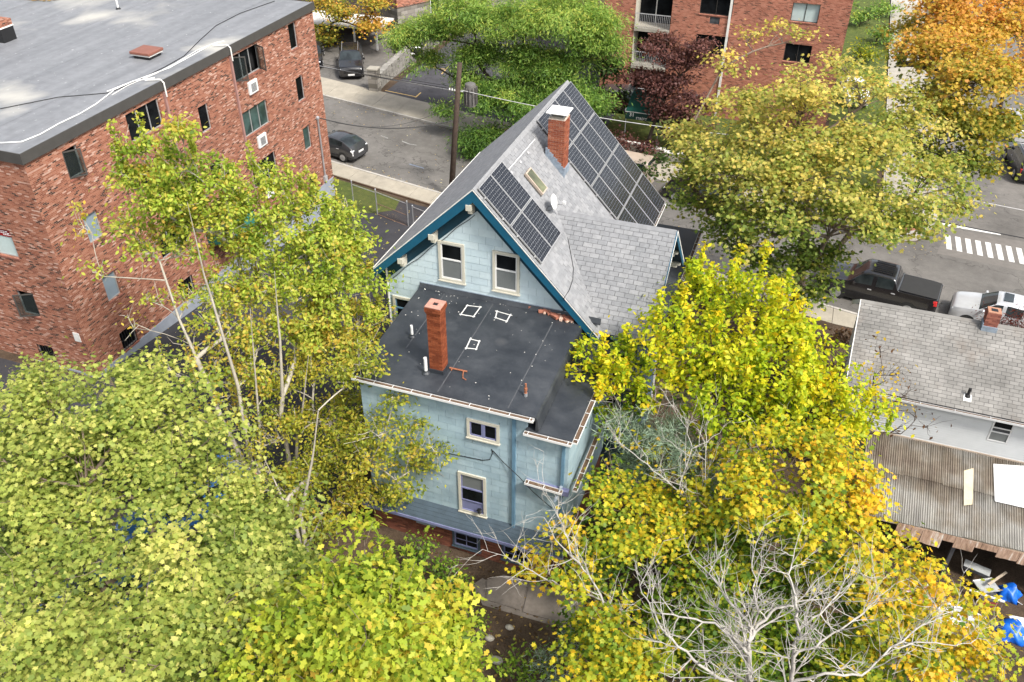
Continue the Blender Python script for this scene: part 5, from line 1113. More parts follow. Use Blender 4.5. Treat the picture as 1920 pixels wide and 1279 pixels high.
# ------------------------------------------------------------------ vehicles
def interp(tab, x): xs = [t[0] for t in tab]; ys = [t[1] for t in tab]; return float(np.interp(x, xs, ys))
def smooth_tab(tab, x, s=.035):
    return sum(interp(tab, x + o * s) for o in (-1, -.5, 0, .5, 1)) / 5
CAR = {
 'hatch': dict(L=4.45, W=1.73, top=[(0, .62), (.03, .78), (.24, .98), (.30, 1.04), (.52, 1.47), (.62, 1.49), (.80, 1.40), (.93, 1.12), (.97, .98), (1, .80)], belt=[(0, .60), (.25, .92), (.5, .96), (.85, 1.04), (1, .80)], wind=(.30, .50), rear=(.74, .925), side=(.33, .80), pil=(.55,), wb=(.18, .80), r=.31),
 'suv': dict(L=4.95, W=1.95, top=[(0, .80), (.02, 1.02), (.22, 1.16), (.27, 1.20), (.42, 1.70), (.55, 1.77), (.85, 1.72), (.97, 1.30), (1, .95)], belt=[(0, .75), (.22, 1.08), (.6, 1.12), (.97, 1.16), (1, .9)], wind=(.27, .41), rear=(.88, .965), side=(.31, .90), pil=(.50, .70), wb=(.19, .80), r=.37),
 'sedan': dict(L=4.75, W=1.82, top=[(0, .62), (.03, .80), (.26, .98), (.31, 1.03), (.46, 1.42), (.60, 1.45), (.74, 1.36), (.86, 1.08), (.97, 1.02), (1, .75)], belt=[(0, .58), (.26, .92), (.6, .96), (.97, .98), (1, .75)], wind=(.31, .45), rear=(.74, .855), side=(.34, .80), pil=(.56,), wb=(.19, .80), r=.33),
 'pickup': dict(L=5.9, W=2.02, top=[(0, .85), (.02, 1.12), (.23, 1.24), (.26, 1.28), (.36, 1.86), (.42, 1.93), (.60, 1.93), (.635, 1.88), (.655, 1.40), (.67, 1.36), (.985, 1.36), (1, 1.30)], belt=[(0, .8), (.23, 1.16), (.60, 1.24), (.66, 1.34), (1, 1.34)], wind=(.265, .355), rear=(.637, .65), side=(.30, .625), pil=(.465,), wb=(.17, .78), r=.42),
 'van': dict(L=5.2, W=1.98, top=[(0, .75), (.02, .98), (.12, 1.12), (.15, 1.18), (.28, 1.82), (.35, 1.92), (.95, 1.95), (.985, 1.85), (1, 1.0)], belt=[(0, .7), (.14, 1.05), (.6, 1.12), (.97, 1.12), (1, .9)], wind=(.15, .275), rear=(.97, .99), side=(.2, .93), pil=(.4, .68), wb=(.17, .78), r=.34)}
def car(name, kind, loc, heading, body, label, group=None, scale=1.0, cover=None, rack=False, sunroof=False):
    """heading: direction the car faces, angle from +X"""
    d = CAR[kind]; L, Wd = d['L'] * scale, d['W'] * scale; T = thing(name, loc, label, 'truck' if kind == 'pickup' else ('van' if kind == 'van' else 'car'), group, heading)
    nx = 56; rows = []; zb = .22
    for i in range(nx + 1):
        u = i / nx; x = L / 2 - u * L; zt = smooth_tab(d['top'], u, .012); be = min(smooth_tab(d['belt'], u), zt - .01)
        w = Wd / 2 * (1 - .16 * max(0, 1 - u / .10) ** 2 - .11 * max(0, (u - .91) / .09) ** 2); ch = max(0, zt - be); wt = w - ch * (.34 if kind != 'pickup' else .20) - .03; low = zb + .10 * max(0, 1 - u / .04) + .12 * max(0, (u - .95) / .05)
        sec = [(w * .90, low), (w * .975, low + .10), (w, low + (be - low) * .45), (w * .995, low + (be - low) * .8), (w * .965, be)]
        for k in (.12, .40, .70, .90): sec.append((w * .965 + (wt - w * .965) * k, be + (zt - be) * k * .96))
        sec += [(wt - .03, zt - .02 * min(1, ch * 5) - .01), (wt * .8, zt), (wt * .4, zt + .018), (0, zt + .025)]
        rows.append([(x, y, z) for y, z in sec])
    ns = len(rows[0]); full = [[(x, -y, z) for x, y, z in r] + [(x, y, z) for x, y, z in r[-2::-1]] for r in rows]; n2 = len(full[0])
    parts = {}
    def add(key, q): parts.setdefault(key, MB()).poly(q)
    for i in range(nx):
        um = (i + .5) / nx
        for j in range(n2 - 1):
            jj = j if j < ns - 1 else n2 - 2 - j; side = 'l' if j >= ns - 1 else 'r'
            q = [full[i][j], full[i + 1][j], full[i + 1][j + 1], full[i][j + 1]]; key = 'body'
            if d['wind'][0] < um < d['wind'][1] and jj >= 9: key = 'windshield'
            elif d['rear'][0] < um < d['rear'][1] and jj >= 9: key = 'rear_window'
            elif d['side'][0] < um < d['side'][1] and 5 <= jj <= 7:
                pz = [p for p in d['pil'] if abs(um - p) < .014]; zt = interp(d['top'], um); be = interp(d['belt'], um)
                if zt - be > .22: key = 'body' if pz else 'side_window' + side + str(sum(um > p for p in d['pil']))
            add(key, q)
    add('body', [p for p in full[0]]); add('body', [p for p in full[-1]][::-1])
    for key, b in parts.items():
        nm = 'side_window' if key.startswith('side') else key; o = b.build(nm, body if key == 'body' else M['car_glass'], T, smooth=True, local=True)
        bm = bmesh.new(); bm.from_mesh(o.data); bmesh.ops.remove_doubles(bm, verts=bm.verts[:], dist=.0008)
        if key == 'body': bmesh.ops.recalc_face_normals(bm, faces=bm.faces[:])
        for f in bm.faces: f.smooth = len(f.verts) < 5
        bm.to_mesh(o.data); bm.free()
    MB().box(-L * .46, L * .45, -Wd * .42, Wd * .42, .16, .5).build('chassis', M['black'], T, local=True)
    r = d['r'] * scale
    for u in d['wb']:
        for s in (-1, 1):
            x = L / 2 - u * L; y = s * (Wd / 2 - .10)
            MB().lathe((x, s * (Wd / 2 - .03), r + .02), (0, s, 0), [(0, r * 1.16), (.036, r * 1.14)], 22).build('wheel_arch', M['rubber'], T, local=True)
            w = MB().lathe((x, y - s * .12, r), (0, s, 0), [(0, r * .8), (.02, r * .96), (.06, r), (.19, r), (.23, r * .95), (.238, r * .70)], 22).build('wheel', M['rubber'], T, smooth=True, local=True); smooth_by_angle(w)
            rim = MB().lathe((x, y, r), (0, s, 0), [(.119, r * .69), (.125, r * .66), (.118, r * .60)], 20); 
            for k in range(6):
                a = k * math.pi / 3; e1 = np.array([math.cos(a), 0, math.sin(a)]); e2 = np.array([-math.sin(a), 0, math.cos(a)]); rim.obox(np.array([x, y + s * .117, r]) - e2 * r * .09, e1 * r * .66, e2 * r * .18, (0, s * .012, 0))
            rim.build('rim', M['alu'], w, local=True)
    hz = interp(d['top'], .03) * .82; rzv = min(interp(d['top'], .985), interp(d['belt'], .97)) * .88
    plain('lamp_clear', (.75, .76, .78), .15, vary=.05); plain('lamp_red', (.55, .03, .03), .2, vary=.15)
    for s in (-1, 1):
        bevel(MB().obox((L / 2 - .30, s * Wd * .29, hz - .07), (.26, -s * .05, 0), (0, s * Wd * .155, 0), (-.04, 0, .15)).build('headlight', M['lamp_clear'], T, local=True), .02)
        bevel(MB().obox((-L / 2 + .02, s * (Wd * .46), rzv - .20), (.20, s * .035, 0), (0, -s * .20, 0), (.03, 0, .30 if kind != 'hatch' else .36)).build('taillight', M['lamp_red'] if kind != 'hatch' else M['lamp_clear'], T, local=True), .02)
        u = d['wind'][0] + .03; x = L / 2 - u * L; zz = interp(d['belt'], u) + .06
        bevel(MB().obox((x - .1, s * (Wd / 2 - .03), zz), (.12, 0, 0), (0, s * .20, 0), (-.02, 0, .15)).build('mirror', body, T, local=True), .025)
        for p in ((d['side'][0] + (d['pil'][0] - d['side'][0]) * .85), min(.78, d['pil'][0] + .17)):
            x = L / 2 - p * L; MB().box(x - .1, x + .1, s * (Wd / 2 - .004) - .015, s * (Wd / 2 - .004) + .022, interp(d['belt'], p) - .16, interp(d['belt'], p) - .12).build('door_handle', M['conduit'], T, local=True)
    MB().box(L / 2 - .06, L / 2 + .012, -.26, .26, .40, .53).build('number_plate', M['white'], T, local=True); MB().box(-L / 2 - .012, -L / 2 + .06, -.26, .26, .62 if kind in ('hatch', 'pickup') else .7, .75 if kind in ('hatch', 'pickup') else .83).build('number_plate', M['white'], T, local=True)
    MB().box(L / 2 - .10, L / 2 + .02, -Wd * .30, Wd * .30, .56, hz - .02).build('grille', M['black'], T, local=True)
    if kind == 'pickup':
        x0, x1 = L / 2 - .675 * L, -L / 2 + .07; b = MB().box(x1, x0, -Wd * .43, Wd * .43, 1.372, 1.40); bevel(b.build('bed_cover', M['rubber'], T, local=True), .02)
        for k in range(7): MB().box(L / 2 - .59 * L, L / 2 - .43 * L, -.6 + k * .19, -.56 + k * .19, 1.95, 1.972).build('roof_rib', body, T, local=True)
    if rack:
        for s in (-1, 1): MB().tube([(L * .1, s * Wd * .33, interp(d['top'], .45) + .05), (-L * .36, s * Wd * .33, interp(d['top'], .8) + .05)], .02, 6).build('roof_rail', M['alu'], T, local=True)
    if sunroof: MB().box(L / 2 - .56 * L, L / 2 - .47 * L, -.42, .42, interp(d['top'], .5) + .02, interp(d['top'], .52) + .04).build('sunroof', M['car_glass'], T, local=True)
    return T
blk = paint('paint_black', (.010, .010, .012)); grf = paint('paint_graphite', (.035, .036, .04)); sil = paint('paint_silver', (.55, .56, .58), .3, .35); blu = paint('paint_blue', (.03, .13, .36)); lbl = paint('paint_light_blue', (.06, .17, .32)); wht_ = paint('paint_white', (.70, .71, .72)); beg = paint('paint_beige', (.42, .34, .27), .5)
sdir = math.atan2(-.158, 1)                      # the main street's direction
def onroad(px, h=0): p = onst(px); return (p[0], p[1], street_z(p[0]) + .005)
# graphite hatchback by the near kerb: its rear stands at the lower right
p = onst((676, 305)); c = np.array([p[0], p[1], 0]); fwd = np.array([-math.cos(sdir), -math.sin(sdir), 0]); side_ = np.array([-fwd[1], fwd[0], 0])
cc0 = c + fwd * 2.25; cy = curb_near(cc0[0]) + .35 + .87
car('parked_hatchback', 'hatch', (cc0[0], cy, street_z(cc0[0]) + .005), sdir + math.pi, grf, 'dark graphite hatchback parked at the kerb beside the brick block')
p = onst((660, 150)); a = math.radians(-62)
car('parked_suv', 'suv', (p[0] - 2.3 * math.cos(a), p[1] - 2.3 * math.sin(a), street_z(p[0]) + .01), a, blk, 'black SUV facing the street in the lot, nearest to the pavement', 'black cars in the far lot', rack=True)
car('parked_car', 'suv', (p[0] + 1.0, p[1] + 8.2, street_z(p[0]) + .01), a + .12, blk, 'black car with a roof rail behind the black SUV in the lot', 'black cars in the far lot', rack=True)
p2 = onst((606, 136)); car('parked_car', 'sedan', (p2[0] - 2.1, p2[1] + 2.0, street_z(p2[0]) + .01), a, blk, 'dark car in the lot, its front just showing past the brick corner', 'black cars in the far lot')
w = onst((871, 270)); car('parked_car', 'sedan', (w[0] + 2.9, curb_far(w[0] + 2.9) - 1.25, street_z(w[0] + 2.9) + .005), sdir + math.pi, blk, 'black car with a silver wheel behind the utility pole under the green tree', None)
p = onst((1228, 352)); car('parked_van', 'van', (p[0] - 2.75, curb_far(p[0] - 2.7) - 1.35, street_z(p[0] - 2.7) + .005), sdir + math.pi, beg, 'beige van roof just past the corner of the large solar array')
p = onst((1265, 374)); car('parked_car', 'sedan', (p[0] + 1.6, curb_far(p[0] + 1.6) - 1.2, street_z(p[0] + 1.6) + .005), sdir + math.pi, blk, 'black car at the far kerb right of the beige van')
tr = onst((1757, 590)); ty = curb_near(5.2) + 1.35
car('pickup_truck', 'pickup', (tr[0] - .15 - 2.95, curb_near(tr[0] - 3) + 2.1, street_z(tr[0] - 3) + .005), sdir + math.pi, blk, 'black crew-cab pickup truck parked behind the white house roof')
sp_ = onst((1768, 600)); car('silver_suv', 'suv', (tr[0] + .25 + 2.5 + .1, curb_near(tr[0] + 3) + 2.8, street_z(tr[0] + 3) + .005), sdir + math.pi, sil, 'silver car with a sunroof parked behind the pickup truck', scale=.95, sunroof=True)
p = onst((1906, 345)); car('side_street_car', 'suv', (p[0] + .6, p[1] + 2.4, street_z(p[0]) + .005), math.radians(96), blk, 'black car on the side street at the right edge of the photo', rack=True)
car('side_street_car', 'suv', (p[0] + .9, p[1] + 9.2, street_z(p[0]) + .005), math.radians(96), sil, 'silver car farther up the side street behind the black one')
p = onst((1592, 196)); car('white_car', 'sedan', (p[0] + .2, p[1] + 1.5, street_z(p[0]) + .02), math.radians(-80), wht_, 'white car half hidden behind the big yellow tree')
p = onst((1175, 190)); car('dark_suv', 'suv', (p[0] - 1.0, p[1] - 2.2, street_z(p[0]) + .02), math.radians(200), grf, 'dark grey car between the green tree and the purple tree')
g = ongr((262, 1030)); car('blue_car', 'sedan', (g[0] + .7, g[1] + 1.9, ground_z(g[0], g[1]) + .02), math.radians(-112), blu, 'blue car glimpsed through the gap in the green maple')
g = ongr((165, 1165)); car('light_blue_car', 'hatch', (g[0] + .3, g[1] + .6, ground_z(g[0], g[1]) + .02), math.radians(-115), lbl, 'light blue car whose glass shines through the lower gap in the green maple')
# ------------------------------------------------------------------ utility pole, wires, fence
pb = onst((845, 372)); pt = ray((862, 118)); dist = math.hypot(pb[0], pb[1]) ; s_ = (dist) / math.hypot(pt[0], pt[1]); ptop = CAM + pt * s_
UP = thing('utility_pole', pb, 'leaning brown wooden utility pole with a grey transformer behind the house roof', 'utility pole')
MB().tube([pb - np.array([0, 0, .3]), pb + (ptop - pb) * .5, ptop], [.19, .165, .14], 12).build('pole', M['wood_pole'], UP, smooth=True)
ax = (ptop - pb) / np.linalg.norm(ptop - pb)
def at_pole(px): 
    d = ray(px); k = dist / math.hypot(d[0], d[1]); return CAM + d * k
tc = at_pole((874, 178)) + np.array([.15, .3, 0]); k = MB().lathe(tc - np.array([0, 0, .75]), (0, 0, 1), [(0, .28), (.03, .33), (1.25, .33), (1.32, .30), (1.40, .12)], 18).build('transformer', M['transformer'], UP, smooth=True); smooth_by_angle(k)
for i in range(9):
    a = -2.4 + i * .5; q = tc + np.array([math.cos(a) * .33, math.sin(a) * .33, -.6]); MB().obox(q, np.array([math.cos(a), math.sin(a), 0]) * .09, np.array([-math.sin(a), math.cos(a), 0]) * .02, (0, 0, 1.0)).build('fin', M['transformer'], k)
MB().tube([at_pole((858, 170)), tc], .03, 6).build('bracket', M['galv'], UP)
for i in range(3):
    p = at_pole((853 - i * 5, 171 - i * 1)); MB().lathe(p, (0, 0, 1), [(0, .03), (.03, .05), (.06, .03), (.09, .05), (.12, .02)], 8).build('insulator', M['white_dirty'], UP)
MB().tube([at_pole((846.5, 330)), at_pole((852, 215))], .03, 6).build('cable_guard', M['conduit'], UP)
def sag(a, b, s, n=24): a, b = np.array(a, float), np.array(b, float); return [a + (b - a) * t - np.array([0, 0, 4 * s * t * (1 - t)]) for t in np.linspace(0, 1, n)]
def wire(a, b, s, r, mat, label): return tag(MB().tube(sag(a, b, s), r, 6).build('overhead_wire', M[mat], None), label, 'wire')
e1 = at_pole((862, 172)); far_l = np.array([-60, 52.5, e1[2] + .2])
wire(e1, far_l, .45, .032, 'alu', 'thick pale overhead wire running left from the utility pole')
wire(at_pole((858, 168)), np.array([-60, 52.6, e1[2] + .55]), .7, .018, 'black', 'black overhead wire just above the thick pale one')
wire(at_pole((858, 164)), np.array([-60, 52.9, e1[2] + .9]), .7, .014, 'black', 'thin upper black overhead wire left of the pole')
mh = np.array([BX + .15, 40.7, 4.8])
wire(mh, at_pole((848, 226)), .55, .03, 'black', 'twisted black service cable from the brick block to the pole')
wire(mh, at_pole((850, 196)), .9, .012, 'black', 'thin slack black wire from the brick block to the pole')
wire(e1 + np.array([.1, 0, .1]), np.array([7, 50.2, e1[2] - 1.2]), .8, .02, 'alu', 'overhead wire running right from the pole past the solar panels')
w1 = onp((1763, 415), (0, 50.5, 0), (0, 1, 0)); w2 = onp((1930, 448), (0, 50.0, 0), (0, 1, 0)); wire(w1 + (w1 - w2) * .6, w2 + (w2 - w1) * .5, .02, .03, 'black', 'black overhead cable crossing above the zebra crossing')
w1 = onp((1800, 370), (0, 52.5, 0), (0, 1, 0)); w2 = onp((1930, 396), (0, 52.3, 0), (0, 1, 0)); wire(w1 + (w1 - w2) * .6, w2 + (w2 - w1) * .5, .02, .02, 'alu', 'pale overhead wire above the side street')
# chain-link gate and posts across the drive
FN = thing('chain_link_fence', onst((708, 405)), 'galvanised chain-link fence and gate across the asphalt drive', 'fence')
gp_ = [onst(p) for p in ((664, 388), (708, 404), (766, 427), (776, 431), (812, 446))]; hh = 1.55
for i, p in enumerate(gp_):
    MB().tube([p, p + np.array([0, 0, hh + (.15 if i < 3 else 0)])], .038 if i else .03, 8).build('post', M['galv'], FN); MB().lathe(p + np.array([0, 0, hh + (.15 if i < 3 else 0)]), (0, 0, 1), [(0, .045), (.03, .05), (.06, .02)], 8).build('post_cap', M['galv'], FN)
plain('galv_rusty', (.16, .10, .07), .8, vary=.5, scale=8)
for i, (a, b) in enumerate(((0, 1), (1, 2), (3, 4))):
    for h in ((hh, .8, .08) if i == 1 else (hh - .05,)): MB().tube([gp_[a] + np.array([0, 0, h]), gp_[b] + np.array([0, 0, h])], .024, 6).build('rail', M['galv'] if h > 1 else M['galv_rusty'], FN)
    a_, b_ = gp_[a], gp_[b]; L = np.linalg.norm(b_ - a_); v = (b_ - a_) / L; mesh = MB(); n = int(L / .11)
    for k in range(-14, n):
        for sgn in (1, -1):
            s0, s1 = k * .11, k * .11 + 1.45; z0_, z1_ = (0.05, hh - .03) if sgn > 0 else (hh - .03, .05)
            t0, t1 = max(0, -s0 / (s1 - s0)), min(1, (L - s0) / (s1 - s0))
            if t1 - t0 < .02: continue
            P0 = a_ + v * (s0 + (s1 - s0) * t0) + np.array([0, 0, z0_ + (z1_ - z0_) * t0]); P1 = a_ + v * (s0 + (s1 - s0) * t1) + np.array([0, 0, z0_ + (z1_ - z0_) * t1]); mesh.tube([P0, P1], .0028, 3, False)
    mesh.build('wire_mesh', M['galv_rusty'], FN)
# ------------------------------------------------------------------ trees and shrubs
def star_leaf():
    tips = [(-.28, .44), (.55, .50), (1.5708, .56), (2.59, .50), (3.42, .44)]; v = [(0.06, -.20), ]
    v = []; 
    for i, (a, r) in enumerate(tips):
        v.append((r * math.cos(a), r * math.sin(a)))
        if i < 4: am = (a + tips[i + 1][0]) / 2; v.append((.30 * math.cos(am), .30 * math.sin(am)))
    v.append((0, -.22)); return np.array([(x, y, .10 * abs(x) - .12 * y * y) for x, y in v])
def oak_leaf(): return np.array([(0, -.5, 0), (.16, -.2, .03), (.36, -.05, .05), (.18, .12, .03), (.26, .34, .0), (0, .6, -.08), (-.26, .34, .0), (-.18, .12, .03), (-.36, -.05, .05), (-.16, -.2, .03)])
def oval_leaf(): return np.array([(0, -.5, 0), (.26, -.15, .04), (.24, .2, .02), (0, .55, -.06), (-.24, .2, .02), (-.26, -.15, .04)])
def thin_leaf(): return np.array([(0, -.6, 0), (.13, 0, .03), (0, .6, -.05), (-.13, 0, .03)])
def needle(): return np.array([(0, 0, 0), (.035, .5, .0), (0, 1.0, -.06), (-.035, .5, .0)])
LEAF = dict(star=star_leaf(), oak=oak_leaf(), oval=oval_leaf(), thin=thin_leaf(), needle=needle())
def leaves_mesh(name, pos, nrm, tan, size, col, shape, mat, parent):
    T = LEAF[shape]; n, k = len(pos), len(T); nrm = nrm / np.linalg.norm(nrm, axis=1, keepdims=True); tan = tan - nrm * (tan * nrm).sum(1, keepdims=True); tan /= np.linalg.norm(tan, axis=1, keepdims=True) + 1e-9; bit = np.cross(nrm, tan)
    V = pos[:, None, :] + size[:, None, None] * (T[None, :, 0, None] * bit[:, None, :] + T[None, :, 1, None] * tan[:, None, :] + T[None, :, 2, None] * nrm[:, None, :])
    me = bpy.data.meshes.new(name); me.vertices.add(n * k); me.vertices.foreach_set('co', V.reshape(-1).astype(np.float32)); me.loops.add(n * k); me.loops.foreach_set('vertex_index', np.arange(n * k, dtype=np.int32)); me.polygons.add(n); me.polygons.foreach_set('loop_start', np.arange(0, n * k, k, dtype=np.int32))
    me.update(calc_edges=True); at = me.attributes.new('leafcol', 'FLOAT_COLOR', 'FACE'); at.data.foreach_set('color', np.concatenate([col, np.ones((n, 1))], 1).astype(np.float32).reshape(-1))
    o = link(name, me, M[mat], parent); o['kind'] = 'stuff'; return o
def pal_lookup(pal, t): ts = np.linspace(0, 1, len(pal)); P = np.array(pal); return np.stack([np.interp(t, ts, P[:, i]) for i in range(3)], 1)
def bez(a, b, lift, rng, n=6, wob=.06):
    a, b = np.array(a, float), np.array(b, float); L = np.linalg.norm(b - a); c = a + (b - a) * .5 + np.array([0, 0, lift * L]) + rng.normal(0, wob * L, 3); ts = np.linspace(0, 1, n); return [(1 - t) ** 2 * a + 2 * t * (1 - t) * c + t * t * b for t in ts]
TRI = [0]
def bezs(base, st):
    P = [np.array(base)] + [np.array(p, float) for p in st]; out = []
    for i in range(len(P) - 1):
        for t in (.25, .5, .75, 1.0): out.append(P[i] + (P[i + 1] - P[i]) * t + np.random.default_rng(int(abs(P[i + 1][2]) * 100) + i).normal(0, .04, 3))
    return out
def make_tree(name, label, cat, base, lobes, pal, seed, leaf='star', size=.16, dens=260, spread=.34, bark='bark', trunk_r=.22, fork=.35, bare=0.0, group=None, mat='leaf', clus=9, up=.9, hue=.22, droop=0.0, upright=0.0, fill=.0, twig=.012, stems=1, squash=.75, crown_name='crown', limb_k=.03, ragged=.35, spine=None, dk=1.5, flat=.5, hgrad=0.0):
    rng = np.random.default_rng(seed); base = np.array(base, float); T = thing(name, base, label, cat, group)
    C = np.array([l[:3] for l in lobes], float); Rr = np.array([l[3] for l in lobes], float); hues = np.array([l[4] if len(l) > 4 else 0 for l in lobes]); dm = np.array([l[5] if len(l) > 5 else 1 for l in lobes])
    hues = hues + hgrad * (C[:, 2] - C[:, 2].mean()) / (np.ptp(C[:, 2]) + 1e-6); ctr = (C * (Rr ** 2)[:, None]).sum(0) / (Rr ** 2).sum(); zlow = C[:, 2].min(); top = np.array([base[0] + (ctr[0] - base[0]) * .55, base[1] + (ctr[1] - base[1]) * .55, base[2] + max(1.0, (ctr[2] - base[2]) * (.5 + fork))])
    # skeleton: greedy attachment of every lobe to the nearest suitable node
    nodes = [base + (top - base) * t for t in (0, .35, .55, .75, 1.0)]; par = [-1, 0, 1, 2, 3]
    if spine:
        nodes = [base]; par = [-1]; tap = {}
        for st in spine:
            q = 0
            bb = bezs(base, st)
            for ib, p in enumerate(bb): nodes.append(p); par.append(q); q = len(nodes) - 1; tap[q] = 1 - .9 * (ib + 1) / len(bb)
    n0 = len(nodes)
    order = np.argsort(np.linalg.norm(C - top, axis=1)); lobe_node = {}
    for i in order:
        tgt = C[i] - np.array([0, 0, Rr[i] * .25]); best = min(range(1, len(nodes)), key=lambda j: np.linalg.norm(nodes[j] - tgt) + 1.2 * max(0, nodes[j][2] - tgt[2]) + (.0 if j < n0 else .35)); pth = bez(nodes[best], tgt, .08, rng, 5); p = best
        for q in pth[1:]: nodes.append(q); par.append(p); p = len(nodes) - 1
        lobe_node[i] = p
    wgt = np.zeros(len(nodes))
    for i, nd in lobe_node.items():
        j = nd
        while j >= 0: wgt[j] += Rr[i] ** 2; j = par[j]
    rad = limb_k * np.sqrt(wgt); rad = np.minimum(rad, trunk_r); rad[0] = max(trunk_r, rad[0]) * 1.25
    b = MB()
    if not spine: b.tube([nodes[j] for j in range(5)], [max(rad[j], trunk_r * (1 - .1 * j)) for j in range(5)], 10)
    for j in range(1 if spine else 5, len(nodes)):
        if spine and j < n0: rad[j] = max(rad[j], trunk_r * tap[j])
        if par[j] >= 0: b.tube([nodes[par[j]], nodes[j]], [min(rad[par[j]], rad[j] * 1.25), rad[j]], 6, False)
    b.build('trunk', M[bark], T, smooth=True)
    # twigs and leaf clusters
    tw = MB(); P = []; N = []; Tn = []; S = []; HU = []
    for i in range(len(C)):
        r = Rr[i]; nc = max(3, int(clus * r * r * dm[i] ** .5)); lit = nodes[lobe_node[i]]; pn = nodes[par[lobe_node[i]]]
        for c in range(nc):
            d = rng.normal(0, 1, 3); d /= np.linalg.norm(d)
            if d[2] < -.35: d[2] *= -.6
            rr = r * (rng.random() ** .45) * (1 + ragged * rng.normal(0, .5)); cc = C[i] + d * rr * np.array([1, 1, squash])
            src = lit if rng.random() < .6 else pn; pth = bez(src, cc, .05, rng, 4, .08); r0 = min(.035, limb_k * .5 + twig)
            tw.tube(pth, [r0, r0 * .7, r0 * .5, twig * .5], 4, False)
            for _ in range(2):     # fine side twigs
                e = cc + rng.normal(0, spread * .9, 3); tw.tube([pth[2], (pth[2] + e) / 2 + rng.normal(0, .05, 3), e], [twig, twig * .8, twig * .4], 3, False)
            if rng.random() < bare: continue
            nl = max(4, int(dk * dens / clus * (.6 + .8 * rng.random()) * dm[i])); ch = rng.normal(0, 1)
            if upright > 0 and rng.random() < upright:     # long shoot with leaves along it
                t_ = rng.random(nl); hgt = rng.uniform(.6, 1.4); p = cc + np.stack([rng.normal(0, .07, nl), rng.normal(0, .07, nl), t_ * hgt], 1); tw.tube([cc, cc + np.array([0, 0, hgt])], [twig, twig * .4], 3, False)
            else: p = cc + rng.normal(0, 1, (nl, 3)) * np.array([spread, spread, spread * flat]) * (.7 + .6 * rng.random())
            if droop: p[:, 2] -= droop * np.abs(rng.normal(0, 1, nl)) * .5
            out = (p - C[i]) / r; nn = rng.normal(0, 1, (nl, 3)) * .55 + np.array([0, 0, up]) + out * .35
            tt = rng.normal(0, 1, (nl, 3)) + out * 1.0 - np.array([0, 0, .5 + droop])
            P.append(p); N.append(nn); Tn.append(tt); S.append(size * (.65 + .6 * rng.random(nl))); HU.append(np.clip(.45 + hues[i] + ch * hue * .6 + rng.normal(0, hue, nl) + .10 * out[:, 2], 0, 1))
    if tw.f: tw.build('branches', M[bark], T, smooth=False)['kind'] = 'stuff'
    if P:
        P, N, Tn, S, HU = [np.concatenate(k) for k in (P, N, Tn, S, HU)]; col = pal_lookup(pal, HU) * (1 + rng.normal(0, .10, (len(P), 1))); leaves_mesh(crown_name, P, N, Tn, S, np.clip(col, .003, 1), leaf, mat, T); TRI[0] += len(P) * (len(LEAF[leaf]) - 2)
    return T
def L(px, py, z, r, *a): p = onz((px, py), z); return (p[0], p[1], p[2], r) + a
PALG = 1.0
def LY(px, py, y, r, *a): p = ony((px, py), y); return (p[0], p[1], max(p[2], street_z(p[0]) + r * .6), r) + a
def gb(x, y): return (x, y, ground_z(x, y) - .05)
GREEN = [(.09, .14, .028), (.20, .265, .05), (.34, .39, .085), (.50, .50, .13), (.64, .58, .18)]
OAKP = [(.10, .17, .018), (.24, .33, .03), (.40, .45, .045), (.55, .50, .06), (.62, .40, .05)]
POP = [(.10, .17, .02), (.23, .33, .035), (.38, .46, .06), (.48, .45, .08), (.50, .33, .05)]
OLIVE = [(.11, .15, .02), (.21, .26, .03), (.33, .35, .045), (.47, .42, .05), (.46, .32, .05)]
LIME = [(.11, .20, .012), (.26, .37, .015), (.48, .52, .02), (.66, .54, .02), (.70, .42, .018)]
GOLD = [(.08, .16, .018), (.20, .29, .026), (.46, .45, .03), (.68, .48, .028), (.70, .39, .03)]
YELG = [(.08, .13, .02), (.18, .25, .04), (.33, .35, .07), (.50, .43, .10), (.62, .46, .11)]
LOC = [(.035, .085, .018), (.10, .20, .035), (.21, .34, .065), (.34, .44, .09), (.50, .49, .10)]
PURP = [(.05, .02, .02), (.10, .042, .04), (.16, .07, .06), (.22, .10, .085)]
ORNG = [(.09, .13, .018), (.24, .25, .035), (.45, .35, .05), (.60, .35, .06), (.55, .24, .05)]
DARK = [(.012, .03, .008), (.03, .06, .012), (.06, .10, .02)]
PINE = [(.16, .24, .17), (.30, .40, .29), (.44, .52, .40)]
BROWN = [(.09, .045, .03), (.17, .09, .055), (.26, .14, .08), (.42, .30, .05)]
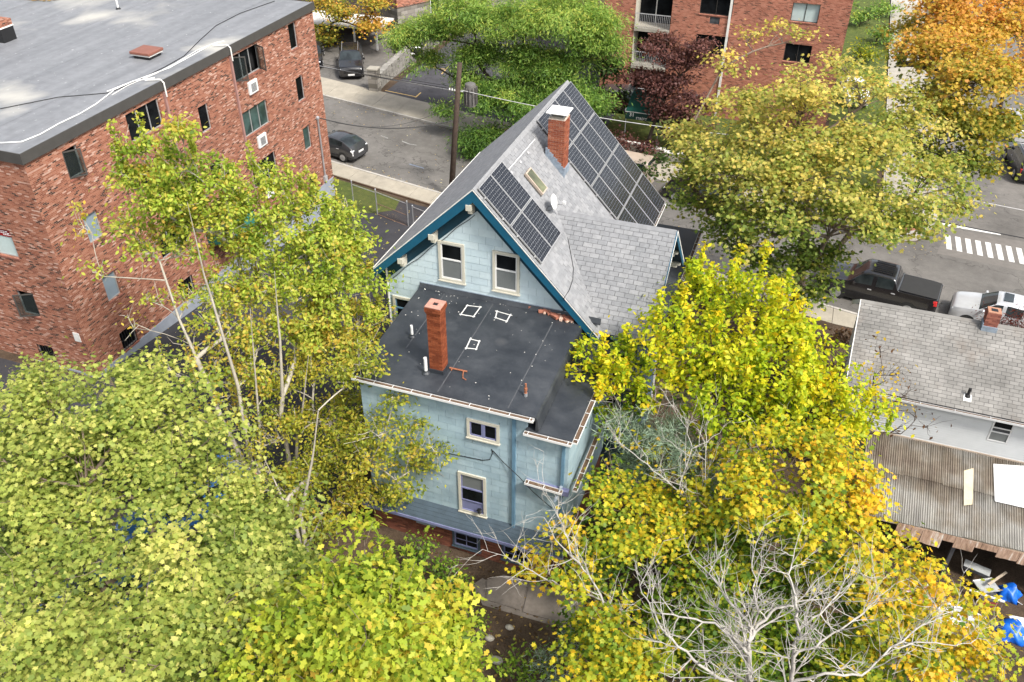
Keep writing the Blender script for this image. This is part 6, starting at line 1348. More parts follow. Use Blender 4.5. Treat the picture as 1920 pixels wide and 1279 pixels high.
# green maple, bottom left
make_tree('maple_tree', 'broad green maple with pale yellow-green leaves filling the bottom left corner', 'tree', gb(-15.2, 8.6), [L(80, 800, 6, 2.1), L(250, 750, 7, 1.9), L(340, 840, 6.5, 1.8), L(170, 865, 6.5, 1.7), L(50, 920, 5.5, 2.0, -.05), L(410, 960, 5.6, 1.7), L(510, 1030, 5.2, 1.6, -.05), L(400, 1075, 6.4, 1.7, .03), L(330, 1190, 6, 1.9), L(50, 1085, 5.0, 1.7, -.08), L(50, 1235, 5.0, 2.0, .0), L(210, 1270, 5, 1.6), L(460, 1180, 5.3, 1.9, -.05), L(110, 985, 5.6, 1.2), L(300, 920, 6.2, 1.2), L(20, 760, 5, 1.4), L(560, 1120, 4, 1.3, -.15), L(330, 1080, 4.6, 1.0, -.15), L(130, 1270, 4.5, 1.4), L(205, 1065, 5.6, .8, 0, .7), L(270, 1040, 5.2, .5, -.1, .6), L(185, 1005, 5.6, .7, 0, .6), L(150, 1190, 5, .7, -.05, .6), L(150, 860, 3.8, 2.2, -.34), L(300, 850, 3.8, 2.0, -.34), L(60, 1000, 3.2, 2.0, -.34), L(430, 1060, 3.4, 2.0, -.34), L(330, 1230, 3.4, 2.2, -.34), L(100, 1240, 3.0, 2.0, -.34), L(500, 1150, 3.2, 1.6, -.34)], GREEN, 11, 'star', .175, 460, .40, 'bark', .26, hue=.15, clus=4.5, up=1.15, flat=.28)  # low inner lobes darkened in leaf colour to give the crown shaded depth
# yellow-green oak, bottom centre
make_tree('oak_tree', 'yellow-green pointed-leaf tree at the bottom centre beside the shrubs', 'tree', gb(-7.6, 9.4), [L(680, 1110, 7.2, 1.35, -.08), L(600, 1145, 7, 1.4, -.08), L(765, 1150, 6.6, 1.15, .04), L(690, 1200, 7.4, 1.8, -.04), L(810, 1205, 6, 1.4), L(570, 1235, 6, 1.6, -.03), L(850, 1265, 4.6, .9), L(650, 1280, 6.5, 1.6), L(780, 1285, 5.5, 1.4), L(540, 1170, 5.6, 1.0), L(680, 1180, 4.4, 2.0, -.3), L(790, 1240, 3.6, 1.4, -.3), L(580, 1260, 4, 1.6, -.3)], OAKP, 12, 'oak', .195, 480, .33, 'bark', .2, hue=.17, clus=6.5, up=.75, flat=.38)
# pale-barked poplars between the drive and the house
make_tree('poplar_tree', 'tall pale-barked tree with sparse leaves in front of the brick block', 'tree', gb(-16.3, 18.4), [L(338, 245, 13.6, .5), L(262, 285, 12.3, .6), L(350, 310, 12.2, .8), L(250, 345, 11.4, .8), L(310, 385, 11, 1.0), L(420, 320, 11.5, .6, 0, .6), L(240, 420, 10, .8, .05, .55), L(170, 430, 9.6, .6, .15, .35), L(400, 420, 10, 1.1, .05), L(330, 470, 9.2, .9, .1, .6), L(190, 510, 8.6, .7, .2, .25), L(460, 390, 10, .9), L(290, 560, 7.5, .8, .2, .25), L(450, 500, 8, 1.0, .15, .5), L(360, 640, 6, .8, .25, .2), L(430, 620, 6.4, .8, .2, .3), L(250, 610, 6.5, .5, .25, .15), L(400, 600, 6.6, .8, .15, .5), L(470, 620, 6.2, .8, .12, .6), L(350, 560, 7.6, .7, .15, .4), L(410, 670, 5.4, .8, .18, .45), L(470, 690, 5.2, .8, .15, .5), L(440, 730, 4.4, .9, .15, .5), L(380, 710, 4.8, .7, .2, .35), L(500, 720, 4.4, .9, .15, .6), L(330, 700, 4.8, .6, .2, .25), L(430, 800, 3.2, .9, .1, .5), L(380, 360, 11.2, .9), L(280, 470, 9.2, .9, .1, .6), L(350, 420, 10, 1.0), L(420, 560, 7.2, .8, .15, .6), L(470, 560, 7, .9, .1, .8), L(400, 540, 7.6, .7, .15, .5), L(480, 650, 5.6, .8, .2, .5), L(300, 330, 11.6, .7), L(440, 450, 9, .9, .05)], POP, 13, 'oval', .145, 520, .27, 'bark_pale', .10, hue=.2, clus=15, up=.5, upright=.3, bare=.03, limb_k=.022, fork=.2, dk=2.9, spine=[[(-16.2,18.5,4),(-16.7,18.7,8.5),(-16.5,18.5,12)],[(-17.2,18.4,3.5),(-18.2,18.8,6.5),(-19.0,19.4,9)],[(-15.8,18.6,3),(-15.6,19.2,8)]])
make_tree('poplar_tree', 'bright green pale-barked tree leaning toward the left eave of the blue house', 'tree', gb(-15.0, 18.9), [L(490, 345, 10.6, .6), L(560, 390, 10, .9), L(520, 430, 9.4, .9), L(610, 430, 9.2, 1.0), L(660, 460, 8.6, .8), L(570, 490, 8.2, 1.0), L(640, 530, 7.6, 1.0), L(690, 530, 7.2, .6, .05), L(500, 530, 7.5, .8, .1, .7), L(600, 580, 6.6, 1.0, .12), L(670, 600, 6.2, .8, .2), L(560, 640, 5.6, .8, .15, .7), L(640, 650, 5.6, .7, .22), L(540, 350, 10.4, .5), L(580, 540, 7.4, 1.0, .05), L(650, 480, 8.4, .9), L(700, 590, 6.2, .5, .1), L(520, 610, 6.2, .8, .15, .7), L(600, 620, 6, .9, .12), L(640, 410, 9.6, .5), L(480, 480, 8.6, .8, .05)], POP, 14, 'oval', .15, 560, .27, 'bark_pale', .10, hue=.17, clus=15, up=.5, upright=.25, limb_k=.022, fork=.15, dk=2.5, spine=[[(-15.0,19.0,4),(-14.8,19.3,7),(-14.6,19.4,9.5)],[(-14.6,19.0,3),(-13.9,19.3,6.5)]])
make_tree('olive_tree', 'olive and ochre small-leaved tree against the left side of the rear wing', 'tree', gb(-12.9, 16.2), [L(670, 650, 7.4, .6), L(700, 690, 7.3, .55, -.05), L(655, 710, 6.6, .8), L(735, 755, 6.3, .55, -.05), L(720, 805, 5.5, .8), L(790, 790, 5.4, .4, -.05), L(690, 860, 4.5, .9, .05), L(765, 850, 4.9, .6), L(815, 850, 4.8, .3, -.05), L(760, 910, 3.8, .5), L(650, 690, 5.2, .9, .1), L(720, 690, 5.4, .7), L(700, 760, 4.6, 1.0), L(770, 790, 4.4, .7, -.05), L(620, 780, 4, 1.1, .1), L(540, 720, 4.6, .9, .1, .7), L(690, 850, 3.6, 1.1), L(780, 870, 3.8, .6, -.1), L(600, 870, 3, 1.2), L(510, 820, 3.4, 1.0, .05, .7), L(540, 920, 2.2, 1.2), L(650, 930, 2.2, 1.1, .1), L(720, 930, 2.2, .8, .05), L(450, 780, 3.6, .8, .1, .5), L(470, 880, 2.6, 1.0, 0, .7), L(800, 830, 4.2, .4, -.1), L(600, 990, 1.4, .9), L(680, 640, 5.4, .7, .2), L(720, 740, 5.0, .8, .05), L(580, 660, 5.2, .8, .1), L(560, 790, 3.8, .9, .1), L(640, 840, 3.6, .9), L(590, 700, 5, .8, .15), L(500, 960, 1.6, 1.0)], OLIVE, 15, 'oval', .125, 460, .26, 'bark_pale', .1, hue=.2, clus=13, up=.6, stems=3, limb_k=.022, dk=2.0, spine=[[(-13.0,16.4,2.5),(-12.6,16.9,4.5),(-12.3,17.2,6.4)],[(-13.4,16.4,2),(-14.4,16.9,4)],[(-12.7,15.8,1.5),(-11.9,16.0,3.4)]])
# bright yellow-green tree right of the house, and its smaller neighbour
make_tree('elm_tree', 'bright yellow-green tree with upright shoots right of the blue house', 'tree', gb(.6, 23.4), [L(1330, 560, 8.2, 1.3), L(1270, 620, 7.6, 1.2, .05), L(1420, 590, 8.2, 1.4), L(1340, 660, 7.8, 1.5, .04), L(1490, 640, 8, 1.3), L(1430, 690, 7.6, 1.5), L(1260, 700, 6.8, 1.0, .08), L(1350, 745, 6.8, 1.3, -.12), L(1530, 720, 7, 1.3), L(1470, 770, 6.6, 1.3, -.05), L(1570, 790, 6, 1.1, .03), L(1620, 800, 5.6, .9, -.05), L(1400, 800, 5.8, 1.2, -.2), L(1560, 860, 5, 1.0, -.1), L(1320, 800, 5.8, .9, -.2), L(1390, 530, 8.6, .9, .0), L(1300, 530, 8.4, .7, -.05), L(1640, 760, 5.4, .6, .1)], LIME, 16, 'oval', .165, 560, .30, 'bark_dark', .18, hue=.15, clus=11, up=.6, upright=.32)
make_tree('elm_tree', 'small yellow-green tree overhanging the lower flat roof of the rear wing', 'tree', gb(-2.9, 22.0), [L(1085, 655, 6.9, .45, -.05), L(1110, 690, 6.6, .6), L(1165, 690, 6.6, .7), L(1205, 680, 6.5, .5, -.1), L(1140, 735, 6.2, .8, .04), L(1190, 750, 5.8, .7, -.05), L(1150, 785, 5.2, .7, -.2), L(1215, 770, 5.2, .6, -.1), L(1175, 650, 7, .35, -.1)], LIME, 17, 'oval', .16, 560, .24, 'bark_dark', .1, hue=.17, clus=13, up=.6, upright=.4)
# golden maple at the lower right
make_tree('maple_tree', 'golden yellow maple spreading over the yard at the lower right', 'tree', gb(1.0, 18.0), [L(1500, 860, 7, 1.3, .05), L(1580, 900, 6.4, 1.3, .12), L(1430, 920, 6.2, 1.2), L(1610, 980, 5.8, 1.1, .12), L(1510, 970, 5.8, 1.4, .0), L(1340, 960, 5.2, 1.1, -.05), L(1225, 955, 4.8, 1.0), L(1130, 945, 4.6, .9, -.03), L(1050, 1000, 4.6, .7, .1, .7), L(1185, 1040, 4.6, 1.0), L(1095, 1085, 4.4, .8, .05), L(1150, 1165, 4.2, 1.1), L(1110, 1240, 3.6, 1.0), L(1210, 1250, 3.6, 1.1, -.1), L(1640, 1060, 4.8, .9, .12), L(1400, 1050, 3.6, 1.4, -.25), L(1300, 1110, 3.2, 1.4, -.22), L(1560, 1080, 3.8, 1.3, -.2), L(1450, 1170, 2.6, 1.4, -.28), L(1330, 1240, 2.4, 1.4, -.28), L(1560, 1200, 2.6, 1.3, -.22), L(1250, 850, 5.2, .7, .05, .45), L(1340, 860, 5.4, .8, .05, .6), L(1240, 910, 4.4, .8, -.1), L(1150, 890, 4.4, .6, -.1, .8), L(1290, 985, 4.4, 1.0, 0), L(1420, 860, 6.4, .9, .05), L(1000, 1060, 3.4, .5, .1, .6), L(1230, 1010, 2.4, 1.5, -.38), L(1130, 1040, 2.2, 1.3, -.38), L(1370, 990, 2.8, 1.6, -.38), L(1500, 1060, 2.4, 1.6, -.38), L(1180, 1200, 1.8, 1.3, -.38), L(1420, 1120, 2.0, 1.6, -.4), L(1280, 1180, 1.8, 1.5, -.4), L(1600, 1130, 2.0, 1.4, -.36), L(1420, 1260, 1.4, 1.5, -.4), L(1560, 1270, 1.4, 1.4, -.36)], GOLD, 18, 'star', .17, 430, .34, 'bark', .22, hue=.19, clus=6, up=1.05, flat=.32)
make_tree('maple_tree', 'golden maple branches reaching toward the corrugated shed and blue tarpaulins', 'tree', gb(4.3, 16.6), [L(1720, 1100, 4.6, .8, .15), L(1770, 1170, 4.4, .9, .12), L(1690, 1180, 4.2, 1.0, .05), L(1830, 1190, 4.4, .8, .15), L(1650, 1120, 4.4, .6, .1), L(1740, 1250, 3.8, 1.0, .08), L(1840, 1150, 4.2, .6, .12), L(1860, 1230, 4, .7, .1), L(1640, 1240, 3.2, 1.1, -.15), L(1800, 1275, 3.4, .9, .05), L(1700, 1040, 4.8, .45, .15), L(1690, 1230, 2.0, 1.2, -.36), L(1790, 1230, 2.0, .9, -.3)], GOLD, 19, 'star', .17, 400, .32, 'bark_white', .15, hue=.19, clus=6, up=1.05, flat=.32)
# white pine glimpsed behind the branches, and the low one by the path
make_tree('pine_tree', 'soft blue-green pine glimpsed between the yellow crowns', 'tree', gb(-2.0, 20.4), [L(1190, 800, 5.2, .8), L(1255, 830, 5.4, .9), L(1200, 880, 3.8, 1.0), L(1300, 880, 4.2, .9), L(1268, 745, 5.6, .4), L(1330, 920, 3.4, .9), L(1240, 930, 2.8, 1.0)], PINE, 20, 'needle', .30, 1500, .17, 'bark_dark', .12, hue=.2, clus=26, up=.2, mat='leaf_soft', squash=.9)
make_tree('pine_tree', 'low dark blue-green pine sapling beside the cracked garden path', 'tree', gb(-3.9, 14.9), [L(1060, 1215, 1.0, .7), L(1030, 1265, .8, .7), L(1090, 1170, 1.0, .5)], PINE, 21, 'needle', .26, 700, .16, 'bark_dark', .06, hue=.2, clus=26, up=.2, mat='leaf_soft')
# big maple over the street
make_tree('maple_tree', 'huge yellow-green maple by the far street corner in the upper right', 'tree', (1.2, curb_near(1.2) - 1.2, street_z(1.2)), [L(1300, 335, 6, 1.8, .05), L(1285, 250, 7, 1.2, .2), L(1340, 280, 7.6, 1.6, .12), L(1390, 330, 7.6, 2.0), L(1400, 200, 9, 1.8, .12), L(1355, 120, 9.4, 1.0, .25, .6), L(1400, 75, 9.8, .8, .2, .4), L(1470, 70, 10, 1.2, .2, .5), L(1500, 200, 10, 2.2, .1, .7), L(1560, 110, 10.2, 1.3, .15, .4), L(1620, 180, 10, 1.9, .05, .6), L(1500, 330, 8.5, 2.4, .08), L(1620, 290, 9, 2.2, .08), L(1700, 240, 8.6, 1.5, .08), L(1740, 330, 7.4, 1.5, .08), L(1795, 385, 6, 1.0, .15), L(1680, 400, 7, 1.9, .05), L(1570, 410, 7.2, 2.0, 0), L(1450, 420, 6.8, 2.0, -.08), L(1370, 420, 5.4, 1.4, -.05), L(1390, 480, 4.4, 1.4, -.2), L(1490, 500, 4.4, 1.6, -.2), L(1550, 485, 4.6, 1.1, -.15), L(1640, 430, 5.4, .9, -.08), L(1525, 550, 3.2, .7, -.2), L(1440, 260, 9, 1.6, .1, .7), L(1330, 390, 4.8, 1.0, .1)], YELG, 22, 'star', .20, 430, .42, 'bark', .3, hue=.18, clus=6, up=1.0, bare=.10, flat=.36, hgrad=.34)
make_tree('orange_tree', 'orange autumn tree along the side street in the top right corner', 'tree', (7.2, 70.0, street_z(7.2)), [L(1800, 60, 8, 2.4, .15), L(1745, 110, 7.6, 2.2, .1), L(1880, 60, 8, 2.2, .25), L(1890, 150, 7, 2.4, .2), L(1820, 150, 7.4, 2.4, .0), L(1740, 200, 6, 2.2, -.1), L(1810, 240, 5.2, 2.2, -.12), L(1870, 240, 5, 2.0, -.08), L(1700, 60, 7, 1.8, -.1, .7), L(1770, 10, 9, 2.2, .2), L(1870, -10, 9, 2.4, .2), L(1720, 280, 3.6, 1.4, -.25), L(1800, 300, 3.6, 1.6, -.2), L(1850, 320, 3.2, 1.0, -.1), L(1690, 110, 6.4, 1.4, -.2, .6)], ORNG, 23, 'star', .25, 300, .5, 'bark_dark', .26, hue=.16, clus=5, up=.9, hgrad=.3)
make_tree('locust_tree', 'feathery bright green honey locust beyond the utility pole', 'tree', (-17.5, curb_far(-17.5) + 1.2, street_z(-17.5)), [LY(950, 165, 54.5, 1.9, -.05), LY(1030, 170, 54.5, 2.0, -.05), LY(1095, 180, 54.5, 1.8, -.1), LY(1000, 250, 53, 1.7, -.1), LY(1050, 270, 52.5, 1.4, -.1), LY(890, 165, 55, 1.3, 0), LY(755, 70, 55.5, 1.53, .08), LY(820, 60, 55.5, 2.12), LY(800, 110, 55.5, 1.18, .08), LY(890, 30, 55.5, 2.60), LY(980, 40, 55.5, 2.60), LY(1060, 30, 55.5, 2.60), LY(1110, 90, 55.5, 2.12), LY(900, 110, 55.5, 2.01), LY(980, 120, 55.5, 2.36, -.05), LY(1050, 130, 55.5, 2.24, -.08), LY(920, 190, 53.5, 2.01, -.1), LY(1000, 200, 53.5, 2.12, -.12), LY(1060, 220, 53.5, 1.77, -.12), LY(905, 260, 52, 1.65, -.12), LY(970, 280, 52, 1.65, -.1), LY(835, 205, 53.5, 0.83), LY(1140, 40, 55.5, 1.53, .1), LY(870, 150, 55.5, 1.18), LY(910, 320, 52, 1.18, -.1)], LOC, 24, 'thin', .23, 1100, .46, 'bark_dark', .28, hue=.17, clus=6, up=.7, droop=.45, hgrad=.25)
make_tree('evergreen_tree', 'dense dark green tree behind the ridge, right of the honey locust', 'tree', (-14.5, 58.6, street_z(-14.5)), [LY(1135, 130, 59.5, 1.5), LY(1110, 190, 59.5, 1.6), LY(1150, 190, 59.5, 1.2), LY(1090, 240, 59.5, 1.4), LY(1140, 85, 59.5, 1.0)], DARK, 25, 'oval', .26, 330, .4, 'bark_dark', .16, hue=.2, clus=7)
make_tree('plum_tree', 'purple-leaved tree in front of the tan-red brick block', 'tree', (-10.5, 57.2, street_z(-10.5)), [LY(1240, 90, 58.5, 1.38, .1), LY(1290, 120, 58.5, 1.38), LY(1205, 150, 58.5, 1.26, .05), LY(1250, 170, 58.5, 1.95), LY(1300, 200, 57, 1.38), LY(1250, 215, 57, 1.38), LY(1150, 195, 58.5, 0.92, .1), LY(1275, 250, 57, 1.49, -.05), LY(1155, 300, 55.5, 1.03), LY(1320, 300, 55.5, 1.03, -.1), LY(1215, 300, 55.5, 0.92), LY(1310, 90, 58.5, 0.92, .1)], PURP, 26, 'oval', .20, 520, .36, 'bark_dark', .14, hue=.22, clus=8, up=.6)
make_tree('orange_tree', 'orange and green tree beyond the brick block at the top left', 'tree', (-41.5, 66.5, street_z(-41.5)), [LY(640, 30, 66.5, 1.8), LY(690, 50, 66.5, 1.6, .15), LY(610, 80, 66.5, 1.5, -.1), LY(610, 115, 66.5, .9, -.25), LY(700, 10, 66.5, 1.4), LY(610, 10, 66.5, 1.4, -.1)], ORNG, 27, 'star', .25, 260, .42, 'bark_dark', .15, hue=.2, clus=6)
# shrubs
def shrub(label, base, lobes, pal, seed, **kw): return make_tree('shrub', label, 'shrub', base, lobes, pal, seed, bark='bark_dark', trunk_r=.03, crown_name='foliage', **kw)
SHR = [(.05, .10, .012), (.11, .20, .02), (.20, .32, .03), (.34, .41, .05)]
shrub('glossy green shrub against the brick basement of the blue house', gb(-8.6, 17.2), [L(785, 1025, 1.1, .6), L(835, 1065, 1.0, .55), L(780, 1050, 1.1, .7), L(840, 1085, .9, .6)], SHR, 31, leaf='oval', size=.12, dens=420, spread=.2, clus=18, up=.5)
shrub('small green shrub at the edge of the cracked concrete path', gb(-6.9, 15.8), [L(850, 1115, .7, .5), L(880, 1095, .6, .4), L(830, 1150, .6, .5), L(905, 1165, .4, .3)], SHR, 32, leaf='oval', size=.11, dens=420, spread=.18, clus=18, up=.5)
shrub('dark green ground shrub at the bottom edge right of the oak', gb(-4.4, 13.6), [L(985, 1255, .6, .6), L(1020, 1230, .6, .5), L(960, 1285, .5, .5)], SHR, 33, leaf='oval', size=.12, dens=420, spread=.2, clus=18, up=.5)
shrub('leafless reddish-brown shrub left of the white house gable', gb(2.2, 31.5), [L(1585, 640, 1.5, .8), L(1570, 690, 1.2, .8), L(1600, 680, 1.5, .6), L(1545, 650, 1, .6)], BROWN, 34, leaf='oval', size=.15, dens=260, spread=.3, clus=10, up=.5)
shrub('thin shrub with yellow and brown leaves reaching over the white house roof', gb(3.2, 26.2), [L(1640, 700, 5.2, .5, .3, .6), L(1680, 700, 5.4, .4, .2, .4), L(1660, 760, 4.4, .6, .3, .6), L(1700, 740, 4.6, .35, -.1, .3), L(1720, 780, 3.8, .35, -.2, .25), L(1650, 650, 6, .3, -.1, .3), L(1740, 800, 3.6, .25, -.2, .2), L(1690, 810, 3.4, .4, -.1, .4)], [(.10, .05, .035), (.18, .10, .05), (.55, .38, .03), (.62, .42, .03)], 35, leaf='oval', size=.13, dens=150, spread=.28, clus=12, up=.6, twig=.008)
shrub('dark red small tree behind the chimney of the white house', (12.6, 36.6, ground_z(12.6, 36.6)), [L(1880, 606, 1.6, .8), L(1910, 612, 1.5, .7), L(1850, 612, 1.3, .6), L(1930, 606, 1.4, .7)], [(.07, .012, .01), (.13, .022, .016), (.20, .05, .03)], 36, leaf='thin', size=.14, dens=420, spread=.3, clus=12, up=.5)
shrub('green hedge along the far pavement below the awning', (-11, 56.8, street_z(-11)), [L(1160, 335, .2, .9), L(1200, 320, .0, .8), L(1130, 300, .6, 1.0), L(1240, 300, .2, .8)], DARK, 37, leaf='oval', size=.22, dens=260, spread=.35, clus=7)
for i, (x, y, r) in enumerate(((2.6, 71, .9), (3.8, 76, 1.1), (2.6, 82, 1.2), (4.0, 88, 1.2), (2.4, 93, 1.3), (4.2, 97, 1.2))):
    shrub(('round green garden bush nearest the corner of the tan brick block', 'loose green bush by the pale side path', 'green bush with yellow flowers beside the tan brick block', 'farther green bush by the pale side path', 'deep green bush far behind the tan brick block', 'farthest green bush along the pale side path')[i], (x, y, street_z(x)), [(x, y, street_z(x) + r * .6, r), (x + .7, y + .5, street_z(x) + r * .5, r * .8)], LOC if i != 2 else [(.05, .1, .01), (.2, .25, .02), (.6, .5, .02)], 50 + i, leaf='oval', size=.25, dens=160, spread=.4, clus=6)
# ------------------------------------------------------------------ bare white-barked tree in front of the golden maple
def bare_tree(label, base, limbs, seed, r0=.10, z_off=0, levels=3, twig_n=5, name='bare_tree', mat='bark_white', kr=.46):
    rng = np.random.default_rng(seed); T = thing(name, base, label, 'tree'); b = MB(); tw = MB()
    def grow(p, d, L_, r, lev):
        n = 5; pts = [p]; 
        for k in range(n): d = d + rng.normal(0, .16, 3) + np.array([0, 0, .06]); d /= np.linalg.norm(d); pts.append(pts[-1] + d * L_ / n)
        (b if lev <= 1 else tw).tube(pts, [r * (1 - .75 * k / n) for k in range(n + 1)], 6 if lev <= 1 else 4, False)
        if lev < levels:
            for _ in range(twig_n):
                k = rng.integers(1, n + 1); dd = d + rng.normal(0, .65, 3); dd /= np.linalg.norm(dd); grow(pts[k], dd, L_ * rng.uniform(.4, .7), max(.006, r * .42), lev + 1)
    for pts, ra, rb in limbs:
        ra, rb = ra * kr, rb * kr
        P = [np.array(p, float) for p in pts]; D = []
        for i in range(len(P) - 1):
            for t in np.linspace(0, 1, 4, endpoint=False): D.append(P[i] + (P[i + 1] - P[i]) * t + rng.normal(0, .025, 3))
        D.append(P[-1]); n = len(D); b.tube(D, [ra + (rb - ra) * k / (n - 1) for k in range(n)], 8, False)
        for k in range(2, n):
            if rng.random() < .9:
                d = D[k] - D[k - 1]; d /= np.linalg.norm(d); dd = d * .6 + rng.normal(0, .6, 3) + np.array([0, 0, .2]); dd /= np.linalg.norm(dd); grow(D[k], dd, rng.uniform(.7, 1.3), (ra + (rb - ra) * k / n) * .5 + .004, 2 if rb < .02 else 1)
    b.build('trunk', M[mat], T, smooth=True); tw.build('branches', M[mat], T)['kind'] = 'stuff'
    return T
def Z(pts): return [onz((p[0], p[1]), p[2]) for p in pts]
lb = [(Z([(1415, 1330, 0), (1408, 1300, 2.5), (1404, 1265, 4.6), (1405, 1212, 5.6), (1415, 1181, 5.9)]), .17, .11), (Z([(1404, 1225, 5.4), (1387, 1205, 5.7), (1337, 1170, 6.0), (1274, 1154, 6.1), (1240, 1150, 6.2)]), .09, .03), (Z([(1404, 1290, 3.6), (1352, 1272, 4.6), (1298, 1232, 5.4), (1247, 1189, 5.8), (1223, 1142, 6.0), (1200, 1099, 6.2)]), .10, .025), (Z([(1410, 1190, 5.8), (1404, 1166, 6.1), (1364, 1123, 6.5), (1333, 1080, 6.8), (1301, 1048, 6.9)]), .09, .02), (Z([(1415, 1181, 5.9), (1454, 1138, 6.4), (1497, 1130, 6.5), (1559, 1119, 6.6)]), .09, .02), (Z([(1415, 1181, 5.9), (1418, 1130, 6.8), (1410, 1070, 7.2), (1412, 1020, 7.4)]), .07, .015),
      (Z([(1470, 1330, .5), (1481, 1285, 3.8), (1489, 1220, 5.6), (1497, 1181, 6.1), (1493, 1134, 6.7), (1480, 1080, 7.0), (1490, 1030, 7.2)]), .15, .02), (Z([(1489, 1225, 5.5), (1528, 1212, 5.8), (1575, 1181, 6.1), (1622, 1150, 6.2), (1660, 1110, 6.3)]), .08, .015), (Z([(1482, 1280, 4.0), (1548, 1263, 4.6), (1614, 1263, 4.6), (1673, 1216, 5.0), (1740, 1165, 5.2), (1790, 1145, 5.2)]), .09, .02), (Z([(1497, 1181, 6.1), (1540, 1150, 6.5), (1580, 1100, 6.8), (1600, 1060, 6.9)]), .06, .015), (Z([(1673, 1216, 5.0), (1720, 1205, 5.0), (1790, 1210, 5.0), (1850, 1200, 4.9)]), .05, .015)]
bare_tree('dead white-barked tree with bare branches in front of the golden maple', onz((1415, 1330), 0), lb, 41, twig_n=6)
lb2 = [(Z([(1320, 1010, 1.0), (1300, 965, 4.6), (1288, 936, 5.2), (1226, 882, 5.8), (1175, 842, 6.0), (1149, 820, 6.1)]), .08, .015), (Z([(1288, 936, 5.2), (1275, 907, 5.7), (1299, 842, 6.4), (1350, 812, 6.6)]), .06, .015), (Z([(1310, 960, 4.6), (1322, 925, 5.4), (1326, 842, 6.4), (1324, 800, 6.7)]), .06, .012), (Z([(1330, 985, 3.6), (1375, 936, 5.2), (1394, 896, 5.8), (1437, 860, 6.2), (1463, 816, 6.4)]), .07, .012), (Z([(1299, 842, 6.4), (1280, 790, 6.8), (1262, 752, 7.0)]), .03, .01)]
bare_tree('smaller bare pale-barked tree between the pine and the golden maple', onz((1320, 1010), 0), lb2, 42, levels=3, twig_n=4, kr=.42)
lb3 = [(Z([(1230, 1260, .5), (1180, 1200, 3.0), (1140, 1145, 4.4), (1110, 1085, 4.9), (1075, 1045, 5.2), (1040, 1010, 5.4), (1020, 970, 5.6)]), .10, .02), (Z([(1180, 1150, 3.6), (1110, 1118, 4.4), (1050, 1100, 4.6), (1000, 1070, 4.8), (960, 1050, 4.9), (905, 1030, 5.0)]), .06, .012), (Z([(1075, 1045, 5.2), (1060, 1000, 5.6), (1040, 950, 5.9), (1010, 900, 6.1)]), .04, .01)]
bare_tree('pale branching limbs reaching left in front of the brick basement', onz((1230, 1260), 0), lb3, 43, levels=3, twig_n=3, kr=.4)
# ------------------------------------------------------------------ fallen leaves, path, stones
rng = np.random.default_rng(99)
def litter(name, label, pts, zs, size, pal, mat='leaf_soft'):
    n = len(pts); pos = np.column_stack([pts, zs]); nn = np.column_stack([rng.normal(0, .25, n), rng.normal(0, .25, n), np.ones(n)]); tt = rng.normal(0, 1, (n, 3)); col = pal_lookup(pal, rng.random(n)); o = leaves_mesh(name, pos, nn, tt, size * (.6 + .8 * rng.random(n)), col, 'oval', mat, None); tag(o, label, 'leaves', kind='stuff'); return o
YB = [(.05, .03, .015), (.12, .07, .03), (.25, .16, .05), (.45, .34, .10)]
p = np.column_stack([rng.uniform(-9.5, 9, 6000), rng.uniform(8, 23, 6000)]); keep = ~((p[:, 0] > -12) & (p[:, 0] < -4.6) & (p[:, 1] > 18.2)); p = p[keep]
litter('yard_leaves', 'brown fallen leaves covering the bare yard', p, np.array([ground_z(x, y) + .03 for x, y in p]), .11, YB)
p = np.column_stack([rng.uniform(-26, -13.6, 1300), rng.uniform(4, 43, 1300)]); litter('drive_leaves', 'pale fallen leaves dotted over the asphalt drive', p, np.array([ground_z(x, y) + .02 for x, y in p]), .085, [(.30, .20, .07), (.50, .38, .14), (.55, .48, .26)])
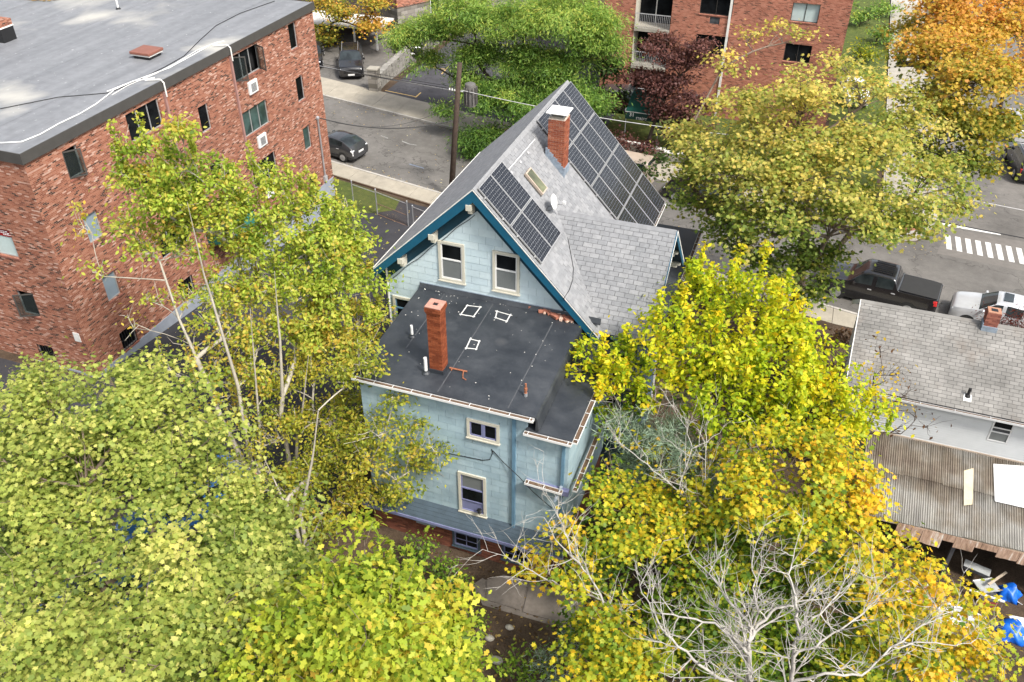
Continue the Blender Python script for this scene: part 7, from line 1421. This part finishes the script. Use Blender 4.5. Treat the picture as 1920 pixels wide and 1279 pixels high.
x = rng.uniform(-34, 8, 900); t = rng.random(900); t = np.where(rng.random(900) < .5, t ** 3, 1 - t ** 3 * .4); y = np.array([curb_near(a) + .2 + b * (curb_far(a) - curb_near(a) - .4) for a, b in zip(x, t)]); litter('street_leaves', 'small pale leaves scattered over the street', np.column_stack([x, y]), np.array([street_z(a) + .02 for a in x]), .09, [(.22, .13, .05), (.45, .32, .12), (.5, .45, .26)])
p = np.column_stack([rng.uniform(-40, -26.3, 300), rng.uniform(12, 21, 300)]); litter('back_drive_leaves', 'pale fallen leaves on the asphalt before the brick rear wall', p, np.array([ground_z(x, y) + .02 for x, y in p]), .085, [(.30, .20, .07), (.50, .38, .14), (.55, .48, .26)])
# concrete path slabs behind the house
pth = sheet('garden_path', M['patio'], [ongr(q) for q in ((885, 1095), (945, 1078), (1080, 1115), (1130, 1180), (1060, 1180), (905, 1135))], .012)
for q in (((887, 1098), (905, 1086), (910, 1090), (908, 1124), (893, 1118)), ((913, 1090), (945, 1081), (990, 1093), (976, 1146), (912, 1126)), ((994, 1094), (1075, 1116), (1095, 1150), (1060, 1172), (980, 1149))):
    pts = [ongr(k) for k in q]; MB().prism([(a[0], a[1], ground_z(a[0], a[1]) + .014) for a in pts], (0, 0, .05)).build('path_slab', M['patio'], pth)
for i, (px, r, lab) in enumerate((((931, 1240), .17, 'rounded pale stone lying in the leaf litter by the path'), ((918, 1198), .13, 'small pinkish stone on the bare soil'), ((955, 1178), .12, 'flat grey stone edging the cracked path'))):
    c = ongr(px); bm = bmesh.new(); bmesh.ops.create_icosphere(bm, subdivisions=2, radius=r)
    for v in bm.verts: v.co = Vector((v.co.x * 1.2, v.co.y * .9, v.co.z * .6)) * random.uniform(.88, 1.1)
    me = bpy.data.meshes.new('stone'); bm.to_mesh(me); bm.free()
    for f in me.polygons: f.use_smooth = True
    o = link('garden_stone', me, M['concrete']); o.location = (c[0], c[1], c[2] + r * .35); tag(o, lab, 'stone')
print('leaf triangles', TRI[0])
